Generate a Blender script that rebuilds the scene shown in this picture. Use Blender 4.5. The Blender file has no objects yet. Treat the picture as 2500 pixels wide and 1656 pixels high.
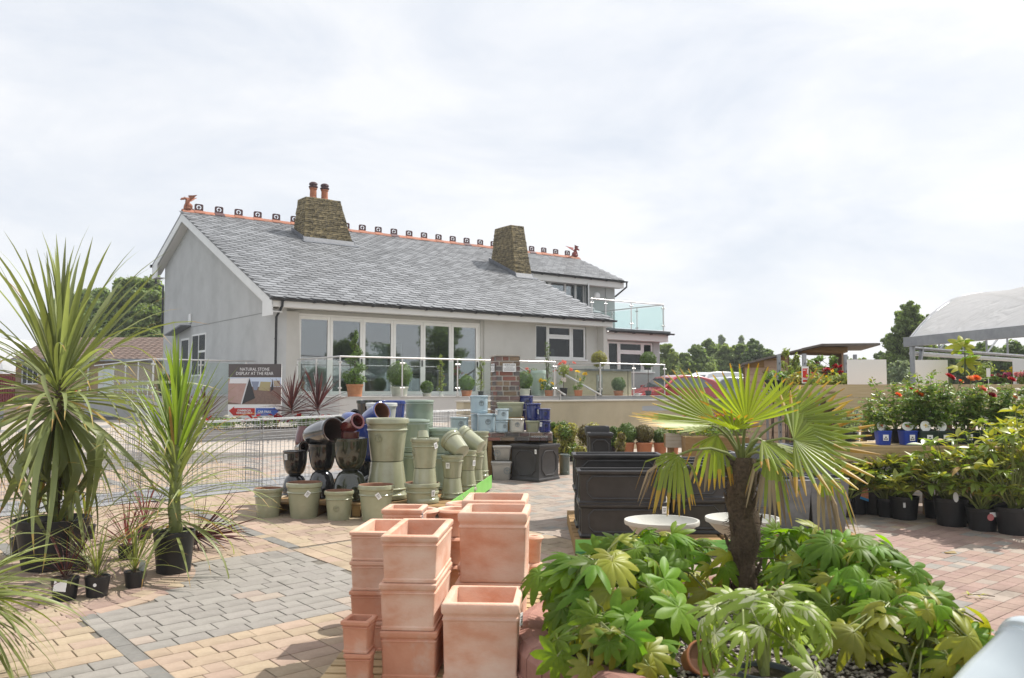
import bpy, math, random
from mathutils import Vector, Matrix, Euler
R = math.radians
random.seed(7)
rnd = random.Random(11)
sc = bpy.context.scene
COL = sc.collection

# ------------------------------------------------------------------ camera
CAM_H = 1.65
PITCH = R(3.49)
F_PX, CX, CY = 2130.0, 1250.0, 828.0
cam_d = bpy.data.cameras.new('camera')
cam_d.sensor_width = 36.0
cam_d.lens = 36.0 * F_PX / 2500.0
cam_d.clip_start = 0.05
cam_d.clip_end = 900.0
cam_d.dof.use_dof = True
cam_d.dof.focus_distance = 11.0
cam_d.dof.aperture_fstop = 5.0
cam = bpy.data.objects.new('camera', cam_d)
COL.objects.link(cam)
cam.location = (0, 0, CAM_H)
cam.rotation_euler = (R(90) + PITCH, 0, 0)
sc.camera = cam

# ------------------------------------------------------------------ sky, sun, exposure
SUN_EL, SUN_AZ = R(51), math.atan2(0.84, 0.54)      # azimuth from +Y towards +X
world = bpy.data.worlds.new('World')
sc.world = world
world.use_nodes = True
wn, wl = world.node_tree.nodes, world.node_tree.links
wn.clear()
w_out = wn.new('ShaderNodeOutputWorld')
w_bg = wn.new('ShaderNodeBackground')
w_bg.inputs['Strength'].default_value = 0.1
w_sky = wn.new('ShaderNodeTexSky')
w_sky.sky_type = 'NISHITA'
w_sky.sun_disc = False
w_sky.sun_elevation = SUN_EL
w_sky.sun_rotation = SUN_AZ
w_sky.air_density = 1.0
w_sky.dust_density = 2.0
w_tc = wn.new('ShaderNodeTexCoord')
w_map = wn.new('ShaderNodeMapping')
w_map.inputs['Scale'].default_value = (1.0, 1.0, 2.6)
w_no = wn.new('ShaderNodeTexNoise')
w_no.inputs['Scale'].default_value = 3.2
w_no.inputs['Detail'].default_value = 9
w_no.inputs['Roughness'].default_value = 0.58
w_no.inputs['Distortion'].default_value = 0.35
w_cr = wn.new('ShaderNodeValToRGB')
w_cr.color_ramp.elements[0].position = 0.36
w_cr.color_ramp.elements[0].color = (6.8, 7.2, 7.85, 1)
w_cr.color_ramp.elements[1].position = 0.62
w_cr.color_ramp.elements[1].color = (8.5, 8.58, 8.75, 1)
w_mix = wn.new('ShaderNodeMixRGB')
w_mix.inputs['Fac'].default_value = 0.9
wl.new(w_tc.outputs['Generated'], w_map.inputs['Vector'])
wl.new(w_map.outputs['Vector'], w_no.inputs['Vector'])
wl.new(w_no.outputs['Fac'], w_cr.inputs['Fac'])
wl.new(w_sky.outputs['Color'], w_mix.inputs['Color1'])
wl.new(w_cr.outputs['Color'], w_mix.inputs['Color2'])
wl.new(w_mix.outputs['Color'], w_bg.inputs['Color'])
wl.new(w_bg.outputs['Background'], w_out.inputs['Surface'])

sun_d = bpy.data.lights.new('sun', 'SUN')
sun_d.energy = 4.6
sun_d.angle = R(0.6)
sun_d.color = (1.0, 0.955, 0.89)
sun = bpy.data.objects.new('sun', sun_d)
COL.objects.link(sun)
_sd = Vector((math.sin(SUN_AZ) * math.cos(SUN_EL), math.cos(SUN_AZ) * math.cos(SUN_EL), math.sin(SUN_EL)))
sun.rotation_euler = _sd.to_track_quat('Z', 'Y').to_euler()

vs = sc.view_settings
vs.view_transform = 'Standard'
vs.look = 'None'
vs.exposure = 0.3
vs.gamma = 1.0
vs.use_curve_mapping = False
sc.cycles.max_bounces = 10
sc.cycles.transparent_max_bounces = 24
sc.cycles.caustics_reflective = False
sc.cycles.caustics_refractive = False

# ------------------------------------------------------------------ placing
def hz(y):
    """height of the sloping yard at distance y"""
    if y < 22: return 0.035 * y
    return 0.77 + 0.1 * (1 - math.exp(-(y - 22) / 4.0))

def ray(x, y):
    a = (x - CX) / F_PX; b = (CY - y) / F_PX
    return a, math.cos(PITCH) - b * math.sin(PITCH), math.sin(PITCH) + b * math.cos(PITCH)

def A(x, y, Y):
    """the point at distance Y that the photograph shows at pixel x, y"""
    r = ray(x, y); t = Y / r[1]
    return Vector((r[0] * t, Y, CAM_H + r[2] * t))

def G(x, y, dz=0.0):
    """the point of the yard (or of a plane dz above it) seen at pixel x, y"""
    r = ray(x, y)
    t = -(CAM_H - dz) / (r[2] - 0.035 * r[1])
    return Vector((r[0] * t, r[1] * t, CAM_H + r[2] * t))

def on(x, y, dz=0.0):
    return Vector((x, y, hz(y) + dz))

# ------------------------------------------------------------------ materials
MATS = {}
def rgba(c): return (c[0], c[1], c[2], 1)

def M(name, c, c2=None, scale=6.0, detail=6.0, rough=0.55, bump=0.0, bscale=40.0, rnd_v=0.0, isl=0.0,
      metal=0.0, coat=0.0, spec=0.5, stretch=None, lo=0.35, hi=0.65, c3=None, s3=1.5, lo3=0.5, hi3=0.7,
      world_co=False, hue=0.0, sheen=0.0):
    m = bpy.data.materials.new(name); m.use_nodes = True
    n, l = m.node_tree.nodes, m.node_tree.links
    b = n['Principled BSDF']
    b.inputs['Roughness'].default_value = rough
    b.inputs['Metallic'].default_value = metal
    b.inputs['Specular IOR Level'].default_value = spec
    b.inputs['Coat Weight'].default_value = coat
    b.inputs['Coat Roughness'].default_value = 0.08
    vec = None
    if c2 or bump or c3:
        if world_co:
            g = n.new('ShaderNodeNewGeometry'); vec = g.outputs['Position']
        else:
            t = n.new('ShaderNodeTexCoord'); vec = t.outputs['Object']
        if stretch:
            mp = n.new('ShaderNodeMapping'); mp.inputs['Scale'].default_value = stretch
            l.new(vec, mp.inputs['Vector']); vec = mp.outputs['Vector']
    col = None
    if c2:
        nz = n.new('ShaderNodeTexNoise'); nz.inputs['Scale'].default_value = scale
        nz.inputs['Detail'].default_value = detail; nz.inputs['Roughness'].default_value = 0.6
        l.new(vec, nz.inputs['Vector'])
        cr = n.new('ShaderNodeValToRGB')
        cr.color_ramp.elements[0].position = lo; cr.color_ramp.elements[0].color = rgba(c)
        cr.color_ramp.elements[1].position = hi; cr.color_ramp.elements[1].color = rgba(c2)
        l.new(nz.outputs['Fac'], cr.inputs['Fac']); col = cr.outputs['Color']
    if c3:
        nz = n.new('ShaderNodeTexNoise'); nz.inputs['Scale'].default_value = s3
        nz.inputs['Detail'].default_value = 8; nz.inputs['Roughness'].default_value = 0.65
        l.new(vec, nz.inputs['Vector'])
        mr = n.new('ShaderNodeMapRange'); mr.inputs['From Min'].default_value = lo3; mr.inputs['From Max'].default_value = hi3
        l.new(nz.outputs['Fac'], mr.inputs['Value'])
        mx = n.new('ShaderNodeMixRGB'); l.new(mr.outputs['Result'], mx.inputs['Fac'])
        if col: l.new(col, mx.inputs['Color1'])
        else: mx.inputs['Color1'].default_value = rgba(c)
        mx.inputs['Color2'].default_value = rgba(c3); col = mx.outputs['Color']
    if rnd_v or isl or hue:
        oi = n.new('ShaderNodeObjectInfo'); g2 = n.new('ShaderNodeNewGeometry')
        ad = n.new('ShaderNodeMath'); ad.operation = 'ADD'
        l.new(oi.outputs['Random'], ad.inputs[0]); l.new(g2.outputs['Random Per Island'], ad.inputs[1])
        fr = n.new('ShaderNodeMath'); fr.operation = 'FRACT'; l.new(ad.outputs[0], fr.inputs[0])
        amt = max(rnd_v, isl)
        mr = n.new('ShaderNodeMapRange'); mr.inputs['To Min'].default_value = 1 - amt; mr.inputs['To Max'].default_value = 1 + amt
        l.new(fr.outputs[0], mr.inputs['Value'])
        hs = n.new('ShaderNodeHueSaturation')
        if col: l.new(col, hs.inputs['Color'])
        else: hs.inputs['Color'].default_value = rgba(c)
        l.new(mr.outputs['Result'], hs.inputs['Value'])
        if hue:
            m2 = n.new('ShaderNodeMath'); m2.operation = 'MULTIPLY'; m2.inputs[1].default_value = 7.31
            l.new(fr.outputs[0], m2.inputs[0])
            f2 = n.new('ShaderNodeMath'); f2.operation = 'FRACT'; l.new(m2.outputs[0], f2.inputs[0])
            m3 = n.new('ShaderNodeMapRange'); m3.inputs['To Min'].default_value = 0.5 - hue; m3.inputs['To Max'].default_value = 0.5 + hue
            l.new(f2.outputs[0], m3.inputs['Value']); l.new(m3.outputs['Result'], hs.inputs['Hue'])
        col = hs.outputs['Color']
    if col: l.new(col, b.inputs['Base Color'])
    else: b.inputs['Base Color'].default_value = rgba(c)
    if bump:
        nb = n.new('ShaderNodeTexNoise'); nb.inputs['Scale'].default_value = bscale
        nb.inputs['Detail'].default_value = 5
        l.new(vec, nb.inputs['Vector'])
        bp = n.new('ShaderNodeBump'); bp.inputs['Strength'].default_value = bump; bp.inputs['Distance'].default_value = 0.01
        l.new(nb.outputs['Fac'], bp.inputs['Height']); l.new(bp.outputs['Normal'], b.inputs['Normal'])
    MATS[name] = m
    return m

def leaf_mat(name, c, c2, trans=0.35, rough=0.38, rv=0.3, hue=0.02, tcol=None, scale=14.0, spec=0.5):
    m = bpy.data.materials.new(name); m.use_nodes = True
    n, l = m.node_tree.nodes, m.node_tree.links
    b = n['Principled BSDF']; out = n['Material Output']
    b.inputs['Roughness'].default_value = rough
    b.inputs['Specular IOR Level'].default_value = spec
    tc = n.new('ShaderNodeTexCoord')
    nz = n.new('ShaderNodeTexNoise'); nz.inputs['Scale'].default_value = scale; nz.inputs['Detail'].default_value = 3
    l.new(tc.outputs['Object'], nz.inputs['Vector'])
    oi = n.new('ShaderNodeObjectInfo'); g = n.new('ShaderNodeNewGeometry')
    ad = n.new('ShaderNodeMath'); ad.operation = 'ADD'
    l.new(oi.outputs['Random'], ad.inputs[0]); l.new(g.outputs['Random Per Island'], ad.inputs[1])
    fr = n.new('ShaderNodeMath'); fr.operation = 'FRACT'; l.new(ad.outputs[0], fr.inputs[0])
    a2 = n.new('ShaderNodeMath'); a2.operation = 'MULTIPLY_ADD'; a2.inputs[1].default_value = 0.5; 
    l.new(nz.outputs['Fac'], a2.inputs[0]); 
    h = n.new('ShaderNodeMath'); h.operation = 'MULTIPLY'; h.inputs[1].default_value = 0.5
    l.new(fr.outputs[0], h.inputs[0]); l.new(h.outputs[0], a2.inputs[2])
    cr = n.new('ShaderNodeValToRGB')
    cr.color_ramp.elements[0].position = 0.2; cr.color_ramp.elements[0].color = rgba(c)
    cr.color_ramp.elements[1].position = 0.8; cr.color_ramp.elements[1].color = rgba(c2)
    l.new(a2.outputs[0], cr.inputs['Fac'])
    hs = n.new('ShaderNodeHueSaturation'); l.new(cr.outputs['Color'], hs.inputs['Color'])
    m1 = n.new('ShaderNodeMath'); m1.operation = 'MULTIPLY'; m1.inputs[1].default_value = 5.77; l.new(fr.outputs[0], m1.inputs[0])
    f1 = n.new('ShaderNodeMath'); f1.operation = 'FRACT'; l.new(m1.outputs[0], f1.inputs[0])
    mr = n.new('ShaderNodeMapRange'); mr.inputs['To Min'].default_value = 1 - rv; mr.inputs['To Max'].default_value = 1 + rv
    l.new(f1.outputs[0], mr.inputs['Value']); l.new(mr.outputs['Result'], hs.inputs['Value'])
    mh = n.new('ShaderNodeMapRange'); mh.inputs['To Min'].default_value = 0.5 - hue; mh.inputs['To Max'].default_value = 0.5 + hue
    l.new(fr.outputs[0], mh.inputs['Value']); l.new(mh.outputs['Result'], hs.inputs['Hue'])
    l.new(hs.outputs['Color'], b.inputs['Base Color'])
    tr = n.new('ShaderNodeBsdfTranslucent')
    mx2 = n.new('ShaderNodeMixRGB'); mx2.blend_type = 'MULTIPLY'; mx2.inputs['Fac'].default_value = 1.0
    l.new(hs.outputs['Color'], mx2.inputs['Color1']); mx2.inputs['Color2'].default_value = rgba(tcol or (1.6, 1.7, 0.7))
    l.new(mx2.outputs['Color'], tr.inputs['Color'])
    ms = n.new('ShaderNodeMixShader'); ms.inputs['Fac'].default_value = trans
    l.new(b.outputs['BSDF'], ms.inputs[1]); l.new(tr.outputs['BSDF'], ms.inputs[2])
    l.new(ms.outputs['Shader'], out.inputs['Surface'])
    MATS[name] = m
    return m

def glass_mat(name, tint, refl, rough=0.02, add=0.3):
    m = bpy.data.materials.new(name); m.use_nodes = True
    n, l = m.node_tree.nodes, m.node_tree.links
    out = n['Material Output']; n.remove(n['Principled BSDF'])
    t = n.new('ShaderNodeBsdfTransparent'); t.inputs['Color'].default_value = rgba(tint)
    g = n.new('ShaderNodeBsdfGlossy'); g.inputs['Roughness'].default_value = rough
    g.inputs['Color'].default_value = (0.95, 0.98, 1, 1)
    lw = n.new('ShaderNodeLayerWeight'); lw.inputs['Blend'].default_value = 0.45 if add > .15 else .2
    mr = n.new('ShaderNodeMapRange'); mr.inputs['To Min'].default_value = refl; mr.inputs['To Max'].default_value = min(1, refl + add)
    l.new(lw.outputs['Fresnel'], mr.inputs['Value'])
    ms = n.new('ShaderNodeMixShader'); l.new(mr.outputs['Result'], ms.inputs['Fac'])
    l.new(t.outputs['BSDF'], ms.inputs[1]); l.new(g.outputs['BSDF'], ms.inputs[2])
    l.new(ms.outputs['Shader'], out.inputs['Surface'])
    MATS[name] = m
    return m

# ------------------------------------------------------------------ mesh building
class MB:
    def __init__(s): s.v = []; s.f = []; s.mi = []; s.m = 0
    def add(s, vs, fs, m=None):
        o = len(s.v); s.v.extend([tuple(p) for p in vs])
        k = s.m if m is None else m
        for f in fs: s.f.append(tuple(i + o for i in f)); s.mi.append(k)
    def box(s, cx, cy, cz, sx, sy, sz, rot=None, m=None, taper=None):
        vs = []
        for z in (-.5, .5):
            k = 1.0 if (taper is None or z < 0) else taper
            for x, y in ((-.5, -.5), (.5, -.5), (.5, .5), (-.5, .5)):
                p = Vector((x * sx * k, y * sy * k, z * sz))
                if rot is not None: p = rot @ p
                vs.append((p.x + cx, p.y + cy, p.z + cz))
        s.add(vs, [(3, 2, 1, 0), (4, 5, 6, 7), (0, 1, 5, 4), (1, 2, 6, 5), (2, 3, 7, 6), (3, 0, 4, 7)], m)
    def span(s, x0, x1, y0, y1, z0, z1, m=None):
        s.box((x0 + x1) / 2, (y0 + y1) / 2, (z0 + z1) / 2, abs(x1 - x0), abs(y1 - y0), abs(z1 - z0), None, m)
    def bar(s, p, q, w, h=None, up=(0, 0, 1), m=None):
        p, q = Vector(p), Vector(q); d = q - p; L = d.length
        if L < 1e-6: return
        d /= L; u = Vector(up)
        if abs(d.dot(u)) > .98: u = Vector((1, 0, 0))
        a = d.cross(u).normalized(); b = a.cross(d).normalized()
        rot = Matrix((d, a, b)).transposed(); c = (p + q) / 2
        s.box(c.x, c.y, c.z, L, w, h or w, rot, m)
    def tube(s, pts, r, n=6, caps=True, m=None):
        pts = [Vector(p) for p in pts]; k = len(pts)
        rs = r if isinstance(r, (list, tuple)) else [r] * k
        vs = []; fs = []; prev = None
        for i, p in enumerate(pts):
            d = (pts[min(i + 1, k - 1)] - pts[max(i - 1, 0)])
            d = d.normalized() if d.length > 1e-9 else Vector((0, 0, 1))
            if prev is None:
                u = Vector((0, 0, 1)) if abs(d.z) < .9 else Vector((1, 0, 0))
                a = d.cross(u).normalized()
            else:
                a = (prev - d * prev.dot(d)).normalized()
            prev = a; b = d.cross(a)
            for j in range(n):
                t = 2 * math.pi * j / n
                vs.append(p + (a * math.cos(t) + b * math.sin(t)) * rs[i])
        for i in range(k - 1):
            for j in range(n):
                j2 = (j + 1) % n
                fs.append((i * n + j, i * n + j2, (i + 1) * n + j2, (i + 1) * n + j))
        if caps:
            fs.append(tuple(range(n - 1, -1, -1))); fs.append(tuple((k - 1) * n + j for j in range(n)))
        s.add(vs, fs, m)
    def loft(s, rings, close0=True, close1=True, m=None, ms=None):
        n = len(rings[0]); vs = [p for r in rings for p in r]; o = len(s.v)
        s.v.extend([tuple(p) for p in vs])
        for i in range(len(rings) - 1):
            k = s.m if m is None else m
            if ms: k = ms[i]
            for j in range(n):
                j2 = (j + 1) % n
                s.f.append((o + i * n + j, o + i * n + j2, o + (i + 1) * n + j2, o + (i + 1) * n + j)); s.mi.append(k)
        k = s.m if m is None else m
        if close0: s.f.append(tuple(o + j for j in range(n - 1, -1, -1))); s.mi.append(ms[0] if ms else k)
        if close1: s.f.append(tuple(o + (len(rings) - 1) * n + j for j in range(n))); s.mi.append(ms[-1] if ms else k)
    def lathe(s, prof, n=28, c=(0, 0, 0), m=None, ms=None, close0=True, close1=True):
        rings = [[(c[0] + r * math.cos(2 * math.pi * j / n), c[1] + r * math.sin(2 * math.pi * j / n), c[2] + z) for j in range(n)] for r, z in prof]
        s.loft(rings, close0, close1, m, ms)
    def prism(s, poly, d0, d1, axis='y', m=None):
        """poly in the plane across the axis, swept from d0 to d1"""
        def mk(p, d):
            return {'x': (d, p[0], p[1]), 'y': (p[0], d, p[1]), 'z': (p[0], p[1], d)}[axis]
        n = len(poly); vs = [mk(p, d0) for p in poly] + [mk(p, d1) for p in poly]
        fs = [tuple(range(n - 1, -1, -1)), tuple(range(n, 2 * n))]
        for i in range(n):
            j = (i + 1) % n; fs.append((i, j, n + j, n + i))
        s.add(vs, fs, m)
    def mesh(s, name, mats, smooth=None):
        me = bpy.data.meshes.new(name)
        me.from_pydata(s.v, [], s.f); me.update()
        if not isinstance(mats, (list, tuple)): mats = [mats]
        for m in mats: me.materials.append(m)
        if len(mats) > 1: me.polygons.foreach_set('material_index', s.mi)
        if smooth is not None:
            me.polygons.foreach_set('use_smooth', [True] * len(me.polygons))
            if smooth < 170: me.set_sharp_from_angle(angle=R(smooth))
        return me
    def build(s, name, mats, parent=None, loc=None, rot=None, smooth=None, fix=False):
        me = s.mesh(name, mats, smooth)
        if fix: fix_normals(me)
        return put(name, me, parent, loc, rot)

def fix_normals(me):
    import bmesh
    b = bmesh.new(); b.from_mesh(me); bmesh.ops.recalc_face_normals(b, faces=b.faces); b.to_mesh(me); b.free()

def put(name, me, parent=None, loc=None, rot=None, scale=None):
    o = bpy.data.objects.new(name, me); COL.objects.link(o)
    if parent is not None: o.parent = parent
    if loc is not None: o.location = loc
    if rot is not None: o.rotation_euler = rot
    if scale is not None: o.scale = (scale,) * 3 if isinstance(scale, (int, float)) else scale
    return o

def tag(o, label=None, cat=None, group=None, kind=None):
    if label: o['label'] = label
    if cat: o['category'] = cat
    if group: o['group'] = group
    if kind: o['kind'] = kind
    return o

def thing(name, label, cat, loc=(0, 0, 0), rz=0.0, group=None, tilt=None):
    o = bpy.data.objects.new(name, None); COL.objects.link(o)
    o.empty_display_size = 0.2
    o.location = loc; o.rotation_euler = tilt if tilt is not None else (0, 0, rz)
    return tag(o, label, cat, group)

def bevel(o, w=0.006, seg=2):
    b = o.modifiers.new('bevel', 'BEVEL'); b.width = w; b.segments = seg; b.limit_method = 'ANGLE'; b.angle_limit = R(40)
    return o

def lettering(text, size, mat, parent, loc, rot, ext=0.001, align='CENTER', name='lettering', sx=1.0, bold=0.0):
    c = bpy.data.curves.new(name, 'FONT'); c.body = text; c.size = size; c.extrude = ext
    c.align_x = align; c.align_y = 'CENTER'; c.resolution_u = 3; c.offset = bold; c.space_line = 0.95
    c.materials.append(mat)
    tmp = bpy.data.objects.new('tmp', c); COL.objects.link(tmp)
    bpy.context.view_layer.update()
    me = bpy.data.meshes.new_from_object(tmp.evaluated_get(bpy.context.evaluated_depsgraph_get()))
    bpy.data.objects.remove(tmp); me.name = name
    if not me.materials: me.materials.append(mat)
    o = put(name, me, parent, loc, rot); o.scale = (sx, 1, 1)
    return o

def rrect(a, b, r, k=3):
    """rounded rectangle outline, half sizes a, b"""
    r = min(r, a * .98, b * .98); pts = []
    for cx, cy, t0 in ((a - r, b - r, 0), (-(a - r), b - r, 90), (-(a - r), -(b - r), 180), (a - r, -(b - r), 270)):
        for i in range(k + 1):
            t = R(t0 + 90 * i / k); pts.append((cx + r * math.cos(t), cy + r * math.sin(t)))
    return pts

# ------------------------------------------------------------------ material list
slate = M('slate', (.17, .176, .186), (.245, .252, .262), scale=30, rough=.5, bump=.25, bscale=60, rnd_v=.3, isl=.3, stretch=(1, 1, 1), c3=(.13, .135, .14), s3=1.2, lo3=.55, hi3=.8)
wall_m = M('grey_render', (.50, .503, .50), (.56, .563, .56), scale=1.3, rough=.9, bump=.12, bscale=220, c3=(.425, .43, .425), s3=.8, lo3=.48, hi3=.8)
front_wall_m = M('bounce_tinted_grey_render', (.525, .505, .465), (.575, .555, .515), scale=1.2, rough=.9, bump=.12, bscale=220, c3=(.46, .44, .40), s3=.8, lo3=.5, hi3=.8)  # the gable's grey render, with warm light bounced off the ground painted in
ext_wall_m = M('sage_grey_render', (.40, .43, .415), (.45, .47, .46), scale=1.3, rough=.9, bump=.1, bscale=200)
white_m = M('white_upvc', (.80, .80, .79), (.74, .74, .73), scale=2.5, rough=.35)
cream_m = M('cream_frame', (.86, .84, .80), (.82, .80, .76), scale=3, rough=.4)
soffit_m = M('soffit_white', (.74, .72, .69), rough=.5)
black_m = M('black_plastic_gutter', (.012, .012, .014), rough=.3)
lead_m = M('lead_flashing', (.11, .12, .14), (.17, .18, .20), scale=9, rough=.5)
lead_deck_m = M('lead_deck_edge', (.10, .105, .11), (.15, .155, .16), scale=6, rough=.55)
stone_m = M('mossy_walling_stone', (.21, .165, .085), (.30, .24, .13), scale=14, rough=.95, bump=.9, bscale=45, rnd_v=.3, isl=.3, c3=(.075, .062, .035), s3=7, lo3=.42, hi3=.62)
stone_joint_m = M('stone_joint', (.10, .085, .05), (.16, .13, .075), scale=20, rough=1)
sand_stone_m = M('ochre_base_course', (.42, .32, .14), (.34, .26, .12), scale=18, rough=.9, bump=.4)
ridge_m = M('terracotta_ridge', (.38, .145, .085), (.31, .12, .07), scale=9, rough=.8, bump=.2, rnd_v=.2, c3=(.25, .17, .10), s3=7, lo3=.55, hi3=.72)
ridge_dark_m = M('dark_red_ridge', (.105, .04, .045), (.07, .03, .035), scale=12, rough=.7, c3=(.16, .13, .09), s3=9, lo3=.55, hi3=.7)
chimpot_m = M('chimney_pot_clay', (.46, .17, .085), (.36, .13, .07), scale=15, rough=.8)
steel_m = M('brushed_steel', (.70, .68, .66), rough=.36, metal=1.0)
galv_m = M('galvanised_wire', (.36, .365, .37), (.30, .305, .31), scale=60, rough=.55, metal=.4)
galvsteel_m = M('galvanised_steel', (.30, .315, .34), (.38, .39, .41), scale=7, rough=.45, metal=.6)
win_glass = glass_mat('window_glass', (.62, .67, .68), .17, add=.22)
dark_glass = glass_mat('dark_window_glass', (.34, .37, .38), .035, add=.12)
rail_glass = glass_mat('railing_glass', (.92, .955, .94), .012, add=.06)
aqua_glass = glass_mat('aqua_edge_glass', (.91, .965, .955), .015, add=.06)
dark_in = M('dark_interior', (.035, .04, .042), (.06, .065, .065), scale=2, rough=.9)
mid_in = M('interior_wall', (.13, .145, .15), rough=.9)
paper_m = M('white_paper', (.87, .87, .86), rough=.6)
ink_m = M('dark_ink', (.05, .05, .055), rough=.7)
terrace_m = M('terrace_render', (.47, .465, .455), (.52, .515, .50), scale=1.5, rough=.9, bump=.1, bscale=180)
deck_m = M('terrace_paving', (.36, .35, .33), (.42, .41, .39), scale=5, rough=.9)
beige_m = M('beige_render', (.53, .455, .31), (.60, .52, .37), scale=1.6, rough=.92, bump=.15, bscale=160, c3=(.42, .36, .25), s3=1.1, lo3=.5, hi3=.75)
coping_m = M('pale_coping', (.66, .62, .54), (.58, .54, .46), scale=5, rough=.9)
# paving
def paver(name, c, c2, hue=0.012):
    return M(name, c, c2, scale=38, detail=4, rough=.92, bump=.25, bscale=170, rnd_v=.07, isl=.07, hue=hue * .4, spec=.2,
             c3=tuple(x * .6 for x in c), s3=2.6, lo3=.5, hi3=.8)
pv_grey = paver('grey_block', (.275, .255, .228), (.305, .284, .256))
pv_dark = paver('dark_grey_block', (.205, .197, .18), (.235, .226, .208))
pv_buff = paver('buff_block', (.375, .292, .206), (.415, .33, .238), .018)
pv_pink = paver('pink_block', (.37, .275, .212), (.41, .31, .242), .018)
pv_rose = paver('rose_grey_block', (.315, .222, .184), (.35, .252, .21), .02)
pv_pale = paver('pale_grey_block', (.345, .285, .238), (.38, .318, .266), .015)
joint_m = M('joint_sand', (.13, .115, .095), (.19, .17, .14), scale=25, rough=1, bump=.4, bscale=120, world_co=True)
far_pave_m = M('far_block_paving', (.40, .34, .285), (.46, .395, .335), scale=9, rough=.9, bump=.2, world_co=True, c3=(.33, .29, .25), s3=.5, lo3=.45, hi3=.65)
tarmac_m = M('tarmac', (.05, .05, .052), (.07, .07, .07), scale=60, rough=.9, bump=.4, bscale=200, world_co=True)
# pots
def glaze(name, c, c2, scale=5, rough=.16, coat=.6, bump=0.0, **k):
    return M(name, c, c2, scale=scale, rough=rough, coat=coat, bump=bump, bscale=30, **k)
sage_m = glaze('sage_glaze', (.335, .345, .225), (.385, .39, .265), rnd_v=.07, bump=.03, c3=(.30, .285, .18), s3=3, lo3=.55, hi3=.75)
green_grey_m = glaze('grey_green_glaze', (.27, .34, .265), (.31, .375, .295), rnd_v=.05)
blackg_m = glaze('black_glaze', (.008, .008, .009), (.014, .013, .014), rough=.07, coat=1)
oliveg_m = glaze('olive_black_glaze', (.022, .026, .015), (.035, .037, .022), rough=.07, coat=1)
redg_m = glaze('oxblood_glaze', (.085, .012, .012), (.13, .022, .018), rough=.09, coat=1)
blueg_m = glaze('cobalt_glaze', (.022, .045, .22), (.04, .075, .32), rough=.1, coat=1)
navyg_m = glaze('navy_glaze', (.012, .02, .13), (.018, .028, .17), rough=.1, coat=1)
skyg_m = glaze('pale_blue_glaze', (.40, .50, .55), (.45, .555, .60), rnd_v=.06)
tealg_m = glaze('dusty_teal_glaze', (.34, .43, .44), (.38, .47, .48))
whiteg_m = glaze('white_ribbed_glaze', (.66, .67, .63), (.72, .72, .68))
creamg_m = glaze('cream_glaze', (.54, .51, .44), (.59, .56, .49))
greyg_m = glaze('warm_grey_glaze', (.37, .355, .325), (.41, .395, .36), rnd_v=.06)
darkgreen_m = glaze('dark_green_glaze', (.085, .11, .095), (.10, .13, .11))
clay_in = M('unglazed_clay', (.23, .115, .07), (.28, .14, .085), scale=12, rough=.9)
terra_m = M('terracotta', (.60, .30, .19), (.655, .36, .245), scale=7, rough=.88, bump=.16, bscale=70, rnd_v=.09, lo=.42, hi=.58,
            c3=(.72, .53, .42), s3=3.2, lo3=.36, hi3=.68, stretch=(1, 1, 1.8))
terra_dark_m = M('weathered_terracotta', (.55, .245, .15), (.60, .30, .195), scale=8, rough=.85, bump=.12, bscale=70, c3=(.60, .40, .31), s3=5, lo3=.52, hi3=.7)
flowerpot_m = M('orange_flowerpot', (.50, .185, .085), (.56, .23, .115), scale=9, rough=.8)
faux_m = M('faux_lead', (.030, .028, .028), (.045, .042, .041), scale=7, rough=.42, bump=.06, bscale=60, rnd_v=.1)
zinc_m = M('zinc_finish', (.135, .14, .155), (.21, .215, .23), scale=9, rough=.5, detail=9, bump=.06, c3=(.10, .105, .115), s3=4, lo3=.5, hi3=.7)
stonebowl_m = M('reconstituted_stone', (.47, .46, .41), (.53, .52, .465), scale=10, rough=.8, bump=.15, bscale=120, c3=(.46, .45, .39), s3=5, lo3=.55, hi3=.75)
plastic_m = M('black_pot_plastic', (.014, .015, .017), (.02, .021, .023), scale=5, rough=.4)
greyplastic_m = M('grey_pot_plastic', (.10, .115, .15), (.12, .135, .17), scale=5, rough=.4)
blueplastic_m = M('blue_pot_plastic', (.02, .06, .38), rough=.4)
greenplastic_m = M('dark_green_pot_plastic', (.02, .04, .035), rough=.4)
soil_m = M('compost', (.035, .024, .017), (.07, .05, .035), scale=40, rough=1, bump=1, bscale=90)
pallet_m = M('pallet_wood', (.42, .31, .16), (.52, .40, .23), scale=5, rough=.85, bump=.2, stretch=(1, 12, 12), rnd_v=.2)
oldwood_m = M('brown_timber', (.26, .155, .06), (.34, .21, .085), scale=5, rough=.85, bump=.2, stretch=(1, 10, 10), rnd_v=.15)
pine_m = M('pale_pine_board', (.56, .42, .24), (.64, .50, .31), scale=4, rough=.7, stretch=(1, 14, 14), c3=(.36, .22, .10), s3=4.5, lo3=.62, hi3=.7, rnd_v=.1)
deckboard_m = M('treated_deck_board', (.46, .33, .17), (.54, .40, .22), scale=5, rough=.8, stretch=(1, 14, 14), rnd_v=.1)
shedwood_m = M('larch_cladding', (.47, .32, .215), (.54, .38, .265), scale=4, rough=.8, stretch=(1, 12, 12), rnd_v=.1)
felt_m = M('roofing_felt', (.14, .12, .105), (.19, .165, .14), scale=12, rough=.9)
greenboard_m = M('grass_green_board', (.20, .50, .10), (.24, .56, .13), scale=4, rough=.5)
greentrim_m = M('dark_green_trim', (.05, .22, .08), rough=.5)
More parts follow.
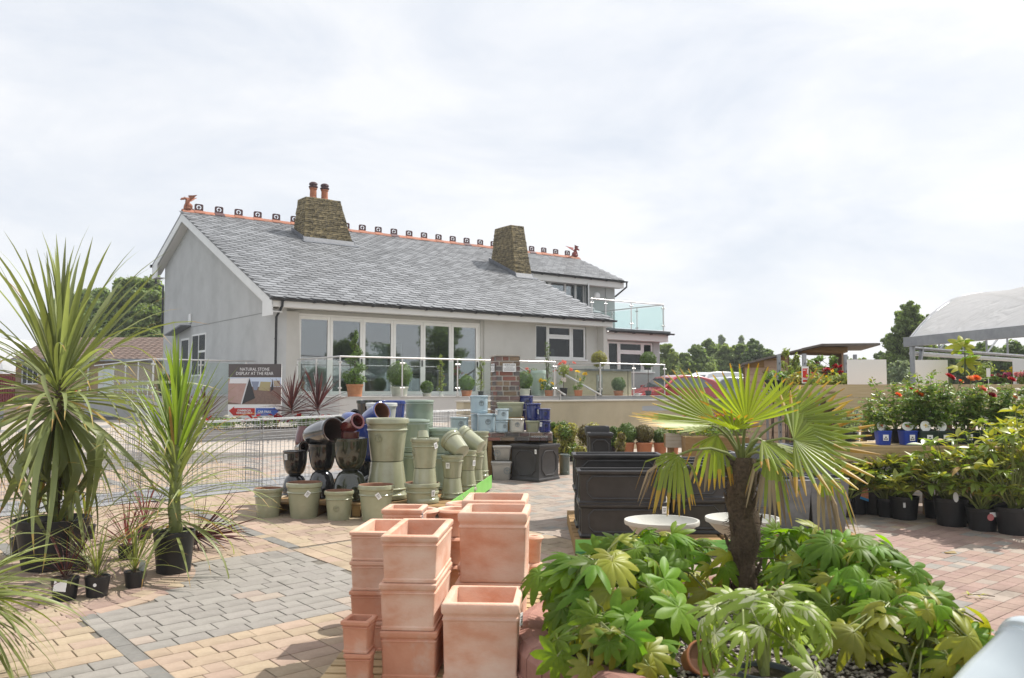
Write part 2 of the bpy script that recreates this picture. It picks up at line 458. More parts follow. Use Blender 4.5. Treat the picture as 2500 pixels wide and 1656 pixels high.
brick_mix = [M('brick_' + n, c, c2, scale=18, rough=.95, bump=.4, bscale=70, rnd_v=.25, isl=.25) for n, c, c2 in (
    ('plum', (.15, .10, .092), (.20, .135, .12)), ('red', (.22, .095, .075), (.27, .13, .10)),
    ('brown', (.20, .145, .10), (.26, .19, .13)), ('grey', (.115, .105, .102), (.16, .145, .138)))]
mortar_m = M('pale_mortar', (.46, .42, .38), (.52, .48, .43), scale=30, rough=1, bump=.3)
rim_brick_m = M('rose_kerb_brick', (.30, .15, .12), (.36, .19, .15), scale=14, rough=.95, bump=.4, bscale=60, rnd_v=.22)
yellow_brick_m = M('stock_brick', (.33, .225, .12), (.40, .28, .16), scale=16, rough=.95, bump=.3, rnd_v=.2, isl=.2)
tile_m = M('brown_roof_tile', (.135, .092, .075), (.185, .13, .105), scale=9, rough=.9, rnd_v=.1, isl=.1, c3=(.20, .18, .155), s3=3, lo3=.6, hi3=.8)
# plants
bark_m = M('bark', (.085, .06, .04), (.14, .10, .07), scale=22, rough=1, bump=.8, bscale=50)
fibre_m = M('palm_fibre', (.07, .048, .032), (.15, .105, .068), scale=60, rough=1, bump=.9, bscale=160)
stem_m = leaf_mat('green_stem', (.18, .22, .06), (.26, .28, .09), .1, .5)
cord_m = leaf_mat('cordyline_leaf', (.145, .18, .06), (.29, .32, .14), .32, .45, .32, .014, (1.5, 1.5, .7), 5)
cord_young_m = leaf_mat('cordyline_young_leaf', (.17, .25, .035), (.27, .35, .075), .42, .38, .2, .015, (1.6, 1.7, .5), 5)
cord_dry_m = leaf_mat('cordyline_dry_leaf', (.34, .22, .06), (.42, .30, .10), .25, .6, .25, .01, (1.4, 1.2, .6), 5)
redcord_m = leaf_mat('red_cordyline_leaf', (.045, .016, .016), (.095, .033, .03), .22, .45, .35, .012, (2.0, .9, .8), 6)
pinkcord_m = leaf_mat('pink_cordyline_leaf', (.16, .045, .05), (.25, .09, .08), .3, .45, .3, .012, (1.8, .9, .9), 6)
phorm_m = leaf_mat('lime_sword_leaf', (.15, .19, .05), (.26, .28, .09), .35, .45, .25, .02, (1.5, 1.5, .6), 6)
palm_m = leaf_mat('fan_palm_leaf', (.165, .225, .022), (.27, .325, .045), .42, .42, .2, .012, (1.9, 1.9, .6), 5)
palm_tip_m = leaf_mat('fan_palm_yellow_tip', (.42, .27, .03), (.55, .36, .05), .35, .5, .25, .015, (1.4, 1.2, .5), 6)
palm_dead_m = leaf_mat('fan_palm_withered', (.20, .145, .075), (.33, .25, .15), .2, .7, .3, .01, (1.2, 1.1, .8), 8)
fats_m = leaf_mat('fatsia_leaf', (.085, .17, .016), (.20, .31, .034), .42, .45, .35, .025, (1.9, 1.9, .35), 7, .2)
fats_y_m = leaf_mat('fatsia_yellowing_leaf', (.23, .27, .025), (.38, .37, .045), .45, .45, .3, .02, (1.6, 1.5, .5), 7)
fats_v_m = leaf_mat('spider_fatsia_leaf', (.22, .33, .06), (.37, .47, .11), .4, .5, .2, .015, (1.5, 1.5, .6), 26, .2)
fats_w_m = leaf_mat('spider_fatsia_vein', (.58, .62, .36), (.70, .72, .48), .3, .35, .1, .01, (1.2, 1.2, .9), 26)
rhodo_m = leaf_mat('rhododendron_leaf', (.14, .215, .032), (.28, .35, .07), .36, .38, .35, .02, (1.6, 1.6, .5), 8)
rhodo_y_m = leaf_mat('rhododendron_new_leaf', (.28, .32, .05), (.42, .42, .09), .36, .38, .3, .025, (1.5, 1.4, .5), 8)
rose_m = leaf_mat('rose_leaf', (.09, .165, .032), (.205, .29, .065), .36, .45, .4, .02, (1.6, 1.7, .6), 8)
rose_y_m = leaf_mat('rose_young_leaf', (.18, .24, .05), (.27, .31, .085), .38, .38, .3, .03, (1.6, 1.6, .5), 8)
box_m = leaf_mat('box_leaf', (.07, .125, .018), (.15, .22, .04), .32, .45, .4, .02, (1.6, 1.7, .5), 9)
gold_m = leaf_mat('golden_shrub_leaf', (.22, .23, .04), (.40, .38, .09), .35, .4, .4, .02, (1.5, 1.4, .5), 9)
bronze_m = leaf_mat('bronze_shrub_leaf', (.10, .085, .02), (.18, .145, .035), .3, .45, .4, .02, (1.5, 1.4, .6), 9)
tree_m = leaf_mat('broadleaf', (.14, .20, .06), (.25, .31, .11), .45, .6, .4, .02, (1.6, 1.7, .6), 4)
tree_l_m = leaf_mat('pale_broadleaf', (.19, .25, .08), (.30, .36, .145), .45, .6, .35, .02, (1.6, 1.6, .6), 4)
dark_tree_m = leaf_mat('dark_broadleaf', (.08, .125, .04), (.16, .215, .07), .42, .6, .4, .02, (1.6, 1.7, .6), 4)
grey_tree_m = leaf_mat('grey_green_leaf', (.20, .25, .16), (.29, .34, .23), .42, .6, .3, .015, (1.5, 1.6, .8), 4)
def petal(name, c, c2): return leaf_mat(name, c, c2, .3, .5, .25, .01, (1.2, 1.1, 1.0), 10)
pt_red = petal('crimson_petal', (.32, .006, .012), (.5, .012, .02))
pt_orange = petal('orange_petal', (.75, .12, .01), (.85, .24, .02))
pt_apricot = petal('apricot_petal', (.78, .30, .08), (.85, .42, .16))
pt_coral = petal('coral_petal', (.70, .16, .14), (.80, .28, .22))
pt_white = petal('white_petal', (.72, .72, .66), (.8, .8, .74))
pt_yellow = petal('yellow_petal', (.75, .55, .02), (.85, .66, .05))
pt_pink = petal('pink_petal', (.62, .24, .26), (.72, .36, .36))
pt_magenta = petal('magenta_petal', (.32, .03, .10), (.45, .06, .16))
# ================================================================== GROUND
def sheet(name, mat, x0, x1, ys, dz=0.0, kind='structure', parent=None):
    b = MB(); vs = []; fs = []
    for y in ys: vs += [(x0, y, hz(y) + dz), (x1, y, hz(y) + dz)]
    for i in range(len(ys) - 1): fs.append((2 * i, 2 * i + 1, 2 * i + 3, 2 * i + 2))
    b.add(vs, fs)
    o = b.build(name, mat, parent); o['kind'] = kind
    return o
grass_ground_m = M('rough_grass_ground', (.06, .085, .03), (.10, .12, .05), scale=.8, rough=1, world_co=True)
YS = [-60, 0, 10, 22, 23, 24, 25, 26, 28, 30, 34, 40, 60, 120, 420]
sheet('ground', grass_ground_m, -420, 420, YS, -0.03)
sheet('car_park', tarmac_m, -60, 60, [22, 23, 24, 25, 26, 28, 30, 34, 40, 60, 75], -0.008)
pav = sheet('paving', [joint_m, far_pave_m], -17, 14, [-8, 0, 10, 16, 22, 23, 24, 26.0], -0.004)
for i, p in enumerate(pav.data.polygons): p.material_index = 0 if i < 3 else 1

PHI = R(40)
ER = Vector((math.cos(PHI), math.sin(PHI), 0)); EC = Vector((-math.sin(PHI), math.cos(PHI), 0))
SL = math.atan(0.035)
NRM = Vector((0, -math.sin(SL), math.cos(SL)))
CIRC = Vector((-3.55, 6.55)); CIRC_R = 1.1
PLANT = Vector((1.2, 4.5)); PLANT_R = 1.2
BLOCKS = {}
def block_mesh(lx, ly, mat):
    k = (round(lx, 2), round(ly, 2), mat.name)
    if k in BLOCKS: return BLOCKS[k]
    b = MB(); hx, hy = k[0] / 2 - .0011, k[1] / 2 - .0011; e = .003; vs = []
    for x, y, z in ((hx, hy, -.03), (hx, hy, .0025), (hx - e, hy - e, .0042)):
        vs += [(-x, -y, z), (x, -y, z), (x, y, z), (-x, y, z)]
    fs = [(8, 9, 10, 11)]
    for i in range(4):
        j = (i + 1) % 4; fs += [(i, j, 4 + j, 4 + i), (4 + i, 4 + j, 8 + j, 8 + i)]
    b.add(vs, fs); BLOCKS[k] = b.mesh('paving_block', mat); return BLOCKS[k]

def zone(a, b, x, y):
    """colour of the paving panel and whether its courses are turned"""
    if x > 1.6 + max(0, (y - 6)) * .05 or a > 5.6:
        if a > 4.4 and 3.84 < b < 4.06 and a < 9.2: return 'rose', 0
        if a > 5.6 and b > 4.3: return 'pale', 0
        return ('rosemix', 0) if b < 3.84 else ('palemix', 0)
    if 1.54 <= a < 1.64: return 'dark', 2
    if b > 7.25 and 3.5 <= a < 3.61: return 'dark', 2
    if 7.17 <= b < 7.25 and a >= 3.5: return 'dark', 0
    if b > 5.2:
        if a < 1.54: return 'buff', 0
        if b < 7.2 and a < 3.5: return 'grey', 0
        if a < 3.5: return 'pinkbuff', 0
        if b > 7.2: return 'buffpink', 0
        return 'buff', 1
    if a < 1.54: return 'grey', 0
    return 'buffpink', 0
def zmat(z, r):
    t = r.random()
    return {'grey': pv_grey if t < .93 else pv_pale, 'dark': pv_dark, 'buff': pv_buff if t < .85 else pv_pink,
            'buffpink': pv_buff if t < .58 else pv_pink, 'pinkbuff': pv_pink if t < .6 else pv_buff, 'rose': pv_rose,
            'pale': pv_pale if t < .7 else pv_rose if t < .8 else pv_grey,
            'rosemix': pv_rose if t < .72 else pv_pale if t < .9 else pv_grey,
            'palemix': pv_pale if t < .45 else pv_rose if t < .9 else pv_buff}[z]
blocks = []           # (centre x, y, length, width, angle, material)
def put_blocks():
    r = random.Random(3)
    rows = {False: 0, True: 0}
    for w, side in [(.1437, False)] * 92 + [(.122, True)] * 110:
        ib = rows[side]; rows[side] += 1
        b = .9 + ib * w
        a = -4.0 + r.random() * .2
        while a < 12.5:
            ln = r.choice((.125, .165, .205, .205, .245) if not side else (.11, .13, .15, .17, .2))
            ac, bc = a + ln / 2, b + w / 2
            p = ER * ac + EC * bc; x, y = p.x, p.y
            right = x > 1.6 + max(0, (y - 6)) * .05 or ac > 5.6
            if right: ln = min(ln, .185); ac = a + ln / 2
            z, turned = zone(ac, bc, x, y)
            # end courses at the panel edges
            for edge in (1.54, 1.64, 3.5, 3.61):
                if a < edge - .03 < a + ln - .03 and not right: ln = edge - a; ac = a + ln / 2
            if right == side and ln > .04 and turned == 0 and -9 < x < 8.5 and 3.0 < y < 15.8:
                blocks.append((ac, bc, ln, w, 0, z))
            a += ln
    # dark soldier bands and the turned panel
    def band(a, b0, b1, wd=.1, ln=.2):
        b = b0
        while b < b1:
            blocks.append((a, b + ln / 2, ln, wd, 1, 'dark')); b += ln
    band(1.59, 1.2, 13.3); band(3.555, 7.25, 13.3, .11)
    for k in range(15):
        a = 3.5 + .1437 * (k + .5); b = 5.2 + r.random() * .1
        while b < 7.17:
            ln = min(r.choice((.165, .205, .245)), 7.17 - b)
            if ln > .04 and a < 5.6: blocks.append((a, b + ln / 2, ln, .1437, 1, 'buff'))
            b += ln
put_blocks()
def place_blocks():
    r = random.Random(5)
    items = []
    for ac, bc, ln, wd, rot, z in blocks:
        p = ER * ac + EC * bc; q = Vector((p.x, p.y))
        if (q - CIRC).length < CIRC_R + .04 or (q - PLANT).length < PLANT_R + .02: continue
        items.append((p.x, p.y, ln, wd, PHI + (R(90) if rot else 0), zmat(z, r)))
    # rings of small blocks round the potted plants
    rr = .12
    while rr < CIRC_R:
        n = max(5, int(2 * math.pi * rr / .17))
        for i in range(n):
            t = 2 * math.pi * (i + .5 * (int(rr * 10) % 2)) / n
            items.append((CIRC.x + rr * math.cos(t), CIRC.y + rr * math.sin(t), 2 * math.pi * rr / n, .12, t + R(90), (pv_buff, pv_pink, pv_rose)[r.randrange(3)]))
        rr += .12
    def hidden(x, y):
        if -.98 < x < .22 and 3.95 < y < 6.6: return True
        if (Vector((x, y)) - PLANT).length < 1.75: return True
        if x > .5 and x < 3.2 and y > 7.2 and y < 10: return True
        return False
    vis = []
    for it in items:
        x, y = it[0], it[1]; v = Vector((x, y, hz(y) - CAM_H))
        d = v.y * math.cos(PITCH) + v.z * math.sin(PITCH)
        u = -v.y * math.sin(PITCH) + v.z * math.cos(PITCH)
        px, py = CX + F_PX * v.x / d, CY - F_PX * u / d
        inside = -40 < px < 2540 and py < 1690
        vis.append((0 if inside and not hidden(x, y) else 1, v.length, it))
    left = sorted([v for v in vis if v[2][0] < .6]); right = sorted([v for v in vis if v[2][0] >= .6])
    single = [v[2] for v in left[:190]] + [v[2] for v in right[:110]]
    rest = [v[2] for v in left[190:]] + [v[2] for v in right[110:]]
    def mx(it):
        x, y, ln, wd, an, m = it
        j = (r.random() - .5) * .0022
        rot = Matrix.Rotation(SL, 4, 'X') @ Matrix.Rotation(an + (r.random() - .5) * .012, 4, 'Z')
        tl = Matrix.Rotation((r.random() - .5) * .005, 4, 'X') @ Matrix.Rotation((r.random() - .5) * .005, 4, 'Y')
        return Matrix.Translation((x, y, hz(y) + j)) @ rot @ tl
    for it in single:
        o = bpy.data.objects.new('paving_block', block_mesh(it[2], it[3], it[5])); COL.objects.link(o)
        o.parent = pav; o.matrix_world = mx(it)
    big = MB(); mats = [pv_grey, pv_dark, pv_buff, pv_pink, pv_rose, pv_pale]
    for it in rest:
        me = block_mesh(it[2], it[3], it[5]); m = mx(it)
        big.add([m @ v.co for v in me.vertices], [tuple(p.vertices) for p in me.polygons], mats.index(it[5]))
    o = big.build('paving_blocks', mats, pav); o['kind'] = 'stuff'
place_blocks()

# ================================================================== THE HOUSE
C0 = Vector((-6.835, 25.27, 0)); HR = math.atan2(.596, .803)
HU = Vector((math.cos(HR), math.sin(HR), 0)); HG = Vector((-math.sin(HR), math.cos(HR), 0))
def H(t, s, z=0.0): return C0 + HU * t + HG * s + Vector((0, 0, z))
def h_t(x, y, t):
    r = ray(x, y); o = Vector((0, 0, CAM_H)); d = Vector(r)
    k = (t - (o - C0).dot(HU)) / d.dot(HU); p = o + d * k
    return (p - C0).dot(HG), p.z
def h_s(x, y, s):
    r = ray(x, y); o = Vector((0, 0, CAM_H)); d = Vector(r)
    k = (s - (o - C0).dot(HG)) / d.dot(HG); p = o + d * k
    return (p - C0).dot(HU), p.z
house = thing('house', 'long grey rendered house with slate roof, two stone chimneys and crested red ridge', 'house', C0, HR)
S_R, Z_R = 8.6, 8.36; S_E, Z_E = -.5, 4.37; S_B, Z_B = 12.6, 6.85
MF = (Z_R - Z_E) / (S_R - S_E); MBK = (Z_R - Z_B) / (S_B - S_R); AL = math.atan(MF); ALB = math.atan(MBK)
def zf(s): return Z_E + MF * (s - S_E)
def zb(s): return Z_R - MBK * (s - S_R)
T_V, T_R = 12.9, 19.05; S_U = 5.26
TF = 1.53
# walls -------------------------------------------------------------
b = MB()
b.prism([(0, .2), (11.95, .2), (11.95, zb(11.95) - .2), (S_R, Z_R - .2), (0, zf(0) - .2)], 0, .3, 'x')
b.build('gable_wall', wall_m, house)
b = MB()
b.span(.3, .68, .0, .3, .4, 4.02); b.span(.3, 7.3, .12, .3, 3.985, 4.1)                 # beside and over the doors
b.prism([(.68, 1.0), (.80, 1.0), (.68, 4.02)], .002, .298, 'y')                        # battered pier beside the doors
b.span(7.22, 7.34, .06, .3, 1, 4.1); b.span(7.34, 9.56, 0, .3, 1, 4.1); b.span(11.96, 12.5, 0, .3, 1, 4.1)
b.span(9.56, 11.96, 0, .3, 1, 2.86); b.span(9.56, 11.96, 0, .3, 4.06, 4.1)
b.prism([(12.5, 1.0), (13.0, 1.0), (12.62, 4.1), (12.5, 4.1)], -.35, .28, 'y')
b.build('front_wall', front_wall_m, house)
b = MB()
b.span(.3, 18.7, 11.75, 11.95, 1, zb(11.9) - .25); b.prism([(.3, 1), (11.7, 1), (11.7, zb(11.7) - .2), (S_R, Z_R - .2), (.3, zf(.3) - .2)], 12.5, 12.7, 'x')
b.build('rear_wall', wall_m, house)
# upper storey at the right end
UW = 5.72
b = MB()
b.span(12.72, 15.0, UW, UW + .25, 3.9, 5.2); b.span(12.72, 15.05, UW, UW + .25, 6.62, 6.8); b.span(17.0, 18.75, UW, UW + .25, 3.9, 6.8)
b.span(12.72, 13.2, UW, UW + .25, 5.2, 6.62)
b.span(18.2, 18.75, UW - .06, UW - .002, 4.0, 6.75)
b.prism([(UW + .25, 3.0), (11.7, 3.0), (11.7, zb(11.7) - .2), (S_R, Z_R - .2), (UW + .25, zf(UW + .25) - .2)], 18.5, 18.75, 'x')
b.build('upper_wall', ext_wall_m, house)
# extension with flat roof ------------------------------------------
b = MB()
b.span(12.95, 13.3, .3, .55, .8, 3.66); b.span(15.78, 16.15, .3, .55, .8, 3.66); b.span(13.3, 15.78, .3, .55, .8, 2.44); b.span(13.3, 15.78, .3, .55, 3.62, 3.66)
b.span(15.95, 16.15, .55, 6, .8, 3.66)
b.build('extension_wall', ext_wall_m, house)
b = MB(); b.span(12.9, 16.33, .0, 6.2, 3.66, 3.96); b.build('extension_fascia', soffit_m, house)
b = MB(); b.span(12.88, 16.40, -.07, 6.2, 3.962, 4.08); b.build('deck_edge', lead_deck_m, house)
# roof slabs ---------------------------------------------------------
roof = thing('roof', None, None); roof.parent = house
b = MB()
def slab(mb, t0, t1, s0, s1, zfun, th=.09):
    vs = [(t0, s0, zfun(s0) - .02), (t1, s0, zfun(s0) - .02), (t1, s1, zfun(s1) - .02), (t0, s1, zfun(s1) - .02)]
    vs += [(x, y, z - th) for x, y, z in vs]
    mb.add(vs, [(0, 1, 2, 3), (7, 6, 5, 4), (0, 4, 5, 1), (1, 5, 6, 2), (2, 6, 7, 3), (3, 7, 4, 0)])
slab(b, -.34, T_V, S_E, S_R, zf); slab(b, T_V, T_R, S_U, S_R, zf); slab(b, -.34, T_R, S_R, S_B, zb)
b.build('roof_deck', slate, roof)
SW, SX = .41, .235
def slate_mesh(v):
    r = random.Random(40 + v); w = SW / 2 - .004; c = .085 + .03 * r.random()
    k = w * (.42 + .14 * r.random()); y0 = -.012 * r.random()
    top = [(-w, .30), (-w, c), (-k, y0), (k, y0 + .008 * r.random()), (w, c + .01), (w, .30)]
    b = MB(); n = len(top)
    vs = [(x, y, .006 + .022 * (1 - y / .3)) for x, y in top] + [(x, y, -.006 + .020 * (1 - y / .3)) for x, y in top]
    fs = [tuple(range(n - 1, -1, -1))] + [(i, (i + 1) % n, n + (i + 1) % n, n + i) for i in range(n)]
    b.add(vs, fs); return b.mesh('slate', slate)
SLM = [slate_mesh(i) for i in range(4)]
def slates():
    r = random.Random(8); near = []; far = []
    L = (S_R - S_E) / math.cos(AL)
    def add(t0, t1, d0, d1):
        k = 0
        d = d0
        while d < d1 - .06:
            t = t0 + (SW / 2 if k % 2 == 0 else 0)
            while t < t1 + .01:
                tt = min(max(t, t0 + SW * .28), t1 - SW * .28)
                far.append((tt, d, k)); t += SW
            d += SX; k += 1
    add(-.36, T_V, -.03, L - .1)
    near_n = 300
    lower = sorted(far, key=lambda q: (q[1] > 1.9, q[0] + q[1]))
    single, rest = lower[:near_n], lower[near_n:]
    far = []
    add(T_V, T_R + .02, (S_U - S_E) / math.cos(AL) - .03, L - .1)
    rest += far
    def mx(t, d):
        return Matrix.Translation((t + (r.random() - .5) * .012, S_E + d * math.cos(AL), Z_E + d * math.sin(AL) - .012 + r.random() * .004)) @ Matrix.Rotation(AL, 4, 'X') @ Matrix.Rotation((r.random() - .5) * .03, 4, 'Z')
    for t, d, k in single:
        o = put('slate', SLM[r.randrange(4)], roof); o.matrix_local = mx(t, d)
    b = MB()
    for t, d, k in rest:
        me = SLM[r.randrange(4)]; m = mx(t, d)
        b.add([m @ v.co for v in me.vertices], [tuple(p.vertices) for p in me.polygons])
    o = b.build('slates', slate, roof); o['kind'] = 'stuff'
slates()
# bargeboards, fascias, soffits, gutters -----------------------------
b = MB()
def barge(mb, t, th=.04):
    for (s0, s1, f) in ((S_E + .02, S_R, zf), (S_R, S_B - .02, zb)):
        mb.prism([(s0, f(s0) - .115), (s1, f(s1) - .115), (s1, f(s1) - .40), (s0, f(s0) - .40)], t - th, t, 'x')
barge(b, -.30); b.prism([(S_E + .02, Z_E - .10), (.25, Z_E - .10), (.25, Z_E - .52), (S_E + .02, Z_E - .52)], -.345, -.302, 'x')
b.prism([(S_B - .75, Z_B + .1), (S_B - .02, Z_B - .1), (S_B - .02, Z_B - .62), (S_B - .75, Z_B - .62)], -.345, -.302, 'x')
b.build('bargeboard', white_m, house)
b = MB()
b.prism([(S_E + .05, Z_E - .42), (S_R, zf(S_R) - .42), (S_R, zf(S_R) - .44), (S_E + .05, Z_E - .44)], -.30, -.002, 'x')
b.prism([(S_R, Z_R - .42), (S_B - .05, zb(S_B) - .42), (S_B - .05, zb(S_B) - .44), (S_R, Z_R - .44)], -.30, -.002, 'x')
b.span(-.30, T_V - .06, S_E + .06, .0, 4.10, 4.12); b.span(-.30, -.002, 11.96, S_B - .04, Z_B - .62, Z_B - .60)
b.build('soffit', soffit_m, house)
b = MB()
b.span(-.30, T_V - .06, S_E + .03, S_E + .06, 4.09, Z_E - .05); b.span(T_V - .10, T_V - .06, S_E + .06, .0, 4.09, 4.36)
b.span(T_V - .3, T_R - .05, S_U + .04, S_U + .08, zf(S_U) - .36, zf(S_U) - .06); b.span(T_V, T_R - .05, S_U + .08, UW, zf(S_U) - .36, zf(S_U) - .34)
b.span(T_R - .09, T_R - .05, S_U + .08, UW, zf(S_U) - .34, zf(S_U) - .06)
b.build('fascia', soffit_m, house)
b = MB()
for s0, s1, f in ((S_U + .1, S_R, zf), (S_R, S_B - .1, zb)):
    b.prism([(s0, f(s0) - .12), (s1, f(s1) - .12), (s1, f(s1) - .34), (s0, f(s0) - .34)], T_R - .05, T_R - .01, 'x')
b.prism([(S_E + .06, zf(S_E) - .12), (S_U, zf(S_U) - .12), (S_U, zf(S_U) - .3), (S_E + .06, zf(S_E) - .3)], T_V - .055, T_V - .02, 'x')
b.build('bargeboard', white_m, house)
b = MB()
def gutter(mb, t0, t1, s, z, r=.062, drop=0.0):
    n = 7; P = [(r * math.cos(math.pi + math.pi * i / (n - 1)), r * math.sin(math.pi + math.pi * i / (n - 1))) for i in range(n)]
    Q = [(x * .88, y * .88) for x, y in P]
    poly = P + Q[::-1]
    mb.prism([(s + x, z + y) for x, y in poly], t0, t1, 'x')
    t = t0 + .4
    while t < t1:
        mb.span(t - .02, t + .02, s - .07, s + .07, z - .085, z - .01); t += .95
gutter(b, -.42, T_V + .08, S_E - .045, Z_E - .04); gutter(b, T_V - .2, T_R + .1, S_U - .045, zf(S_U) - .04)
gutter(b, 12.92, 16.5, -.15, 3.99)
b.build('gutter', black_m, house)
b = MB()
b.tube([(-.05, S_E - .04, Z_E - .1), (-.05, S_E - .03, 4.12), (-.06, -.12, 3.82), (-.06, -.10, 1.0)], .038, 8)
b.tube([(-.06, -.10, 3.2), (-.06, -.01, 3.2)], .02, 6); b.tube([(-.06, -.10, 2.2), (-.06, -.01, 2.2)], .02, 6)
b.tube([(T_R + .06, S_U - .04, zf(S_U) - .08), (T_R + .06, S_U - .04, zf(S_U) - .3), (18.82, UW - .05, zf(S_U) - .72), (18.8, UW + .3, zf(S_U) - .8)], .04, 8)
b.tube([(-.16, S_B + .05, Z_B - .12), (-.16, S_B + .05, Z_B - .75), (-.05, 11.98, Z_B - .95), (-.04, 12.0, 4)], .04, 8)
b.span(-.40, -.26, S_B - .02, S_B + .12, Z_B - .14, Z_B - .03)
b.build('downpipe', black_m, house, smooth=40)
# ridge ---------------------------------------------------------------
ridge = thing('ridge', None, None); ridge.parent = house
def ridge_piece(t0, t1, mat, dz=0.0):
    b = MB(); w = .17
    top = Z_R + .075 + dz
    prof = [(S_R - w, Z_R - w * MF + .03 + dz), (S_R - .02, top), (S_R + .02, top), (S_R + w, Z_R - w * MBK + .03 + dz), (S_R + w, Z_R - w * MBK + .005 + dz), (S_R, top - .05), (S_R - w, Z_R - w * MF + .005 + dz)]
    b.prism(prof, t0, t1, 'x'); return b.build('ridge_tile', mat, ridge)
def crest_mesh():
    b = MB(); N = 24; w, h = .185, .30; outer = []; inner = []
    for i in range(N):
        t = R(-90 + 360 * i / N + .01); dx, dz = math.cos(t), math.sin(t)
        k = min(w / max(abs(dx), 1e-6), .15 / max(abs(dz), 1e-6)); x, z = dx * k, dz * k
        if abs(x) + abs(z) > .29 and z > 0: f = .29 / (abs(x) + abs(z)); x *= f; z *= f
        outer.append((x, z)); inner.append((dx * .112, dz * .098 + .01))
    vs = [(x, -.02, z) for x, z in outer] + [(x, -.02, z) for x, z in inner] + [(x, .02, z) for x, z in outer] + [(x, .02, z) for x, z in inner]
    fs = []
    for i in range(N):
        j = (i + 1) % N
        fs += [(i, j, N + j, N + i), (2 * N + j, 2 * N + i, 3 * N + i, 3 * N + j), (2 * N + i, 2 * N + j, j, i), (N + i, N + j, 3 * N + j, 3 * N + i)]
    b.add(vs, fs)
    b.box(0, 0, -.045, .05, .036, .10); b.box(0, 0, .01, .13, .036, .045)
    b.prism([(-.045, .02), (.045, .02), (.02, .065), (0, .08), (-.02, .065)], -.018, .018, 'y')
    return b.mesh('crest', ridge_dark_m)
CM = crest_mesh()
t = .1; k = 0
while t < T_R - .3:
    ridge_piece(t + .003, t + .365, ridge_dark_m if k % 5 == 1 else ridge_m, .012)
    if not (3.4 < t < 5.3 and False): put('crest', CM, ridge, (t + .18, S_R, Z_R + .20), None, .86)
    ridge_piece(t + .372, t + .745, ridge_m); t += .752; k += 1
ridge_piece(-.34, .09, ridge_m); ridge_piece(t, T_R + .02, ridge_m)
# winged finials --------------------------------------------------------
def finial(t, face, mat, label):
    f = thing('finial', None, None, (t, S_R, Z_R + .07)); f.parent = house; f['label'] = label
    b = MB()
    def blob(c, r, n=10):
        rings = []
        for i in range(1, 6):
            a = math.pi * i / 6; rings.append([(c[0] + r[0] * math.sin(a) * math.cos(2 * math.pi * j / n), c[1] + r[1] * math.sin(a) * math.sin(2 * math.pi * j / n), c[2] - r[2] * math.cos(a)) for j in range(n)])
        b.loft(rings)
    s = face
    blob((0, 0, .05), (.15, .12, .07)); blob((.03 * s, 0, .14), (.12, .10, .12)); blob((-.02 * s, 0, .27), (.09, .08, .13))
    blob((.09 * s, .05, .12), (.07, .05, .10)); blob((.09 * s, -.05, .12), (.07, .05, .10))
    b.tube([(-.02 * s, 0, .34), (-.09 * s, 0, .41), (-.17 * s, 0, .40)], [.055, .05, .045], 8)
    blob((-.19 * s, 0, .385), (.075, .05, .045)); blob((-.25 * s, 0, .355), (.04, .03, .03))
    b.tube([(-.15 * s, .03, .42), (-.12 * s, .05, .47)], [.016, .004], 5); b.tube([(-.15 * s, -.03, .42), (-.12 * s, -.05, .47)], [.016, .004], 5)
    b.tube([(-.07 * s, .04, .24), (-.12 * s, .05, .12), (-.12 * s, .05, .02)], [.03, .025, .03], 6); b.tube([(-.07 * s, -.04, .24), (-.12 * s, -.05, .12), (-.12 * s, -.05, .02)], [.03, .025, .03], 6)
    b.tube([(.13 * s, 0, .05), (.22 * s, .03, .03), (.2 * s, .08, .03)], [.03, .02, .008], 6)
    b.build('body', mat, f, smooth=60)
    w = MB()
    for sy in (1, -1):
        poly = [(0, 0), (.02 * s, .20), (-.10 * s, .34), (.16 * s, .37), (.42 * s, .42), (.33 * s, .33), (.28 * s, .24), (.20 * s, .20), (.16 * s, .10), (.08 * s, .06)]
        vs = []
        for th in (-.008, .008):
            for x, z in poly: vs.append((x * (.95 if sy > 0 else .6) , sy * (.03 + z * .55) + th, .28 + z * .62))
        n = len(poly); w.add(vs, [tuple(range(n)), tuple(range(2 * n - 1, n - 1, -1))] + [(i, n + i, n + (i + 1) % n, (i + 1) % n) for i in range(n)])
        for q in (2, 4, 6): w.tube([(0, sy * .03, .28), (poly[q][0] * (.95 if sy > 0 else .6), sy * (.03 + poly[q][1] * .55), .28 + poly[q][1] * .62)], [.014, .004], 5)
    w.build('wing', mat, f)
finial(-.12, 1, ridge_m, 'winged red clay creature on the gable end of the ridge')
finial(T_R - .22, -1, M('dark_finial_clay', (.26, .05, .04), (.2, .04, .035), scale=12, rough=.8), 'dark red winged creature at the far end of the ridge')
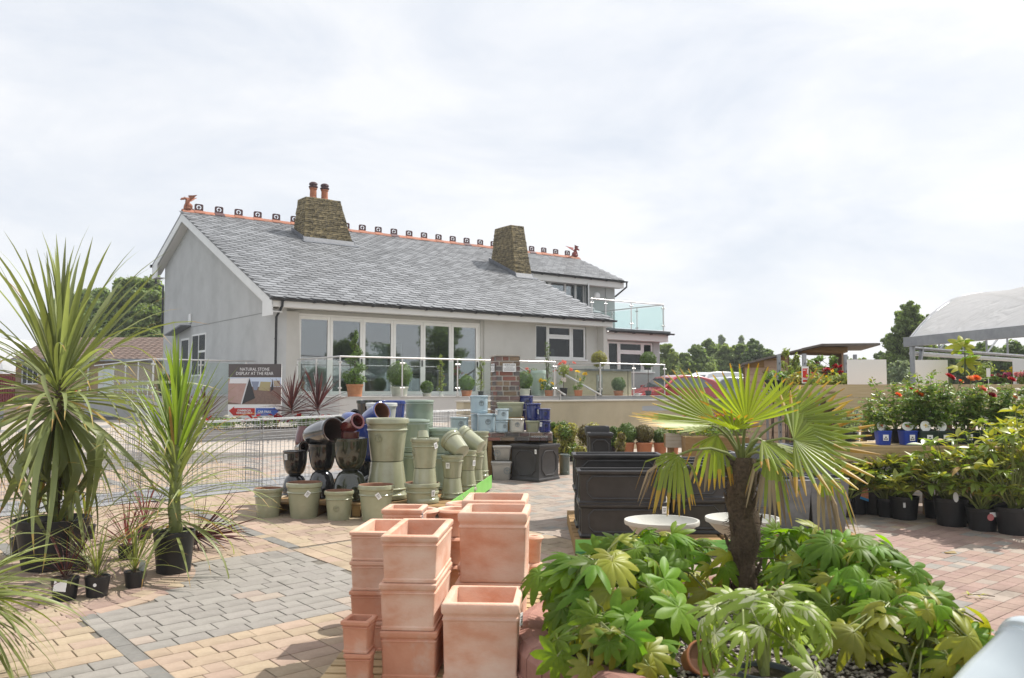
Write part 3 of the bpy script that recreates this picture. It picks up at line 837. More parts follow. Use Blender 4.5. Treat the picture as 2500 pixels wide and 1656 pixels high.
# chimneys ----------------------------------------------------------------
def chimney(t0, t1, s0, s1, ins, z1, pots=()):
    ch = thing('chimney', None, None); ch.parent = house
    (it0, it1, is0, is1) = ins
    zb0 = zf(s0) - .12
    B = [Vector((t0, s0, zb0)), Vector((t1, s0, zb0)), Vector((t1, s1, zb0)), Vector((t0, s1, zb0))]
    T = [Vector((t0 + it0, s0 + is0, z1)), Vector((t1 - it1, s0 + is0, z1)), Vector((t1 - it1, s1 - is1, z1)), Vector((t0 + it0, s1 - is1, z1))]
    b = MB()
    cb = sum(B, Vector()) / 4; ct = sum(T, Vector()) / 4
    b.add([cb + (p - cb) * .97 for p in B] + [ct + (p - ct) * .96 for p in T], [(3, 2, 1, 0), (4, 5, 6, 7), (0, 1, 5, 4), (1, 2, 6, 5), (2, 3, 7, 6), (3, 0, 4, 7)])
    b.build('core', stone_joint_m, ch)
    r = random.Random(int(t0 * 10))
    nco = int((z1 - zb0) / .082)
    for fi, (i, j) in enumerate(((0, 1), (3, 0), (1, 2), (2, 3))):
        nrm = (B[j] - B[i]).cross(T[i] - B[i]).normalized()
        if (nrm).dot((B[i] + B[j]) / 2 - cb) < 0: nrm = -nrm
        for c in range(nco):
            v0, v1 = (c + .05) / nco, (c + .95) / nco
            wl = ((B[j] - B[i]).length * (1 - v0) + (T[j] - T[i]).length * v0)
            u = -.01
            while u < .995:
                du = (.14 + .34 * r.random()) / wl
                u1 = min(1.01, u + du)
                if 1.0 - u1 < .09 / wl: u1 = 1.01
                def P(uu, vv): return (B[i].lerp(B[j], uu)).lerp(T[i].lerp(T[j], uu), vv)
                e = .006 / wl
                q = [P(u + e, v0), P(u1 - e, v0), P(u1 - e, v1), P(u + e, v1)]
                pr = .012 + .028 * r.random()
                ctr = sum(q, Vector()) / 4
                if ctr.z > (zf(ctr.y) if ctr.y < S_R else zb(ctr.y)) - .05:
                    k = MB(); out = [p + nrm * pr * (.75 + .5 * r.random()) for p in q]; mid = sum(out, Vector()) / 4 + nrm * .008
                    inn = [p - nrm * .03 for p in q]
                    k.add([p - ctr for p in inn + out + [mid]], [(4, 5, 8), (5, 6, 8), (6, 7, 8), (7, 4, 8), (0, 1, 5, 4), (1, 2, 6, 5), (2, 3, 7, 6), (3, 0, 4, 7)])
                    low = ctr.z < zf(s0) + .17 and fi == 0
                    put('stone', k.mesh('stone', sand_stone_m if low else stone_m), ch, ctr)
                u = u1
    b = MB(); b.add([p + Vector((0, 0, -.005)) for p in T] + [ct + (p - ct) * .6 + Vector((0, 0, .05)) for p in T], [(0, 1, 5, 4), (1, 2, 6, 5), (2, 3, 7, 6), (3, 0, 4, 7), (4, 5, 6, 7)])
    b.build('mortar_cap', stone_joint_m, ch)
    b = MB()
    for tt, sx in ((t0, -1), (t1, 1)):
        b.prism([(s0 - .1, zf(s0 - .1) + .02), (s1 if s1 < S_R else S_R, zf(min(s1, S_R)) + .02), (s1 if s1 < S_R else S_R, zf(min(s1, S_R)) + .17), (s0 - .03, zf(s0) + .15)], tt + sx * .02, tt + sx * .055, 'x')
    b.prism([(s0 - .10, zf(s0 - .1) + .025), (s0 - .02, zf(s0) + .14), (s0 - .02, zf(s0) + .01)], t0 - .05, t1 + .05, 'x')
    vs = [(t0 - .1, s0 - .28, zf(s0 - .28) + .02), (t1 + .1, s0 - .28, zf(s0 - .28) + .02), (t1 + .1, s0 - .05, zf(s0 - .05) + .02), (t0 - .1, s0 - .05, zf(s0 - .05) + .02)]
    b.add(vs + [(x, y, z + .012) for x, y, z in vs], [(4, 5, 6, 7), (0, 1, 5, 4), (1, 2, 6, 5), (3, 0, 4, 7), (2, 3, 7, 6)])
    b.build('flashing', lead_m, ch)
    for (pt, ps) in pots:
        b = MB(); b.lathe([(.145, 0), (.15, .04), (.13, .06), (.125, .34), (.15, .36), (.15, .40), (.12, .42)], 16, m=0)
        b.lathe([(.165, .42), (.175, .44), (.175, .47), (.13, .50), (.13, .53), (.165, .54), (.15, .60), (.09, .64), (.02, .655)], 16, m=1)
        b.build('chimney_pot', [chimpot_m, M('dark_pot_cowl', (.07, .03, .035), rough=.7)], ch, (pt, ps, z1 + .03), smooth=35)
chimney(3.46, 5.48, 6.24, 7.35, (.17, .46, .28, .1), 9.05, ((4.05, 6.82), (4.52, 6.82)))
chimney(11.81, 12.63, 4.17, 6.05, (.08, .1, .45, .3), 8.62)
# bifold doors --------------------------------------------------------------
def frame(mb, x0, x1, z0, z1, w, y0, y1, wt=None, wb=None):
    wt = wt or w; wb = wb or w
    mb.span(x0, x0 + w, y0, y1, z0, z1); mb.span(x1 - w, x1, y0, y1, z0, z1)
    mb.span(x0 + w, x1 - w, y0 + .001, y1 - .001, z1 - wt, z1); mb.span(x0 + w, x1 - w, y0 + .001, y1 - .001, z0, z0 + wb)
b = MB(); frame(b, .66, 7.22, TF + .005, 3.99, .055, .10, .20, .06, .03); o = b.build('door_frame', cream_m, house)
ed = [.715, 1.74, 2.83, 3.91, 5.0, 6.09, 7.165]
for i in range(6):
    b = MB(); x0, x1 = ed[i] + .004, ed[i + 1] - .004; frame(b, x0, x1, TF + .04, 3.925, .085, .12, .185, .1, .11)
    lf = b.build('door_leaf', cream_m, house)
    b = MB(); b.span(x0 + .08, x1 - .08, .148, .158, TF + .14, 3.83); b.build('glass_pane', win_glass, lf)
    if i in (1, 3, 5):
        b = MB(); b.box(x1 - .04, .10, TF + 1.05, .03, .035, .2); b.build('handle', black_m, lf)
b = MB()
b.span(.3, 12.4, .32, .34, 3.6, 4.1); b.add([(.35, .3, TF - .02), (12.4, .3, TF - .02), (12.4, 5.0, TF - .02), (.35, 5.0, TF - .02)], [(0, 1, 2, 3)])
b.add([(.35, 5.0, TF), (12.4, 5.0, TF), (12.4, 5.0, 4.1), (.35, 5.0, 4.1)], [(0, 1, 2, 3)]); b.add([(.35, .3, 4.1), (12.4, .3, 4.1), (12.4, 5, 4.1), (.35, 5, 4.1)], [(3, 2, 1, 0)])
b.span(8.4, 8.5, .4, 5, TF, 4.1)
fu = MB()
for x_, y_ in ((1.4, 2.2), (3.0, 3.2), (4.4, 1.9), (5.9, 3.0)):
    fu.span(x_, x_ + .9, y_, y_ + .7, TF + .70, TF + .74); fu.span(x_ + .42, x_ + .48, y_ + .32, y_ + .38, TF, TF + .7); fu.span(x_ - .35, x_ - .3, y_ + .1, y_ + .5, TF, TF + .9); fu.span(x_ + 1.2, x_ + 1.25, y_ + .1, y_ + .5, TF, TF + .9)
fu.span(1.0, 7.2, 4.6, 4.95, TF, TF + 1.0); fu.span(5.2, 6.9, 4.9, 4.98, 2.9, 3.5); fu.span(1.3, 2.1, 4.9, 4.98, 2.7, 3.6)
fu.build('furniture', cream_m, house)
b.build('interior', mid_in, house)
ps = MB(); ps.span(3.06, 3.72, .162, .166, 2.1, 3.15)
pst = ps.build('poster', paper_m, house)
lettering('KITCHEN\nGARDEN', .13, M('poster_ink', (.35, .45, .5), rough=.6), pst, (3.39, .159, 2.52), (R(90), 0, 0), .0006)
# windows --------------------------------------------------------------------
def window(x0, x1, z0, z1, y, lay, glass=dark_glass, fr=white_m, sill=True, depth=.07, parent=None, inside=True):
    b = MB(); frame(b, x0, x1, z0, z1, .05, y, y + depth)
    w = None
    cells = []
    for (a0, a1, c0, c1, sash) in lay:
        X0, X1 = x0 + (x1 - x0) * a0, x0 + (x1 - x0) * a1; Z0, Z1 = z0 + (z1 - z0) * c0, z0 + (z1 - z0) * c1
        if sash: frame(b, X0 + .012, X1 - .012, Z0 + .012, Z1 - .012, .065, y - .014, y + depth - .012)
        cells.append((X0, X1, Z0, Z1))
    for X0, X1, Z0, Z1 in cells:
        if X0 > x0 + .06: b.span(X0 - .03, X0 + .03, y + .003, y + depth - .003, Z0, Z1)
        if Z0 > z0 + .06: b.span(X0, X1, y + .005, y + depth - .005, Z0 - .03, Z0 + .03)
    w = b.build('window', fr, parent or house)
    for X0, X1, Z0, Z1 in cells:
        p = MB(); p.span(X0 + .03, X1 - .03, y + .025, y + .035, Z0 + .03, Z1 - .03); p.build('pane', glass, w)
    if sill:
        p = MB(); p.span(x0 - .06, x1 + .06, y - .09, y + .02, z0 - .055, z0 - .002); p.build('sill', fr, w)
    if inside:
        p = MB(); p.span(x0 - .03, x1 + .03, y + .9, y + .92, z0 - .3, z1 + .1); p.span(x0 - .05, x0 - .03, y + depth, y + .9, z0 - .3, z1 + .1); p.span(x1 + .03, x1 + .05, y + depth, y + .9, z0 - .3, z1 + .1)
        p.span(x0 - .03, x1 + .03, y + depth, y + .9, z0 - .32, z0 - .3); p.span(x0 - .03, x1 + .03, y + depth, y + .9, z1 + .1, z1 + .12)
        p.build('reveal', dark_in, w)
    return w
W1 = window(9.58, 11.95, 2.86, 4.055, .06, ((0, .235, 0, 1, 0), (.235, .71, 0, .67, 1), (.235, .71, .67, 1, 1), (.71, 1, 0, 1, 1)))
b = MB(); b.box(10.45, .13, 3.06, .14, .01, .32); b.build('window_card', paper_m, house)
window(13.31, 15.77, 2.46, 3.61, .34, ((0, .25, 0, 1, 1), (.25, .77, 0, .66, 1), (.25, .77, .66, 1, 1), (.77, 1, 0, 1, 1)))
window(13.2, 16.95, 5.2, 6.62, UW + .05, ((0, .21, 0, .66, 0), (0, .21, .66, 1, 1), (.21, .45, 0, .66, 0), (.21, .45, .66, 1, 1), (.45, .7, 0, .66, 0), (.45, .7, .66, 1, 1), (.7, .85, 0, 1, 0), (.85, 1, 0, 1, 1)), glass=win_glass)
b = MB(); frame(b, 0, .6, 5.2, 6.6, .07, 0, .05)
cs = b.build('casement', white_m, house, (16.95, UW, 0), (0, 0, R(-118)))
b = MB(); b.span(.06, .54, .02, .03, 5.26, 6.54); b.build('pane', dark_glass, cs)
b = MB(); b.lathe([(.0, 0), (.17, 0), (.175, .05), (.15, .09), (.10, .115), (0, .12)], 20, close0=False, close1=False)
o = b.build('bulkhead_light', paper_m, house, (17.65, UW - .002, 6.12), (R(90), 0, 0), smooth=50)
b = MB(); b.lathe([(.0, 0), (.03, 0), (.03, .02), (0, .02)], 10); 
for i in range(6): put('downlight', b.mesh('downlight', steel_m), house, (1.2 + i * 1.1, -.22, 4.085)) if i == 0 else put('downlight', bpy.data.meshes['downlight'], house, (1.2 + i * 1.1, -.22, 4.085))
# gable details ---------------------------------------------------------------
s0, z0 = h_t(470, 818, 0); s1, z1 = h_t(502, 918, 0)
sa, za = h_t(443, 828, 0); sb_, zb_ = h_t(461, 915, 0)
b = MB(); frame(b, min(sa, sb_), max(sa, sb_), 1.55, za, .07, -.03, .02)
d = b.build('side_door', white_m, house, (0, 0, 0), (0, 0, R(90)))
d.rotation_euler = (0, 0, R(90)); d.location = (0, 0, 0)
b = MB(); b.span(min(sa, sb_) + .07, max(sa, sb_) - .07, .0, .012, 1.6, za - .08); b.build('pane', dark_glass, d)
b = MB(); frame(b, min(s0, s1), max(s0, s1), z1, z0, .06, -.03, .025)
m_ = (min(s0, s1) + max(s0, s1)) / 2
b.span(m_ - .03, m_ + .03, -.031, .024, z1 + .06, z0 - .06); b.span(min(s0, s1) + .06, m_ - .03, -.029, .02, z1 + .55 * (z0 - z1), z1 + .6 * (z0 - z1))
gw = b.build('window', white_m, house, (0, 0, 0), (0, 0, R(90)))
b = MB(); b.span(min(s0, s1) + .05, max(s0, s1) - .05, .0, .01, z1 + .05, z0 - .05); b.build('pane', dark_glass, gw)
b = MB(); b.prism([(min(sa, sb_) - .15, za + .45), (max(sa, sb_) + .9, za + .2), (max(sa, sb_) + .9, za + .16), (min(sa, sb_) - .15, za + .40)], -.4, -.003, 'x'); b.build('door_canopy', zinc_m, house)
s2, z2 = h_t(466, 778, 0)
b = MB(); b.span(-.06, -.002, s2 - .12, s2 + .12, z2 - .17, z2 + .17); bevel(b.build('alarm_box', white_m, house), .02)
b = MB(); b.span(-.006, .002, .05, 8.3, 4.02, 4.04); b.build('string_line', M('wall_joint', (.27, .27, .27), rough=.9), house)

# ================================================================== TERRACE, RAILINGS, STEPS
terr = thing('terrace', 'raised terrace with pale rendered wall in front of the grey house', 'terrace', C0, HR)
SF = -3.29; TL, TRR = .45, 13.47; ST0, ST1 = 7.9, 9.5
b = MB()
b.span(TL, ST0, SF, 0, .3, TF - .03); b.span(ST1, TRR, SF, 0, .3, TF - .03); b.span(ST0, ST1, -1.2, 0, .3, TF - .03)
b.span(-3.0, -.001, 1.6, 12.5, .3, TF - .03)
b.build('terrace_wall', terrace_m, terr)
b = MB()
b.span(TL - .02, ST0, SF - .02, .1, TF - .03, TF); b.span(ST1, TRR + .02, SF - .02, .1, TF - .03, TF); b.span(ST0, ST1, -1.2, .1, TF - .031, TF - .001)
b.span(-3.02, 0, 1.58, 12.5, TF - .03, TF)
b.build('terrace_floor', deck_m, terr)
for i in range(4):
    b = MB(); b.span(ST0 + .002, ST1 - .002, -1.2 - .52 * (i + 1), -1.2 - .52 * i - .001, .3, TF - .165 * (i + 1)); b.build('step', deck_m, terr)
def railing(label, pts, posts, z, h=1.06, glass=rail_glass, gap=.06, name='glass_railing', cap_both=True):
    """pts: corners (t, s) of the run; posts: distances of the posts along it"""
    rl = thing(name, label, 'railing', C0, HR)
    P = [Vector((p[0], p[1], 0)) for p in pts]
    seg = [(P[i + 1] - P[i]).length for i in range(len(P) - 1)]
    def along(d):
        for i, L in enumerate(seg):
            if d <= L + 1e-6 or i == len(seg) - 1: return P[i].lerp(P[i + 1], d / L), i
            d -= L
    b = MB(); b.tube([p + Vector((0, 0, z + h)) for p in P], .024, 10); b.build('top_rail', steel_m, rl, smooth=50)
    for d in posts:
        p, i = along(d); b = MB()
        b.tube([p + Vector((0, 0, z)), p + Vector((0, 0, z + h))], .021, 10); b.tube([p + Vector((0, 0, z)), p + Vector((0, 0, z + .02))], .05, 12)
        post = b.build('post', steel_m, rl, smooth=50)
        c = MB(); dr = (P[i + 1] - P[i]).normalized()
        for zz in (.22, .86):
            for sg in (-1, 1): c.tube([p + dr * sg * .022 + Vector((0, 0, z + zz * h)), p + dr * sg * .075 + Vector((0, 0, z + zz * h))], .026, 8)
        c.build('clamp', steel_m, post, smooth=50)
    for k in range(len(posts) - 1):
        p, i = along(posts[k]); q, j = along(posts[k + 1] - 1e-4)
        dr = (q - p).normalized(); n_ = Vector((-dr.y, dr.x, 0)) * .006
        p2, q2 = p + dr * gap, q - dr * gap
        b = MB(); vs = []
        for sg in (-1, 1):
            for pp, zz in ((p2, z + .06), (q2, z + .06), (q2, z + h - .07), (p2, z + h - .07)): vs.append(pp + n_ * sg + Vector((0, 0, zz)))
        b.add(vs, [(3, 2, 1, 0), (4, 5, 6, 7), (0, 1, 5, 4), (1, 2, 6, 5), (2, 3, 7, 6), (3, 0, 4, 7)])
        b.build('glass_panel', glass, rl)
    return rl
railing('steel and glass railing along the terrace in front of the folding doors', [(TL, -.5), (TL, SF), (7.75, SF)], [.0, 1.3, 2.79, 2.79 + 1.86, 2.79 + 3.67, 2.79 + 5.5, 2.79 + 7.27], TF)
railing('steel and glass railing on the terrace right of the steps', [(9.65, -1.0), (9.65, SF), (12.65, SF)], [.0, 2.27, 2.29, 2.29 + 1.5, 2.29 + 2.98], TF)
railing('glass railing round the side terrace below the gable', [(-.05, 1.62), (-2.98, 1.62), (-2.98, 9.5)], [.25, 1.6, 2.92, 2.94, 4.6, 6.2, 7.8, 9.4], TF)
railing('glass balcony railing on the flat roof of the extension', [(12.3, .12), (16.2, .12), (16.2, 5.2)], [.05, .75, 2.1, 3.9, 3.92, 5.4, 6.9, 8.4], 4.08, 1.09, aqua_glass)
def handrail(label, t):
    h_ = thing('handrail', label, 'handrail', C0, HR); b = MB()
    b.tube([(t, -1.0, TF + 1.0), (t, -3.55, TF + .02)], .032, 10); b.build('rail', steel_m, h_, smooth=50)
    b = MB()
    for s in (-1.25, -3.3): 
        zt = TF + 1.0 - (abs(s) - 1.0) / 2.55 * .98; b.tube([(t, s, zt - (.9 if s > -2 else .62)), (t, s, zt)], .016, 8)
    b.build('support', steel_m, h_, smooth=50)
handrail('left of two sloping steel handrails beside the terrace steps', ST0 + .06)
handrail('right of two sloping steel handrails beside the terrace steps', ST1 - .06)
# balcony stair balustrade (pale green bars behind the balcony glass)
sb = thing('stair_balustrade', 'pale green barred balustrade of the stair behind the balcony glass', 'balustrade', H(0, 0, 0), HR)
aqua_paint = M('pale_green_paint', (.10, .19, .19), rough=.4)
b = MB(); b.tube([(15.2, 4.9, 5.05), (16.1, 4.9, 5.05)], .02, 6); b.tube([(16.1, 4.9, 5.05), (16.1, 3.6, 5.05)], .02, 6); b.tube([(14.1, 4.9, 4.15), (15.2, 4.9, 5.05)], .02, 6)
b.build('rail', aqua_paint, sb)
me_ = None
for i in range(15):
    p = (15.2 + i * .10, 4.9) if i < 10 else (16.1, 4.9 - (i - 9) * .2)
    if me_ is None: k = MB(); k.tube([(0, 0, 4.08), (0, 0, 5.05)], .016, 6); me_ = k.mesh('bar', aqua_paint)
    put('bar', me_, sb, (p[0], p[1], 0))
# beige wall ------------------------------------------------------------------
def on_u(p0, t): return Vector((p0[0] + HU.x * t, p0[1] + HU.y * t, 0))
BW0 = (1.74, 16.2)
bw = thing('garden_wall', 'long low beige rendered wall with a slot, in front of the terrace', 'wall', (BW0[0], BW0[1], 0), HR)
zt = 1.485
slot0, slot1 = None, None
def bw_t(x):
    r = ray(x, 1000); k = r[0] / r[1]
    return (k * BW0[1] - BW0[0]) / (HU.x - k * HU.y)
tl_, tr_ = bw_t(1132), bw_t(2250); q0, q1 = bw_t(1568), bw_t(1672)
zs0 = CAM_H - (1003 - 957) / F_PX * (BW0[1] + HU.y * q0); zs1 = CAM_H - (990.5 - 957) / F_PX * (BW0[1] + HU.y * q0)
b = MB(); b.span(tl_, q0, 0, .22, .2, zt); b.span(q1, tr_, 0, .22, .2, zt); b.span(q0, q1, 0, .22, .2, zs0); b.span(q0, q1, 0, .22, zs1, zt)
b.build('wall', beige_m, bw)
b = MB(); b.span(tl_ - .02, tr_ + .02, -.025, .245, zt, zt + .025); b.build('coping', coping_m, bw)
# ================================================================== POTS
PM = {}
def prof_taper(r, h, rb, t=.022):
    def rr(z): return rb + (r * .955 - rb) * z / h
    return ([(rb * .94, 0), (rb, .012 * h)] + [(rr(h * q), h * q) for q in (.2, .45, .70)] +
            [(rr(h * .70) + .004, .705 * h), (rr(h * .73) + .012, .725 * h), (rr(h * .75) + .004, .75 * h), (rr(h * .76), .758 * h), (rr(h * .85), .85 * h),
             (rr(h * .87) + .006, .865 * h), (r, .885 * h), (r, .965 * h), (r * .99, .99 * h), (r - t * .5, h)],
            [(r - t, .99 * h), (r - t * 1.15, .95 * h), (rb - t, .06 * h), (0.01, .055 * h)])
def prof_cyl(r, h, rb, t=.02):
    return ([(rb * .96, 0), (rb, .015 * h), (rb, .06 * h), (rb + .006, .075 * h), (rb, .09 * h), (rb, .13 * h), (rb + .006, .145 * h), (rb, .16 * h), (r * .985, .5 * h), (r * .985, .84 * h),
             (r * .99 + .005, .86 * h), (r * .985, .88 * h), (r * .985, .90 * h), (r + .008, .915 * h), (r + .01, .955 * h), (r + .004, .99 * h), (r - t * .5, h)],
            [(r - t, .985 * h), (r - t, .9 * h), (rb - t, .06 * h), (.01, .055 * h)])
def prof_egg(r, h, rb, t=.02):
    o = [(rb * .95, 0), (rb, .012 * h)]
    for q in (.08, .18, .3, .45, .6, .75, .88): o.append((rb + (r * 1.0 - rb) * math.sin(min(1, q * 1.28) * math.pi / 2) ** .55, q * h))
    o += [(r, .93 * h), (r + .004, .96 * h), (r + .003, .99 * h), (r - t * .4, h)]
    i = [(r - t, .985 * h), (r - t * 1.1, .9 * h), (r - t * 1.2, .6 * h), (rb, .12 * h), (.01, .07 * h)]
    return o, i
def prof_plain(r, h, rb, t=.012):
    return ([(rb * .97, 0), (rb, .01 * h), (rb + (r * .94 - rb) * .8, .8 * h), (r * .95, .86 * h), (r, .87 * h), (r, .985 * h), (r - t * .5, h)],
            [(r - t, .98 * h), (r - t, .9 * h)])
def prof_bowl_low(r, h, rb, t=.03):
    return ([(rb * .95, 0), (rb, .02 * h), (rb + (r * .93 - rb) * .75, .72 * h), (r * .94, .78 * h), (r, .82 * h), (r + .01, .9 * h), (r, .98 * h), (r - t * .5, h)],
            [(r - t, .97 * h), (r - t * 1.3, .85 * h), (rb - t, .1 * h), (.01, .09 * h)])
STY = {'taper': prof_taper, 'cyl': prof_cyl, 'egg': prof_egg, 'plain': prof_plain, 'low': prof_bowl_low}
def pot_mesh(style, r, h, rb, mats, n=36, rib=0):
    key = (style, round(r, 3), round(h, 3), round(rb, 3), mats[0].name, mats[1].name, rib)
    if key in PM: return PM[key]
    o, i = STY[style](r, h, rb); b = MB()
    prof = o + i; ms = [0] * (len(o) - 1) + [1] * len(i)
    if rib:
        rings = []
        rr_ = random.Random(2)
        ph = [rr_.random() * .0 for _ in range(n)]
        for k, (q, z) in enumerate(prof):
            a = rib if 0 < k < len(o) - 4 else 0
            rings.append([((q + a * (1 if (j + (k // 2 if k % 2 else k // 2)) % 2 else -1) * (.6 + .4 * math.sin(j * 2.3))) * math.cos(2 * math.pi * j / n), (q + a * (1 if (j + k // 2) % 2 else -1)) * math.sin(2 * math.pi * j / n), z) for j in range(n)])
        b.loft(rings, ms=ms)
    else: b.lathe(prof, n, ms=ms)
    PM[key] = b.mesh('body', list(mats), 42); return PM[key]
def radius_at(style, r, h, rb, z):
    o, _ = STY[style](r, h, rb)
    for (r0, z0), (r1, z1) in zip(o, o[1:]):
        if z0 <= z <= z1 and z1 > z0: return r0 + (r1 - r0) * (z - z0) / (z1 - z0)
    return r
def emblem(parent, style, r, h, rb, zc, size, ang, mat):
    b = MB()
    def on_s(u, v):
        R0 = radius_at(style, r, h, rb, zc + v) + .0035; t = R(ang) + u / R0
        return Vector((R0 * math.cos(t), R0 * math.sin(t), zc + v))
    for q, w in ((1, .08), (.86, .05)):
        b.tube([on_s(size * q * math.cos(2 * math.pi * i / 24), size * q * math.sin(2 * math.pi * i / 24)) for i in range(25)], size * w, 5, False)
    b.tube([on_s(0, -size * .6), on_s(0, -.1 * size), on_s(0, .25 * size)], [size * .13, size * .09, size * .06], 5)
    for a in (-70, -35, 0, 35, 70):
        u, v = math.sin(R(a)) * size * .5, math.cos(R(a)) * size * .5 + size * .02
        b.tube([on_s(u * .3, v * .3), on_s(u, v)], [size * .06, size * .05], 4)
        b.tube([on_s(u + size * .13 * math.cos(k * 1.05), v + size * .10 * math.sin(k * 1.05)) for k in range(7)], size * .05, 4, False)
    b.tube([on_s(-size * .35, -.6 * size), on_s(size * .35, -.6 * size)], size * .05, 4)
    b.build('emblem', mat, parent, smooth=60)
def price_tag(parent, p, ang, w=.045, hh=.06, spin=0.0, mat=None):
    b = MB(); b.box(0, 0, -hh / 2, w, .002, hh)
    o = b.build('price_tag', mat or paper_m, parent, p, (R(3), R(spin), R(ang) + R(90)))
    c = MB(); 
    for k in range(3): c.box(0, -.0016, -hh * (.3 + .2 * k), w * (.7 - .15 * k), .001, hh * .07)
    c.build('print', ink_m, o)
    return o
def pot(name, label, P, r, h, mats, style='taper', rb=None, inv=False, axis=None, em=None, tagp=None, group=None, cat='pot', rib=0, n=36, spin=0.0):
    rb = rb or r * .74
    if axis is not None:
        q = Vector(axis).normalized().to_track_quat('Z', 'Y'); e = q.to_euler()
        t = thing(name, label, cat, P, 0, group, tilt=e)
    elif inv: t = thing(name, label, cat, P + Vector((0, 0, h)), 0, group, tilt=(math.pi, 0, spin))
    else: t = thing(name, label, cat, P, spin, group)
    put('body', pot_mesh(style, r, h, rb, mats, n, rib), t)
    if em: emblem(t, style, r, h, rb, em[1] * h, em[2] if len(em) > 2 else r * .2, em[0], mats[0] if len(em) < 4 else em[3])
    if tagp:
        zz = tagp[1] * h; R0 = radius_at(style, r, h, rb, zz) + .012
        price_tag(t, Vector((R0 * math.cos(R(tagp[0])), R0 * math.sin(R(tagp[0])), zz)), tagp[0], spin=tagp[2] if len(tagp) > 2 else 0, w=tagp[3] if len(tagp) > 3 else .045, hh=.065)
    return t
SG = 'sage green glazed pots on and before the pallet'
SA = (sage_m, clay_in); SGI = (sage_m, sage_m)
def ground_pot(label, cx, yb, wpx, hr, em=None, tagp=None, mats=SA):
    g = G(cx, yb); w = wpx * g.y / F_PX; r = w / 2
    P = on(g.x * (1 + r * .7 / g.y), g.y + r * .74)
    P.z -= .004
    return pot('glazed_pot', label, P, r, w * hr, mats, em=em, tagp=tagp, group=SG)
ground_pot('leftmost small sage green pot standing alone on the paving', 653.6, 1266, 71.8, .98)
ground_pot('large sage green pot on the paving before the black pots, white tag at its rim', 741.5, 1269, 88.5, .98, tagp=(-60, .78, 40))
ground_pot('small sage green pot on the paving with a round tree emblem on its front', 827, 1273, 72.7, .98, em=(-92, .42))
ground_pot('large sage green pot with a tilted tag, left of the terracotta stacks', 917.4, 1276.6, 90, .98, tagp=(-80, .80, -35))
ground_pot('sage green pot with a white tag on its right, just behind the terracotta pots', 1030, 1264, 88, .92, tagp=(-45, .80, 0), em=(-150, .4))
# pallets ------------------------------------------------------------------
def pallet(name, label, x0, y0, wx, wy, rz, z=None, h=.13, nb=9, mat=pallet_m, group=None, across=True):
    p = thing(name, label, 'pallet', (x0, y0, hz(y0 + wy / 2) if z is None else z), rz, group)
    p.rotation_euler = (SL, 0, rz); p.location.z = hz(y0) + .004
    bw_ = wx / nb if not across else wy / nb
    me = {}
    for k in range(nb):
        b = MB()
        if across: b.span(0, wx, k * bw_ + .012, (k + 1) * bw_ - .012, h - .02, h)
        else: b.span(k * bw_ + .012, (k + 1) * bw_ - .012, 0, wy, h - .02, h)
        b.build('board', mat, p)
    for k in range(3):
        b = MB(); q = [.0, .5, 1][k]
        if across: b.span(q * (wx - .09), q * (wx - .09) + .09, .002, wy - .002, .0, h - .021)
        else: b.span(.002, wx - .002, q * (wy - .09), q * (wy - .09) + .09, .0, h - .021)
        b.build('bearer', mat, p)
    return p
RZD = R(-10)
D0 = Vector((-2.62, 9.5)); dx_ = Vector((math.cos(RZD), math.sin(RZD))); dy_ = Vector((-math.sin(RZD), math.cos(RZD)))
pallet('pallet', 'brown timber pallet under the black and sage glazed pots', D0.x, D0.y, 1.03, 2.2, RZD, mat=oldwood_m, nb=10)
q = D0 + dx_ * 1.06
pallet('pallet', 'timber pallet with a bright green edge board under the sage pots', q.x, q.y, .92, 2.2, RZD, mat=oldwood_m, nb=10)
PZ = .14
def edge_board(name, label, p, q_, z0, z1, text=None, tx=.5, size=.06, par=None, trim=False):
    p, q_ = Vector(p), Vector(q_); d = q_ - p; L = d.length
    t = thing(name, label, 'board', (p.x, p.y, 0), math.atan2(d.y, d.x))
    b = MB(); za, zb_ = p.z, q_.z
    vs = [(0, 0, za + z0), (L, 0, zb_ + z0), (L, .012, zb_ + z0), (0, .012, za + z0), (0, 0, za + z1), (L, 0, zb_ + z1), (L, .012, zb_ + z1), (0, .012, za + z1)]
    b.add(vs, [(3, 2, 1, 0), (4, 5, 6, 7), (0, 1, 5, 4), (1, 2, 6, 5), (2, 3, 7, 6), (3, 0, 4, 7)]); b.build('board', greenboard_m, t)
    if trim:
        b = MB(); vs = [(0, -.003, za + z0 - .012), (L, -.003, zb_ + z0 - .012), (L, .012, zb_ + z0 - .012), (0, .012, za + z0 - .012), (0, -.003, za + z0 + .012), (L, -.003, zb_ + z0 + .012), (L, .012, zb_ + z0 + .012), (0, .012, za + z0 + .012)]
        b.add(vs, [(3, 2, 1, 0), (4, 5, 6, 7), (0, 1, 5, 4), (1, 2, 6, 5), (2, 3, 7, 6), (3, 0, 4, 7)]); b.build('trim', greentrim_m, t)
    if text: lettering(text, size, M('board_ink', (.02, .05, .02), rough=.6), t, (L * tx, -.002, za + (zb_ - za) * tx + (z0 + z1) / 2), (R(90), 0, 0))
    return t
e0 = D0 + dx_ * 2.07 - Vector((.06, 0)); e1 = e0 + dy_ * 2.2
edge_board('edge_board', 'bright green board along the right edge of the sage pot pallet', (e0.x, e0.y, hz(e0.y)), (e1.x, e1.y, hz(e1.y)), .03, .19)
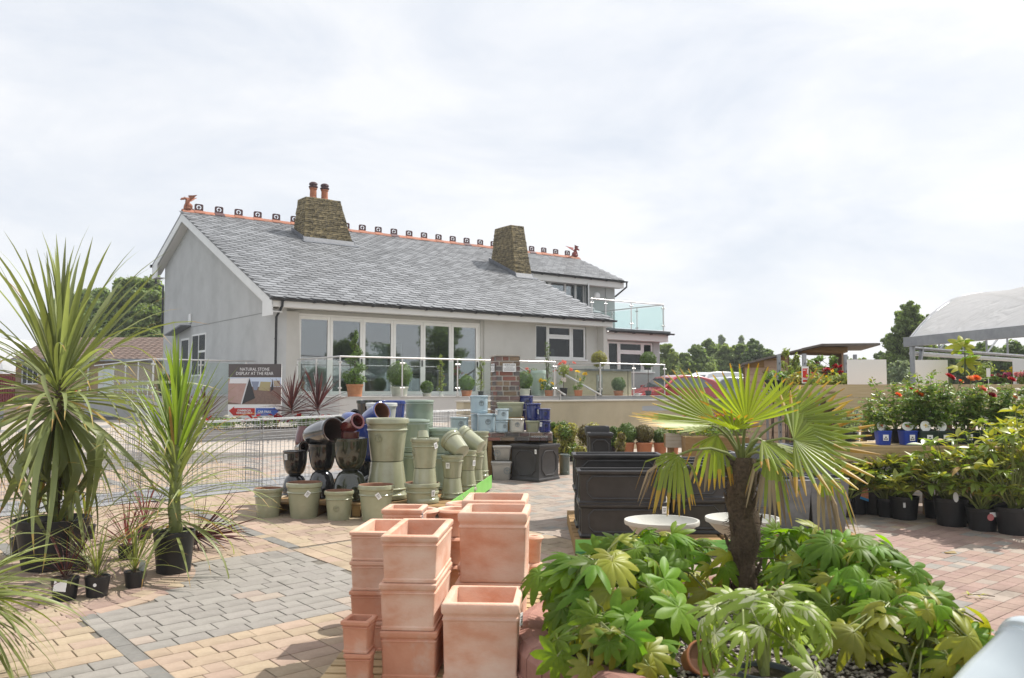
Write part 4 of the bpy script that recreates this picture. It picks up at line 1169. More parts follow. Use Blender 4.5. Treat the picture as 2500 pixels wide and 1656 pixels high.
# pots on the pallets, standing pairs: one upright on an upturned one -------
def stack2(labels, cx, Y, ytop, ymid, ybot, wpx, mats, style='taper', rbk=.74, em=None, tagp=None, rmat=None, names='glazed_pot', grp=SG):
    r = wpx * Y / F_PX / 2
    pm = A(cx, ymid, Y); h1 = A(cx, ytop, Y).z - pm.z
    pb = A(cx, ybot, Y); pb.z = hz(Y) + PZ; h2 = pm.z - pb.z - .002
    pb.x = pm.x
    if labels[0]: pot(names, labels[0], pm, r, h1, mats, style, r * rbk, em=em, tagp=tagp, group=grp)
    if labels[1]: pot(names, labels[1], pb, r * 1.01, h2, rmat or mats, style, r * rbk * 1.0, inv=True, group=grp)
    return pm, r, h1
DG = 'dark glazed pots on the pallet'
stack2(('largest sage green pot, upright with a big tree emblem, on an upturned one', 'upturned sage green pot under the largest emblem pot'), 945, 9.75, 1021, 1125, 1220, 106, SGI, em=(-110, .55, .045))
pm_ol, r_ol, h_ol = stack2(('upright olive black egg shaped pot holding a small dark red pot', 'upturned olive black egg shaped pot behind the small sage pot'), 855, 9.62, 1069, 1148, 1222, 80.7, (oliveg_m, oliveg_m), 'egg', .48, grp=DG)
pm_b3, r_b3, h_b3 = stack2(('upright black glazed pot under the big lying black pot', 'upturned black glazed pot behind the large sage pot'), 786, 9.8, 1083, 1150, 1218, 64, (blackg_m, blackg_m), 'egg', .55, grp=DG)
stack2(('leftmost upright black glazed pot with a small white label', 'leftmost upturned black glazed pot, behind the large sage pot'), 720, 10.0, 1100, 1159, 1216, 58, (blackg_m, blackg_m), 'egg', .52, grp=DG, tagp=(-120, .88, 0, .04))
pm_s, r_s, h_s_ = stack2(('sage pot holding a small tipped pot with a white tag', 'upturned sage pot with bare clay rim, under the pot holding a tipped one'), 1037, 9.45, 1069.5, 1142, 1224, 70, SGI, em=(-150, .5), tagp=(-40, .85, -20))
stack2(('sage pot with a tag, front of the row along the green board', 'upturned sage pot, front of the row along the green board'), 1104, 9.75, 1110, 1166, 1226, 56, SGI, tagp=(-110, .68))
stack2(('second sage pot from the front along the green board', 'second upturned sage pot along the green board'), 1141, 10.35, 1098, 1148, 1205, 47, SGI, tagp=(-40, .5))
stack2(('third sage pot from the front along the green board', 'third upturned sage pot along the green board'), 1163, 10.85, 1102, 1146, 1196, 38, SGI)
stack2(('last tall sage pot at the far end of the green board', 'upturned sage pot at the far end of the green board'), 1172, 11.35, 1053, 1098, 1140, 44, SGI, tagp=(-100, .75))
stack2((None, 'lowest sage pot at the far end of the green board'), 1172, 11.35, 1100, 1141, 1186, 42, SGI)
stack2(('small sage pot tucked behind the second pair along the green board', 'small upturned sage pot tucked behind the second pair'), 1126, 10.6, 1122, 1168, 1207, 40, SGI)
# tipped pots
def tipped(label, rim, Yr, base, Yb, wpx, mats, style='egg', rbk=.5, name='glazed_pot', grp=DG, em=None, tagp=None):
    pr, pb = A(rim[0], rim[1], Yr), A(base[0], base[1], Yb); r = wpx * (Yr + Yb) / 2 / F_PX / 2
    ax = pr - pb
    return pot(name, label, pb, r, ax.length, mats, style, r * rbk, axis=ax, em=em, tagp=tagp, group=grp)
BD = (blackg_m, M('dark_brown_inside', (.07, .04, .032), rough=.6))
tipped('big black egg shaped pot lying on its side, mouth to the right', (815, 1050), 9.55, (752, 1064), 9.95, 60, BD)
tipped('dark grey olive pot lying behind the big black one, mouth to the right', (828, 1044), 10.2, (772, 1056), 10.55, 54, (oliveg_m, BD[1]))
tipped('small dark red pot tipped on its side, topmost of the dark pots', (874, 1028), 9.45, (841, 1046), 9.62, 38, (redg_m, redg_m), rbk=.7)
P = A(854.5, 1073, 9.62); P.z = pm_ol.z + h_ol * .72
pot('glazed_pot', 'small dark red pot standing inside the olive black pot', P, .1, A(854, 1054, 9.62).z - P.z, (redg_m, redg_m), 'egg', .075, group=DG)
tipped('dark red pot leaning against the black pots, partly hidden at the left', (747, 1048), 10.4, (733, 1093), 10.3, 40, (redg_m, redg_m))
tipped('small olive pot lying behind the leftmost black pot, with a label', (744, 1092), 10.15, (728, 1096), 10.4, 28, (oliveg_m, BD[1]), rbk=.7)
tipped('cobalt blue pot tipped up behind the sage pots, brown inside', (933, 1004), 10.35, (890, 1031), 10.6, 48, (blueg_m, M('brown_inside', (.16, .07, .035), rough=.7)), rbk=.6)
tipped('second cobalt blue pot lying half hidden behind the dark red one', (868, 1032), 10.6, (842, 1022), 10.75, 44, (blueg_m, blueg_m), rbk=.6)
tipped('small black pot lying above the second blue pot', (868, 1013), 10.9, (855, 1018), 11.0, 28, (blackg_m, blackg_m), rbk=.6)
P = A(890, 1063, 10.4); P.z = hz(10.4) + PZ + .34
pot('glazed_pot', 'upright cobalt blue pot behind the olive black one', P, .15, A(890, 1035, 10.4).z - P.z, (blueg_m, blueg_m), 'egg', .09, group=DG)
P = A(890, 1100, 10.4); P.z = hz(10.4) + PZ
pot('glazed_pot', 'black pot under the upright cobalt blue one', P, .17, .338, (blackg_m, blackg_m), 'egg', .11, group=DG)
P = A(910, 1200, 10.0); P.z = hz(10.0) + PZ
pot('glazed_pot', 'upturned olive green pot glinting between the dark and the sage pots', P, .14, .22, (oliveg_m, oliveg_m), 'egg', .07, inv=True, group=DG)
# top row at the back
def back_pot(label, cx, Y, ytop, ybot, wpx, mats, style='plain', rbk=.8, rib=0, n=36, grp='tall pots along the back of the pallet', **k):
    r = wpx * Y / F_PX / 2; pb = A(cx, ybot, Y); h = A(cx, ytop, Y).z - pb.z
    return pot('glazed_pot', label, pb, r, h, mats, style, r * rbk, rib=rib, n=n, group=grp, **k)
def column(label, cx, Y, ytop, wpx, mats, style='cyl', rbk=.95):
    """the lower pot that carries a back pot"""
    r = wpx * Y / F_PX / 2; pb = A(cx, 1200, Y); pb.z = hz(Y) + PZ; h = A(cx, ytop, Y).z - pb.z - .002
    pot('glazed_pot', label, pb, r, h, mats, style, r * rbk, group='tall pots along the back of the pallet')
back_pot('white pot with an incised rib pattern, in the back row', 931, 11.0, 984, 1045, 77, (whiteg_m, whiteg_m), rib=.004, n=64)
column('lower pot carrying the ribbed white pot', 931, 11.0, 1045, 70, (green_grey_m, green_grey_m))
back_pot('black pot with an incised rib pattern, in the back row', 901, 11.5, 977, 1040, 62, (blackg_m, blackg_m), rib=.004, n=64)
column('lower pot carrying the ribbed black pot', 901, 11.5, 1040, 60, (green_grey_m, green_grey_m))
back_pot('cobalt blue pot with an incised rib pattern, in the back row', 958, 11.5, 978, 1040, 66, (blueg_m, blueg_m), rib=.004, n=64)
column('lower pot carrying the ribbed blue pot', 958, 11.5, 1040, 60, (green_grey_m, green_grey_m))
back_pot('tall grey green cylinder pot, right end of the back row', 1024, 10.9, 976.5, 1043, 68, (green_grey_m, green_grey_m), 'cyl', .97)
column('grey green cylinder pot carrying the tall one at the right of the back row', 1024, 10.9, 1043, 66, (green_grey_m, green_grey_m))
back_pot('grey green cylinder pot just behind the largest sage pot', 1008, 10.3, 1024, 1103, 80, (green_grey_m, green_grey_m), 'cyl', .95)
column('lower grey green cylinder behind the upturned sage pot', 1008, 10.3, 1103, 76, (green_grey_m, green_grey_m))
back_pot('wide grey green pot behind the tipped sage pots', 1077, 10.5, 1045, 1105, 81, (green_grey_m, green_grey_m), 'taper', .8)
column('lower pot carrying the wide grey green pot', 1077, 10.5, 1105, 70, (green_grey_m, green_grey_m))
tipped('sage pot tipped over with its mouth to the upper left', (1098, 1071), 9.85, (1128, 1105), 9.7, 55, SGI, 'taper', .74, grp=SG, em=(-110, .45))
tipped('longer sage pot lying with its dark mouth up and a tag on its side', (1126, 1058), 10.55, (1175, 1092), 10.4, 46, (sage_m, BD[1]), 'taper', .74, grp=SG, tagp=(-100, .4))
tipped('very small sage pot tipped inside a larger one, with a white tag', (1033, 1078), 9.42, (1032, 1053), 9.45, 34, SGI, 'taper', .7, grp=SG, tagp=(-60, .55, 45, .05))

# ================================================================== HERITAGE DISPLAY
YS0 = 12.45
shelf_z = A(1250, 1056, YS0).z
disp = thing('display_plinth', 'display shelf with a brick faced edge carrying blue and grey glazed pots', 'display shelf', A(1219, 1056, YS0) - Vector((0, 0, shelf_z - hz(YS0))), R(2))
xl, xr = (1086 - 1219) * YS0 / F_PX, (1349 - 1219) * YS0 / F_PX
sh = shelf_z - hz(YS0)
b = MB(); b.span(xl, xr, 0.03, 1.3, sh - .12, sh - .003); b.build('shelf_top', mortar_m, disp)
rb_ = random.Random(4)
def bricks_face(parent, x0, x1, z0, z1, y, courses, lens, rr_, depth=.03, rot=0, org=(0, 0, 0)):
    ch = (z1 - z0) / courses
    for c in range(courses):
        x = x0; first = True
        while x < x1 - .02:
            L = rr_.choice(lens)
            if first and c % 2: L *= .55
            first = False
            L = min(L, x1 - x)
            if x1 - (x + L) < .05: L = x1 - x
            b = MB(); j = rr_.random() * .005; e = .007
            hx, hz_ = L / 2 - e, ch / 2 - e
            ch_ = .004
            vs = [(-hx, 0, -hz_), (hx, 0, -hz_), (hx, 0, hz_), (-hx, 0, hz_)]
            o = [(-hx + ch_ * rr_.random() * 2, -depth - j + .004 * rr_.random(), -hz_ + ch_), (hx - ch_ * rr_.random() * 2, -depth - j, -hz_ + ch_ * rr_.random()), (hx - ch_, -depth - j + .003, hz_ - ch_ * rr_.random() * 2), (-hx + ch_, -depth - j, hz_ - ch_)]
            b.add(vs + o, [(4, 5, 6, 7), (0, 1, 5, 4), (1, 2, 6, 5), (2, 3, 7, 6), (3, 0, 4, 7)])
            m = brick_mix[rr_.choices((0, 1, 2, 3), (4, 2.2, 2.4, 2.4))[0]]
            ob_ = put('brick', b.mesh('brick', m), parent)
            p = Vector((x + L / 2, y, z0 + (c + .5) * ch))
            ob_.rotation_euler = (0, 0, rot); ob_.location = Matrix.Rotation(rot, 3, 'Z') @ p + Vector(org)
            x += L
bricks_face(disp, xl, xr, sh - .125, sh - .004, .028, 2, (.10, .2, .2, .15), rb_, .025)
lettering('WOODLODGE', .035, paper_m, disp, (xr - .19, -.012, sh - .062), (R(90), 0, 0), .003)
b = MB(); b.span((1191 - 1219) * YS0 / F_PX, (1201 - 1219) * YS0 / F_PX, .02, 1.2, 0, sh - .125); b.span(xl, xl + .06, .02, 1.2, 0, sh - .125); b.span(xr - .06, xr, .02, 1.2, 0, sh - .125); b.span(xl + .06, xr - .06, .5, .54, 0, sh - .13)
b.build('side_panel', oldwood_m, disp)
pc = A(1233, 1000, 13.25)
pil = thing('brick_pillar', 'square pillar of dark mixed bricks with pale mortar and two white notices', 'pillar', (pc.x, pc.y, hz(13.25)), R(15))
ph_ = A(1233, 868, 13.1).z - hz(13.25); pw = .385
b = MB(); b.span(-pw / 2 + .02, pw / 2 - .02, -pw / 2 + .02, pw / 2 - .02, 0, ph_ - .012); b.build('mortar_core', mortar_m, pil)
b = MB(); b.span(-pw / 2 - .004, pw / 2 + .004, -pw / 2 - .004, pw / 2 + .004, ph_ - .012, ph_ + .006); b.build('mortar_cap', mortar_m, pil)
nc = int(ph_ / .0745)
for f in range(4):
    bricks_face(pil, -pw / 2, pw / 2, ph_ - .012 - nc * .0745, ph_ - .012, -pw / 2 + .022, nc, (.105, .215, .105, .215), rb_, .010, R(90) * f)
def notice(parent, x, y, z, w, h, rz, lines, size=.03):
    b = MB(); b.box(0, 0, 0, w, .006, h); o = b.build('notice', paper_m, parent, (x, y, z), (0, 0, rz))
    lettering(lines[0], size, ink_m, o, (0, -.0035, h * .3), (R(90), 0, 0), .0005)
    c = MB()
    for k in range(lines[1]): c.box(0, -.0034, h * (.08 - .14 * k), w * (.55 if k == 0 else .86), .0008, h * .04)
    c.build('small_print', ink_m, o)
notice(pil, .015, -pw / 2 - .004, ph_ - .185, .20, .125, 0, ('HERITAGE', 4), .038)
notice(pil, -pw / 2 - .004, -.02, ph_ - .185, .20, .125, R(-90), ('HERITAGE', 4), .038)
HG_ = 'glazed pots on the brick edged display shelf'
def hpot(label, cx, Y, ytop, ybot, wpx, m, style='cyl', rbk=.97, em=None, tagp=None, emm=ink_m):
    r = wpx * Y / F_PX / 2; pb = A(cx, ybot, Y)
    if ybot > 1050: pb.z = shelf_z
    h = A(cx, ytop, Y).z - pb.z
    return pot('glazed_pot', label, pb, r, h, (m, m), style, r * rbk, em=(em, .56, r * .28, emm) if em is not None else None, tagp=tagp, group=HG_)
grey_em = M('emblem_grey', (.22, .26, .27), rough=.5)
hpot('low dusty teal pot with emblem, left end of the shelf', 1121, 12.6, 1018.5, 1057, 44, tealg_m, em=-75, emm=grey_em)
hpot('pale blue cylinder pot with emblem, stacked on another left of the pillar', 1169.7, 12.8, 965.5, 1009, 43, skyg_m, em=-72, emm=grey_em, tagp=(-165, .92, 20, .05))
hpot('pale blue cylinder pot under the stacked one left of the pillar', 1171, 13.0, 1010, 1058, 43, skyg_m)
hpot('pale blue cylinder pot with emblem in front of the pillar', 1187.5, 12.62, 1010, 1056, 44.5, skyg_m, em=-78, emm=grey_em)
hpot('upper of two small stacked pale blue pots with emblem', 1226, 12.5, 998, 1027, 31.5, skyg_m, em=-78, emm=grey_em, tagp=(-140, .9, 10, .05))
hpot('lower of two small stacked pale blue pots with emblem', 1225, 12.5, 1028, 1057, 30.5, skyg_m, em=-60, emm=grey_em)
hpot('cream cylinder pot with emblem on the display shelf', 1261, 12.55, 1021.5, 1056.5, 37.5, creamg_m, em=-84, emm=grey_em)
hpot('topmost navy blue pot, partly behind the pillar', 1284, 13.2, 966, 1000, 35, navyg_m, em=-78)
hpot('navy blue pot on the box behind the sage trough', 1284, 13.3, 1001, 1057, 34, navyg_m)
hpot('large navy blue pot right of the sage trough', 1301.6, 12.75, 984.5, 1028, 36.5, navyg_m, em=-50)
hpot('navy blue pot carrying the large one', 1302, 12.8, 1029, 1057, 36, navyg_m)
hpot('upper of two small stacked navy pots with emblem at the right end', 1329, 12.55, 997.5, 1026, 28.5, navyg_m, em=-80, tagp=(-165, .9, 0, .04))
hpot('lower of two small stacked navy pots with emblem at the right end', 1330.5, 12.55, 1027, 1056, 27, navyg_m, em=-80)
# square and long pots ---------------------------------------------------------
def rect_rings(prof, a, b_, cr, k=3):
    """prof: (outset, z) pairs; a, b_ half sizes"""
    return [[(x, y, z) for x, y in rrect(a + o, b_ + o, max(.004, cr), k)] for o, z in prof]
def trough_mesh(key, a, b_, h, mats, kind, cr=.012, tap=.02, t=.028):
    t = min(t, a * .2)
    kk = ('tr', key, round(a, 3), round(b_, 3), round(h, 3), kind, mats[0].name)
    if kk in PM: return PM[kk]
    if kind == 'terra':
        o = [(-tap - .002, 0), (-tap + .004, .012 * h), (-tap + .005, .07 * h), (-tap + .0, .095 * h), (-tap * .55, .45 * h), (-tap * .2, .76 * h), (-.001, .765 * h), (.003, .785 * h), (.001, .81 * h), (-.003, .82 * h), (-.002, .845 * h), (.003, .86 * h), (.007, .885 * h), (.0075, .97 * h), (.004, .99 * h), (-.002, h)]
    elif kind == 'lead':
        o = [(-tap + .012, 0), (-tap + .014, .05 * h), (-tap + .006, .075 * h), (-tap, .10 * h), (-.012, .86 * h), (-.008, .885 * h), (.004, .905 * h), (.008, .93 * h), (.008, .985 * h), (.004, h)]
    else:
        o = [(-tap, 0), (-tap + .004, .02 * h), (-.004, .80 * h), (.004, .82 * h), (-.002, .84 * h), (0, .88 * h), (.008, .90 * h), (.008, .97 * h), (.002, h)]
    i = [(-t + .004, h), (-t, .985 * h), (-t - tap, .07 * h)]
    b = MB(); b.loft(rect_rings(o + i, a - (.0075 if kind == 'terra' else .014), b_ - (.0075 if kind == 'terra' else .014), cr), ms=[0] * (len(o)) + [1] * (len(i) - 1))
    PM[kk] = b.mesh('body', list(mats), 38); return PM[kk]
def octagon(parent, a, b_, h, mat, faces=('f', 'r', 'l'), tap=.015):
    for f in faces:
        hw = (a if f == 'f' else b_) - .02; m = MB()
        iw, z0, z1 = hw - min(.07, hw * .28), .16 * h, .82 * h; c = min((z1 - z0) * .24, iw * .45)
        pts = [(-iw + c, z0), (iw - c, z0), (iw, z0 + c), (iw, z1 - c), (iw - c, z1), (-iw + c, z1), (-iw, z1 - c), (-iw, z0 + c), (-iw + c, z0)]
        out = []
        for x, z in pts:
            d = (b_ if f == 'f' else a) - .014 - tap + (tap - .012) * (z / h) + .0015
            out.append((x, -d, z) if f == 'f' else (d, x, z) if f == 'r' else (-d, x, z))
        m.tube(out, .009, 6, False); m.build('panel_moulding', mat, parent, smooth=50)
def trough(name, label, P, a, b_, h, mats, kind, rz=0.0, group=None, oct_=None, cr=.012, em=None, cat='planter', tap=.02, tagp=None):
    t = thing(name, label, cat, P, rz, group)
    put('body', trough_mesh('', a, b_, h, mats, kind, cr, tap), t)
    if oct_: octagon(t, a, b_, h, mats[0], oct_, tap)
    if em is not None:
        m = MB(); s = em[2]; x0 = em[0]; zc = em[1] * h
        def F(u, v): return Vector((x0 + u, -(b_ - .014 - tap + tap * (zc + v) / h) - .003, zc + v))
        for q, w in ((1, .08), (.86, .05)): m.tube([F(s * q * math.cos(2 * math.pi * i / 24), s * q * math.sin(2 * math.pi * i / 24)) for i in range(25)], s * w, 5, False)
        m.tube([F(0, -s * .6), F(0, .25 * s)], s * .1, 5)
        for a_ in (-70, -35, 0, 35, 70): m.tube([F(0, 0), F(math.sin(R(a_)) * s * .6, math.cos(R(a_)) * s * .6)], s * .07, 4)
        m.build('emblem', grey_em, t, smooth=60)
    if tagp: price_tag(t, Vector(tagp[:3]), -90 + (tagp[4] if len(tagp) > 4 else 0), tagp[3] if len(tagp) > 3 else .05)
    return t
def tr_px(label, cx, Y, ytop, ybot, wpx, dep, m, kind='glaze', rz=0, em=None, oct_=None, dz=None, group=None, cr=.03, tap=.03, tagp=None, cat='planter', name='planter'):
    a = wpx * Y / F_PX / 2; p = A(cx, ybot, Y)
    if dz is not None: p.z = dz
    h = A(cx, ytop, Y).z - p.z
    p.y += dep / 2
    return trough(name, label, p, a, dep / 2, h, (m, m), kind, rz, group, oct_, cr, em, cat, tap, tagp)
tr_px('sage green trough with emblem on the shelf in front of the pillar', 1246, 12.75, 982.5, 1019, 70, .24, sage_m, em=(.0, .5, .03), group=HG_)
b = MB(); b.span(-.2, .2, 0, .22, 0, A(1246, 1019, 12.75).z - shelf_z); bx_ = A(1246, 1056, 12.78); bx_.z = shelf_z
tag(b.build('crate', oldwood_m, None, bx_), 'low brown box hidden under the sage trough on the shelf', 'box')
tr_px('small sage green trough with a white tag on the shelf', 1301, 12.5, 1027.5, 1057, 41, .2, sage_m, dz=shelf_z, em=(-.06, .5, .025), group=HG_, tagp=(.115, -.115, .14, .035))
tr_px('upper warm grey trough with emblem under the display shelf', 1226, 12.2, 1089, 1126, 49, .22, greyg_m, em=(-.07, .5, .045), group='grey troughs under the shelf')
tr_px('lower warm grey trough with emblem under the display shelf', 1224, 12.15, 1127, 1163, 54, .24, greyg_m, em=(.08, .5, .045), dz=hz(12.2) + .002, group='grey troughs under the shelf')
# dark octagonal cube planter
t = trough('planter', 'single dark faux lead cube planter with octagonal panels, standing alone on the paving', on(.324, 12.3), .262, .262, .50, (faux_m, faux_m), 'lead', R(-37), None, ('f', 'r', 'l'), .006, tap=.012, tagp=(.21, -.285, .44, .03))
P = G(1379, 1161); pot('glazed_pot', 'dark green cylinder pot behind the dark cube planter', on(P.x, P.y + .07), .077, .30, (darkgreen_m, darkgreen_m), 'cyl', .075)

# ================================================================== TERRACOTTA STACKS
TZ = R(-4); tdir = Vector((-math.sin(TZ), math.cos(TZ), 0)); txd = Vector((math.cos(TZ), math.sin(TZ), 0))
pa = pallet('pallet', 'pale slatted pallet under the front terracotta pots', -.93, 4.0, 1.1, 1.15, TZ, nb=11, h=.14)
pb_ = Vector((-.93, 4.0, 0)) + tdir * 1.18
pallet('pallet', 'pale slatted pallet under the rear terracotta pots', pb_.x, pb_.y, 1.1, 1.15, TZ, nb=11, h=.14)
TG = 'stacked square terracotta planters'
def tz0(Y): return hz(Y) + .144
def terra(label, cx, Yf, wpx, dep, zb, h, mat=terra_m, rz=TZ, cat='planter', tagp=None, dx=0):
    p = A(cx, 1400, Yf); a = wpx * Yf / F_PX / 2; c = Vector((p.x + dx, Yf, 0)) + tdir * (dep / 2); c.z = zb
    return trough('terracotta_planter', label, c, a, dep / 2, h, (mat, mat), 'terra', rz + (rnd.random() - .5) * R(1.5), TG, None, .010, cat=cat, tap=.007, tagp=tagp)
z0 = tz0(4.3)
for k, (lb, hh) in enumerate((('bottom planter of the central three high terracotta stack', .225), ('middle planter of the central three high terracotta stack', .222), ('top planter of the central three high terracotta stack, open and long', .225))):
    terra(lb, 997 + (k == 1) * -3, 4.2, 141, .58, z0, hh, terra_m if k else terra_dark_m); z0 += hh + .001
z0 = tz0(4.6)
for k in range(4):
    terra(('lowest', 'second', 'third', 'top')[k] + ' planter of the left terracotta stack beside the small square pots', 915, 4.62, 128, .48, z0, .153, terra_dark_m if k < 2 else terra_m); z0 += .154
z0 = tz0(4.15)
terra('lower of two small square terracotta pots at the front left corner', 872, 4.14, 68, .145, z0, .142, terra_dark_m, TZ + R(2)); terra('upper of two small square terracotta pots at the front left corner', 869, 4.14, 72, .15, z0 + .143, .15, terra_dark_m, TZ - R(5))
z0 = tz0(4.2)
terra('big low terracotta planter at the front right with a white tag at its corner', 1171, 4.17, 190, .40, z0, .365, tagp=(.195, -.17, .32, .03, 70))
z0 = tz0(4.9)
terra('terracotta planter under the tall right stack, front', 1195, 4.85, 170, .42, z0, .288); terra('upper front terracotta planter of the tall right stack', 1202, 4.85, 169, .41, z0 + .289, .383)
terra('terracotta planter under the tall right stack, rear', 1195, 5.29, 156, .42, z0 + .015, .288); terra('upper rear terracotta planter of the tall right stack', 1204, 5.27, 157, .42, z0 + .304, .383)
z0 = tz0(5.5)
for k in range(3): terra(('lowest', 'middle', 'top')[k] + ' planter of the narrow terracotta stack at the back with a blue ticket', 978, 5.25, 100, .26, z0, .205, tagp=(.115, -.10, .19, .03, 45) if k == 2 else None); z0 += .206
def terra_round(label, cx, yrim, Y, wpx, n_=1):
    r = wpx * Y / F_PX / 2; zt_ = A(cx, yrim, Y).z; z = tz0(Y); h = (zt_ - z) / n_
    for k in range(n_):
        p = A(cx, 1300, Y); p.z = z + k * h
        pot('terracotta_pot', label[k], p, r, h - .001, (terra_m, terra_m), 'low', r * .72, group='round terracotta pots at the back of the pallet')
terra_round(('lower round terracotta pot behind the narrow stack', 'middle round terracotta pot behind the narrow stack', 'top round terracotta pot behind the narrow stack'), 1025, 1241, 5.75, 85, 3)
terra_round(('lower round terracotta pot behind the central stack', 'middle round terracotta pot behind the central stack', 'top round terracotta pot behind the central stack'), 1110, 1240, 5.85, 88, 3)
terra_round(('lower round terracotta pot at the far end of the pallet', 'middle round terracotta pot at the far end of the pallet', 'top round terracotta pot at the far end of the pallet'), 1130, 1226, 6.15, 80, 3)
terra_round(('lower round terracotta pot at the right edge of the pallet', 'upper round terracotta pot at the right edge of the pallet'), 1303, 1306, 5.85, 42, 2)
b = MB(); b.lathe([(.02, 0), (.035, .005), (.035, .02), (.02, .025)], 18, close0=False, close1=False); p = A(826, 1640, 4.15); p.z = tz0(4.15)
tag(b.build('tape_roll', M('blue_tape', (.02, .16, .30), rough=.35), None, p, smooth=40), 'roll of blue tape on the front left corner of the pallet', 'tape')

# ================================================================== DARK AND ZINC PLANTERS
LG = 'dark faux lead trough planters on the right pallet'
FM = (faux_m, faux_m)
g0 = A(1405, 1335, 7.45)
pallet('pallet', 'pallet with a green front board under the dark and grey planters, left', g0.x, 7.5, 1.25, 1.5, R(-1), nb=9, mat=oldwood_m)
pallet('pallet', 'pallet with a green front board under the tall grey planters, right', g0.x + 1.28, 7.5, 1.2, 1.5, R(-1), nb=9, mat=oldwood_m)
edge_board('edge_board', 'green board with dark letters along the front of the dark planters pallet', (g0.x, 7.46, hz(7.46)), (g0.x + 2.5, 7.42, hz(7.42)), .035, .145, 'tte', .672, .085, trim=True)
zp = hz(7.7) + .138
def lead(label, cx, Yf, wpx, dep, zb, h, oc=('f', 'l', 'r'), rz=R(-1), tagp=None):
    p = A(cx, 1250, Yf); a = wpx * Yf / F_PX / 2
    return trough('planter', label, Vector((p.x, Yf + dep / 2, zb)), a, dep / 2, h, FM, 'lead', rz, LG, oc, .006, tap=.012, tagp=tagp)
lead('lower front trough of the left dark stack, half behind the leaves', 1525, 7.53, 222, .36, zp, .283, tagp=(.34, -.2, .27, .04)); lead('upper front trough of the left dark stack with an octagonal panel', 1523, 7.53, 224, .37, zp + .284, .285)
lead('lower rear trough of the left dark stack', 1515, 8.0, 220, .40, zp + .012, .33); lead('upper rear trough of the left dark stack, rim showing above the front one', 1512, 8.0, 222, .40, zp + .343, .33)
sqz = hz(9.0)
for k in range(1):
    p = A(1465, 1200, 9.1); p.z = sqz; hq = A(1465, 1056, 9.1).z - sqz
    trough('planter', 'upper square dark planter standing behind the left trough stack', p + Vector((0, 0, hq * .55)), .135, .135, hq * .45, FM, 'lead', R(-1), LG, ('f',), .006)
    trough('planter', 'lower square dark planter hidden behind the left trough stack', p, .135, .135, hq * .548, FM, 'lead', R(-1), LG, ('f',), .006)
    trough('planter', 'second tall square dark planter just behind, rim showing above', p + Vector((0, .29, .0)), .13, .13, hq + .055, FM, 'lead', R(-1), LG, None, .006)
lead('lower trough of the right dark stack behind the stone bowls', 1712, 7.72, 135, .38, zp, .30); lead('upper trough of the right dark stack, left of the palm trunk', 1708, 7.72, 140, .38, zp + .301, .30)
lead('rear trough of the right dark stack, low rim', 1697, 8.25, 95, .34, zp + .012, .30); lead('upper rear trough of the right dark stack', 1697, 8.25, 96, .34, zp + .313, .30)
ZG = 'tall square tapered grey planters'
ZM = (zinc_m, zinc_m)
def zinc(label, cx, Yf, wpx, ytop, zb=None, rz=R(-2), k=.6):
    p = A(cx, 1300, Yf); a = wpx * Yf / F_PX / 2; zb = hz(Yf) + .138 if zb is None else zb
    h = A(cx, ytop, Yf).z - zb
    key = ('zn', round(a, 3), round(h, 3))
    if key not in PM:
        t_ = a * .24; b = MB()
        o = [(-t_, 0), (-t_ + .003, .01), (-.002, h - .012), (0, h - .004), (-.004, h)]; i = [(-.022, h), (-.026, h - .01), (-.03 - t_ * .4, .3 * h)]
        b.loft(rect_rings(o + i, a, a, .004, 2), ms=[0] * len(o) + [1] * (len(i) - 1)); PM[key] = b.mesh('body', [zinc_m, dark_in], 35)
    t = thing('planter', label, 'planter', Vector((p.x, Yf + a, zb)), rz, ZG); put('body', PM[key], t); return t
zinc('tall grey zinc planter at the front, behind the hanging dead fronds', 1944, 7.75, 84, 1172); zinc('rightmost tall grey zinc planter at the front', 2030, 7.75, 96, 1168)
zinc('tall grey zinc planter half hidden by the palm trunk', 1838, 7.8, 92, 1172); zinc('tall grey zinc planter at the rear right, standing higher', 1990, 8.4, 105, 1088); zinc('tall grey zinc planter at the rear behind the palm crown', 1885, 8.45, 105, 1092)
zinc('grey zinc planter at the rear left behind the dark troughs', 1768, 8.5, 70, 1105)
P = A(1845, 1100, 8.95); P.z = hz(8.95); pot('glazed_pot', 'dark blue grey pot behind the palm crown', P, .13, A(1845, 1084, 8.95).z - P.z, (darkgreen_m, darkgreen_m), 'cyl', .12)
# stone bird baths ------------------------------------------------------------
def birdbath(label, cx, yc, Y, wpx):
    c = A(cx, yc, Y); r = wpx * Y / F_PX / 2; h = c.z - hz(Y)
    t = thing('bird_bath', label, 'bird bath', on(c.x, Y), 0, 'stone bird baths behind the planted bed')
    b = MB(); b.lathe([(.10, h - .15), (r * .42, h - .142), (r * .74, h - .085), (r * .88, h - .045), (r * .92, h - .034), (r * .985, h - .028), (r, h - .01), (r * .99, h + .002), (r * .94, h + .002), (r * .90, h - .012), (r * .78, h - .05), (r * .5, h - .09), (.01, h - .105)], 48)
    b.build('bowl', stonebowl_m, t, smooth=50)
    b = MB(); b.lathe([(.14, 0), (.14, .05), (.11, .07), (.075, .12), (.065, h * .5), (.075, h - .18), (.10, h - .151)], 20); b.build('pedestal', stonebowl_m, t, smooth=45)
birdbath('left pale stone bird bath bowl with a fatsia leaf in front', 1615.5, 1270, 6.35, 181); birdbath('right pale stone bird bath bowl half behind the palm trunk', 1813, 1264, 6.4, 179)

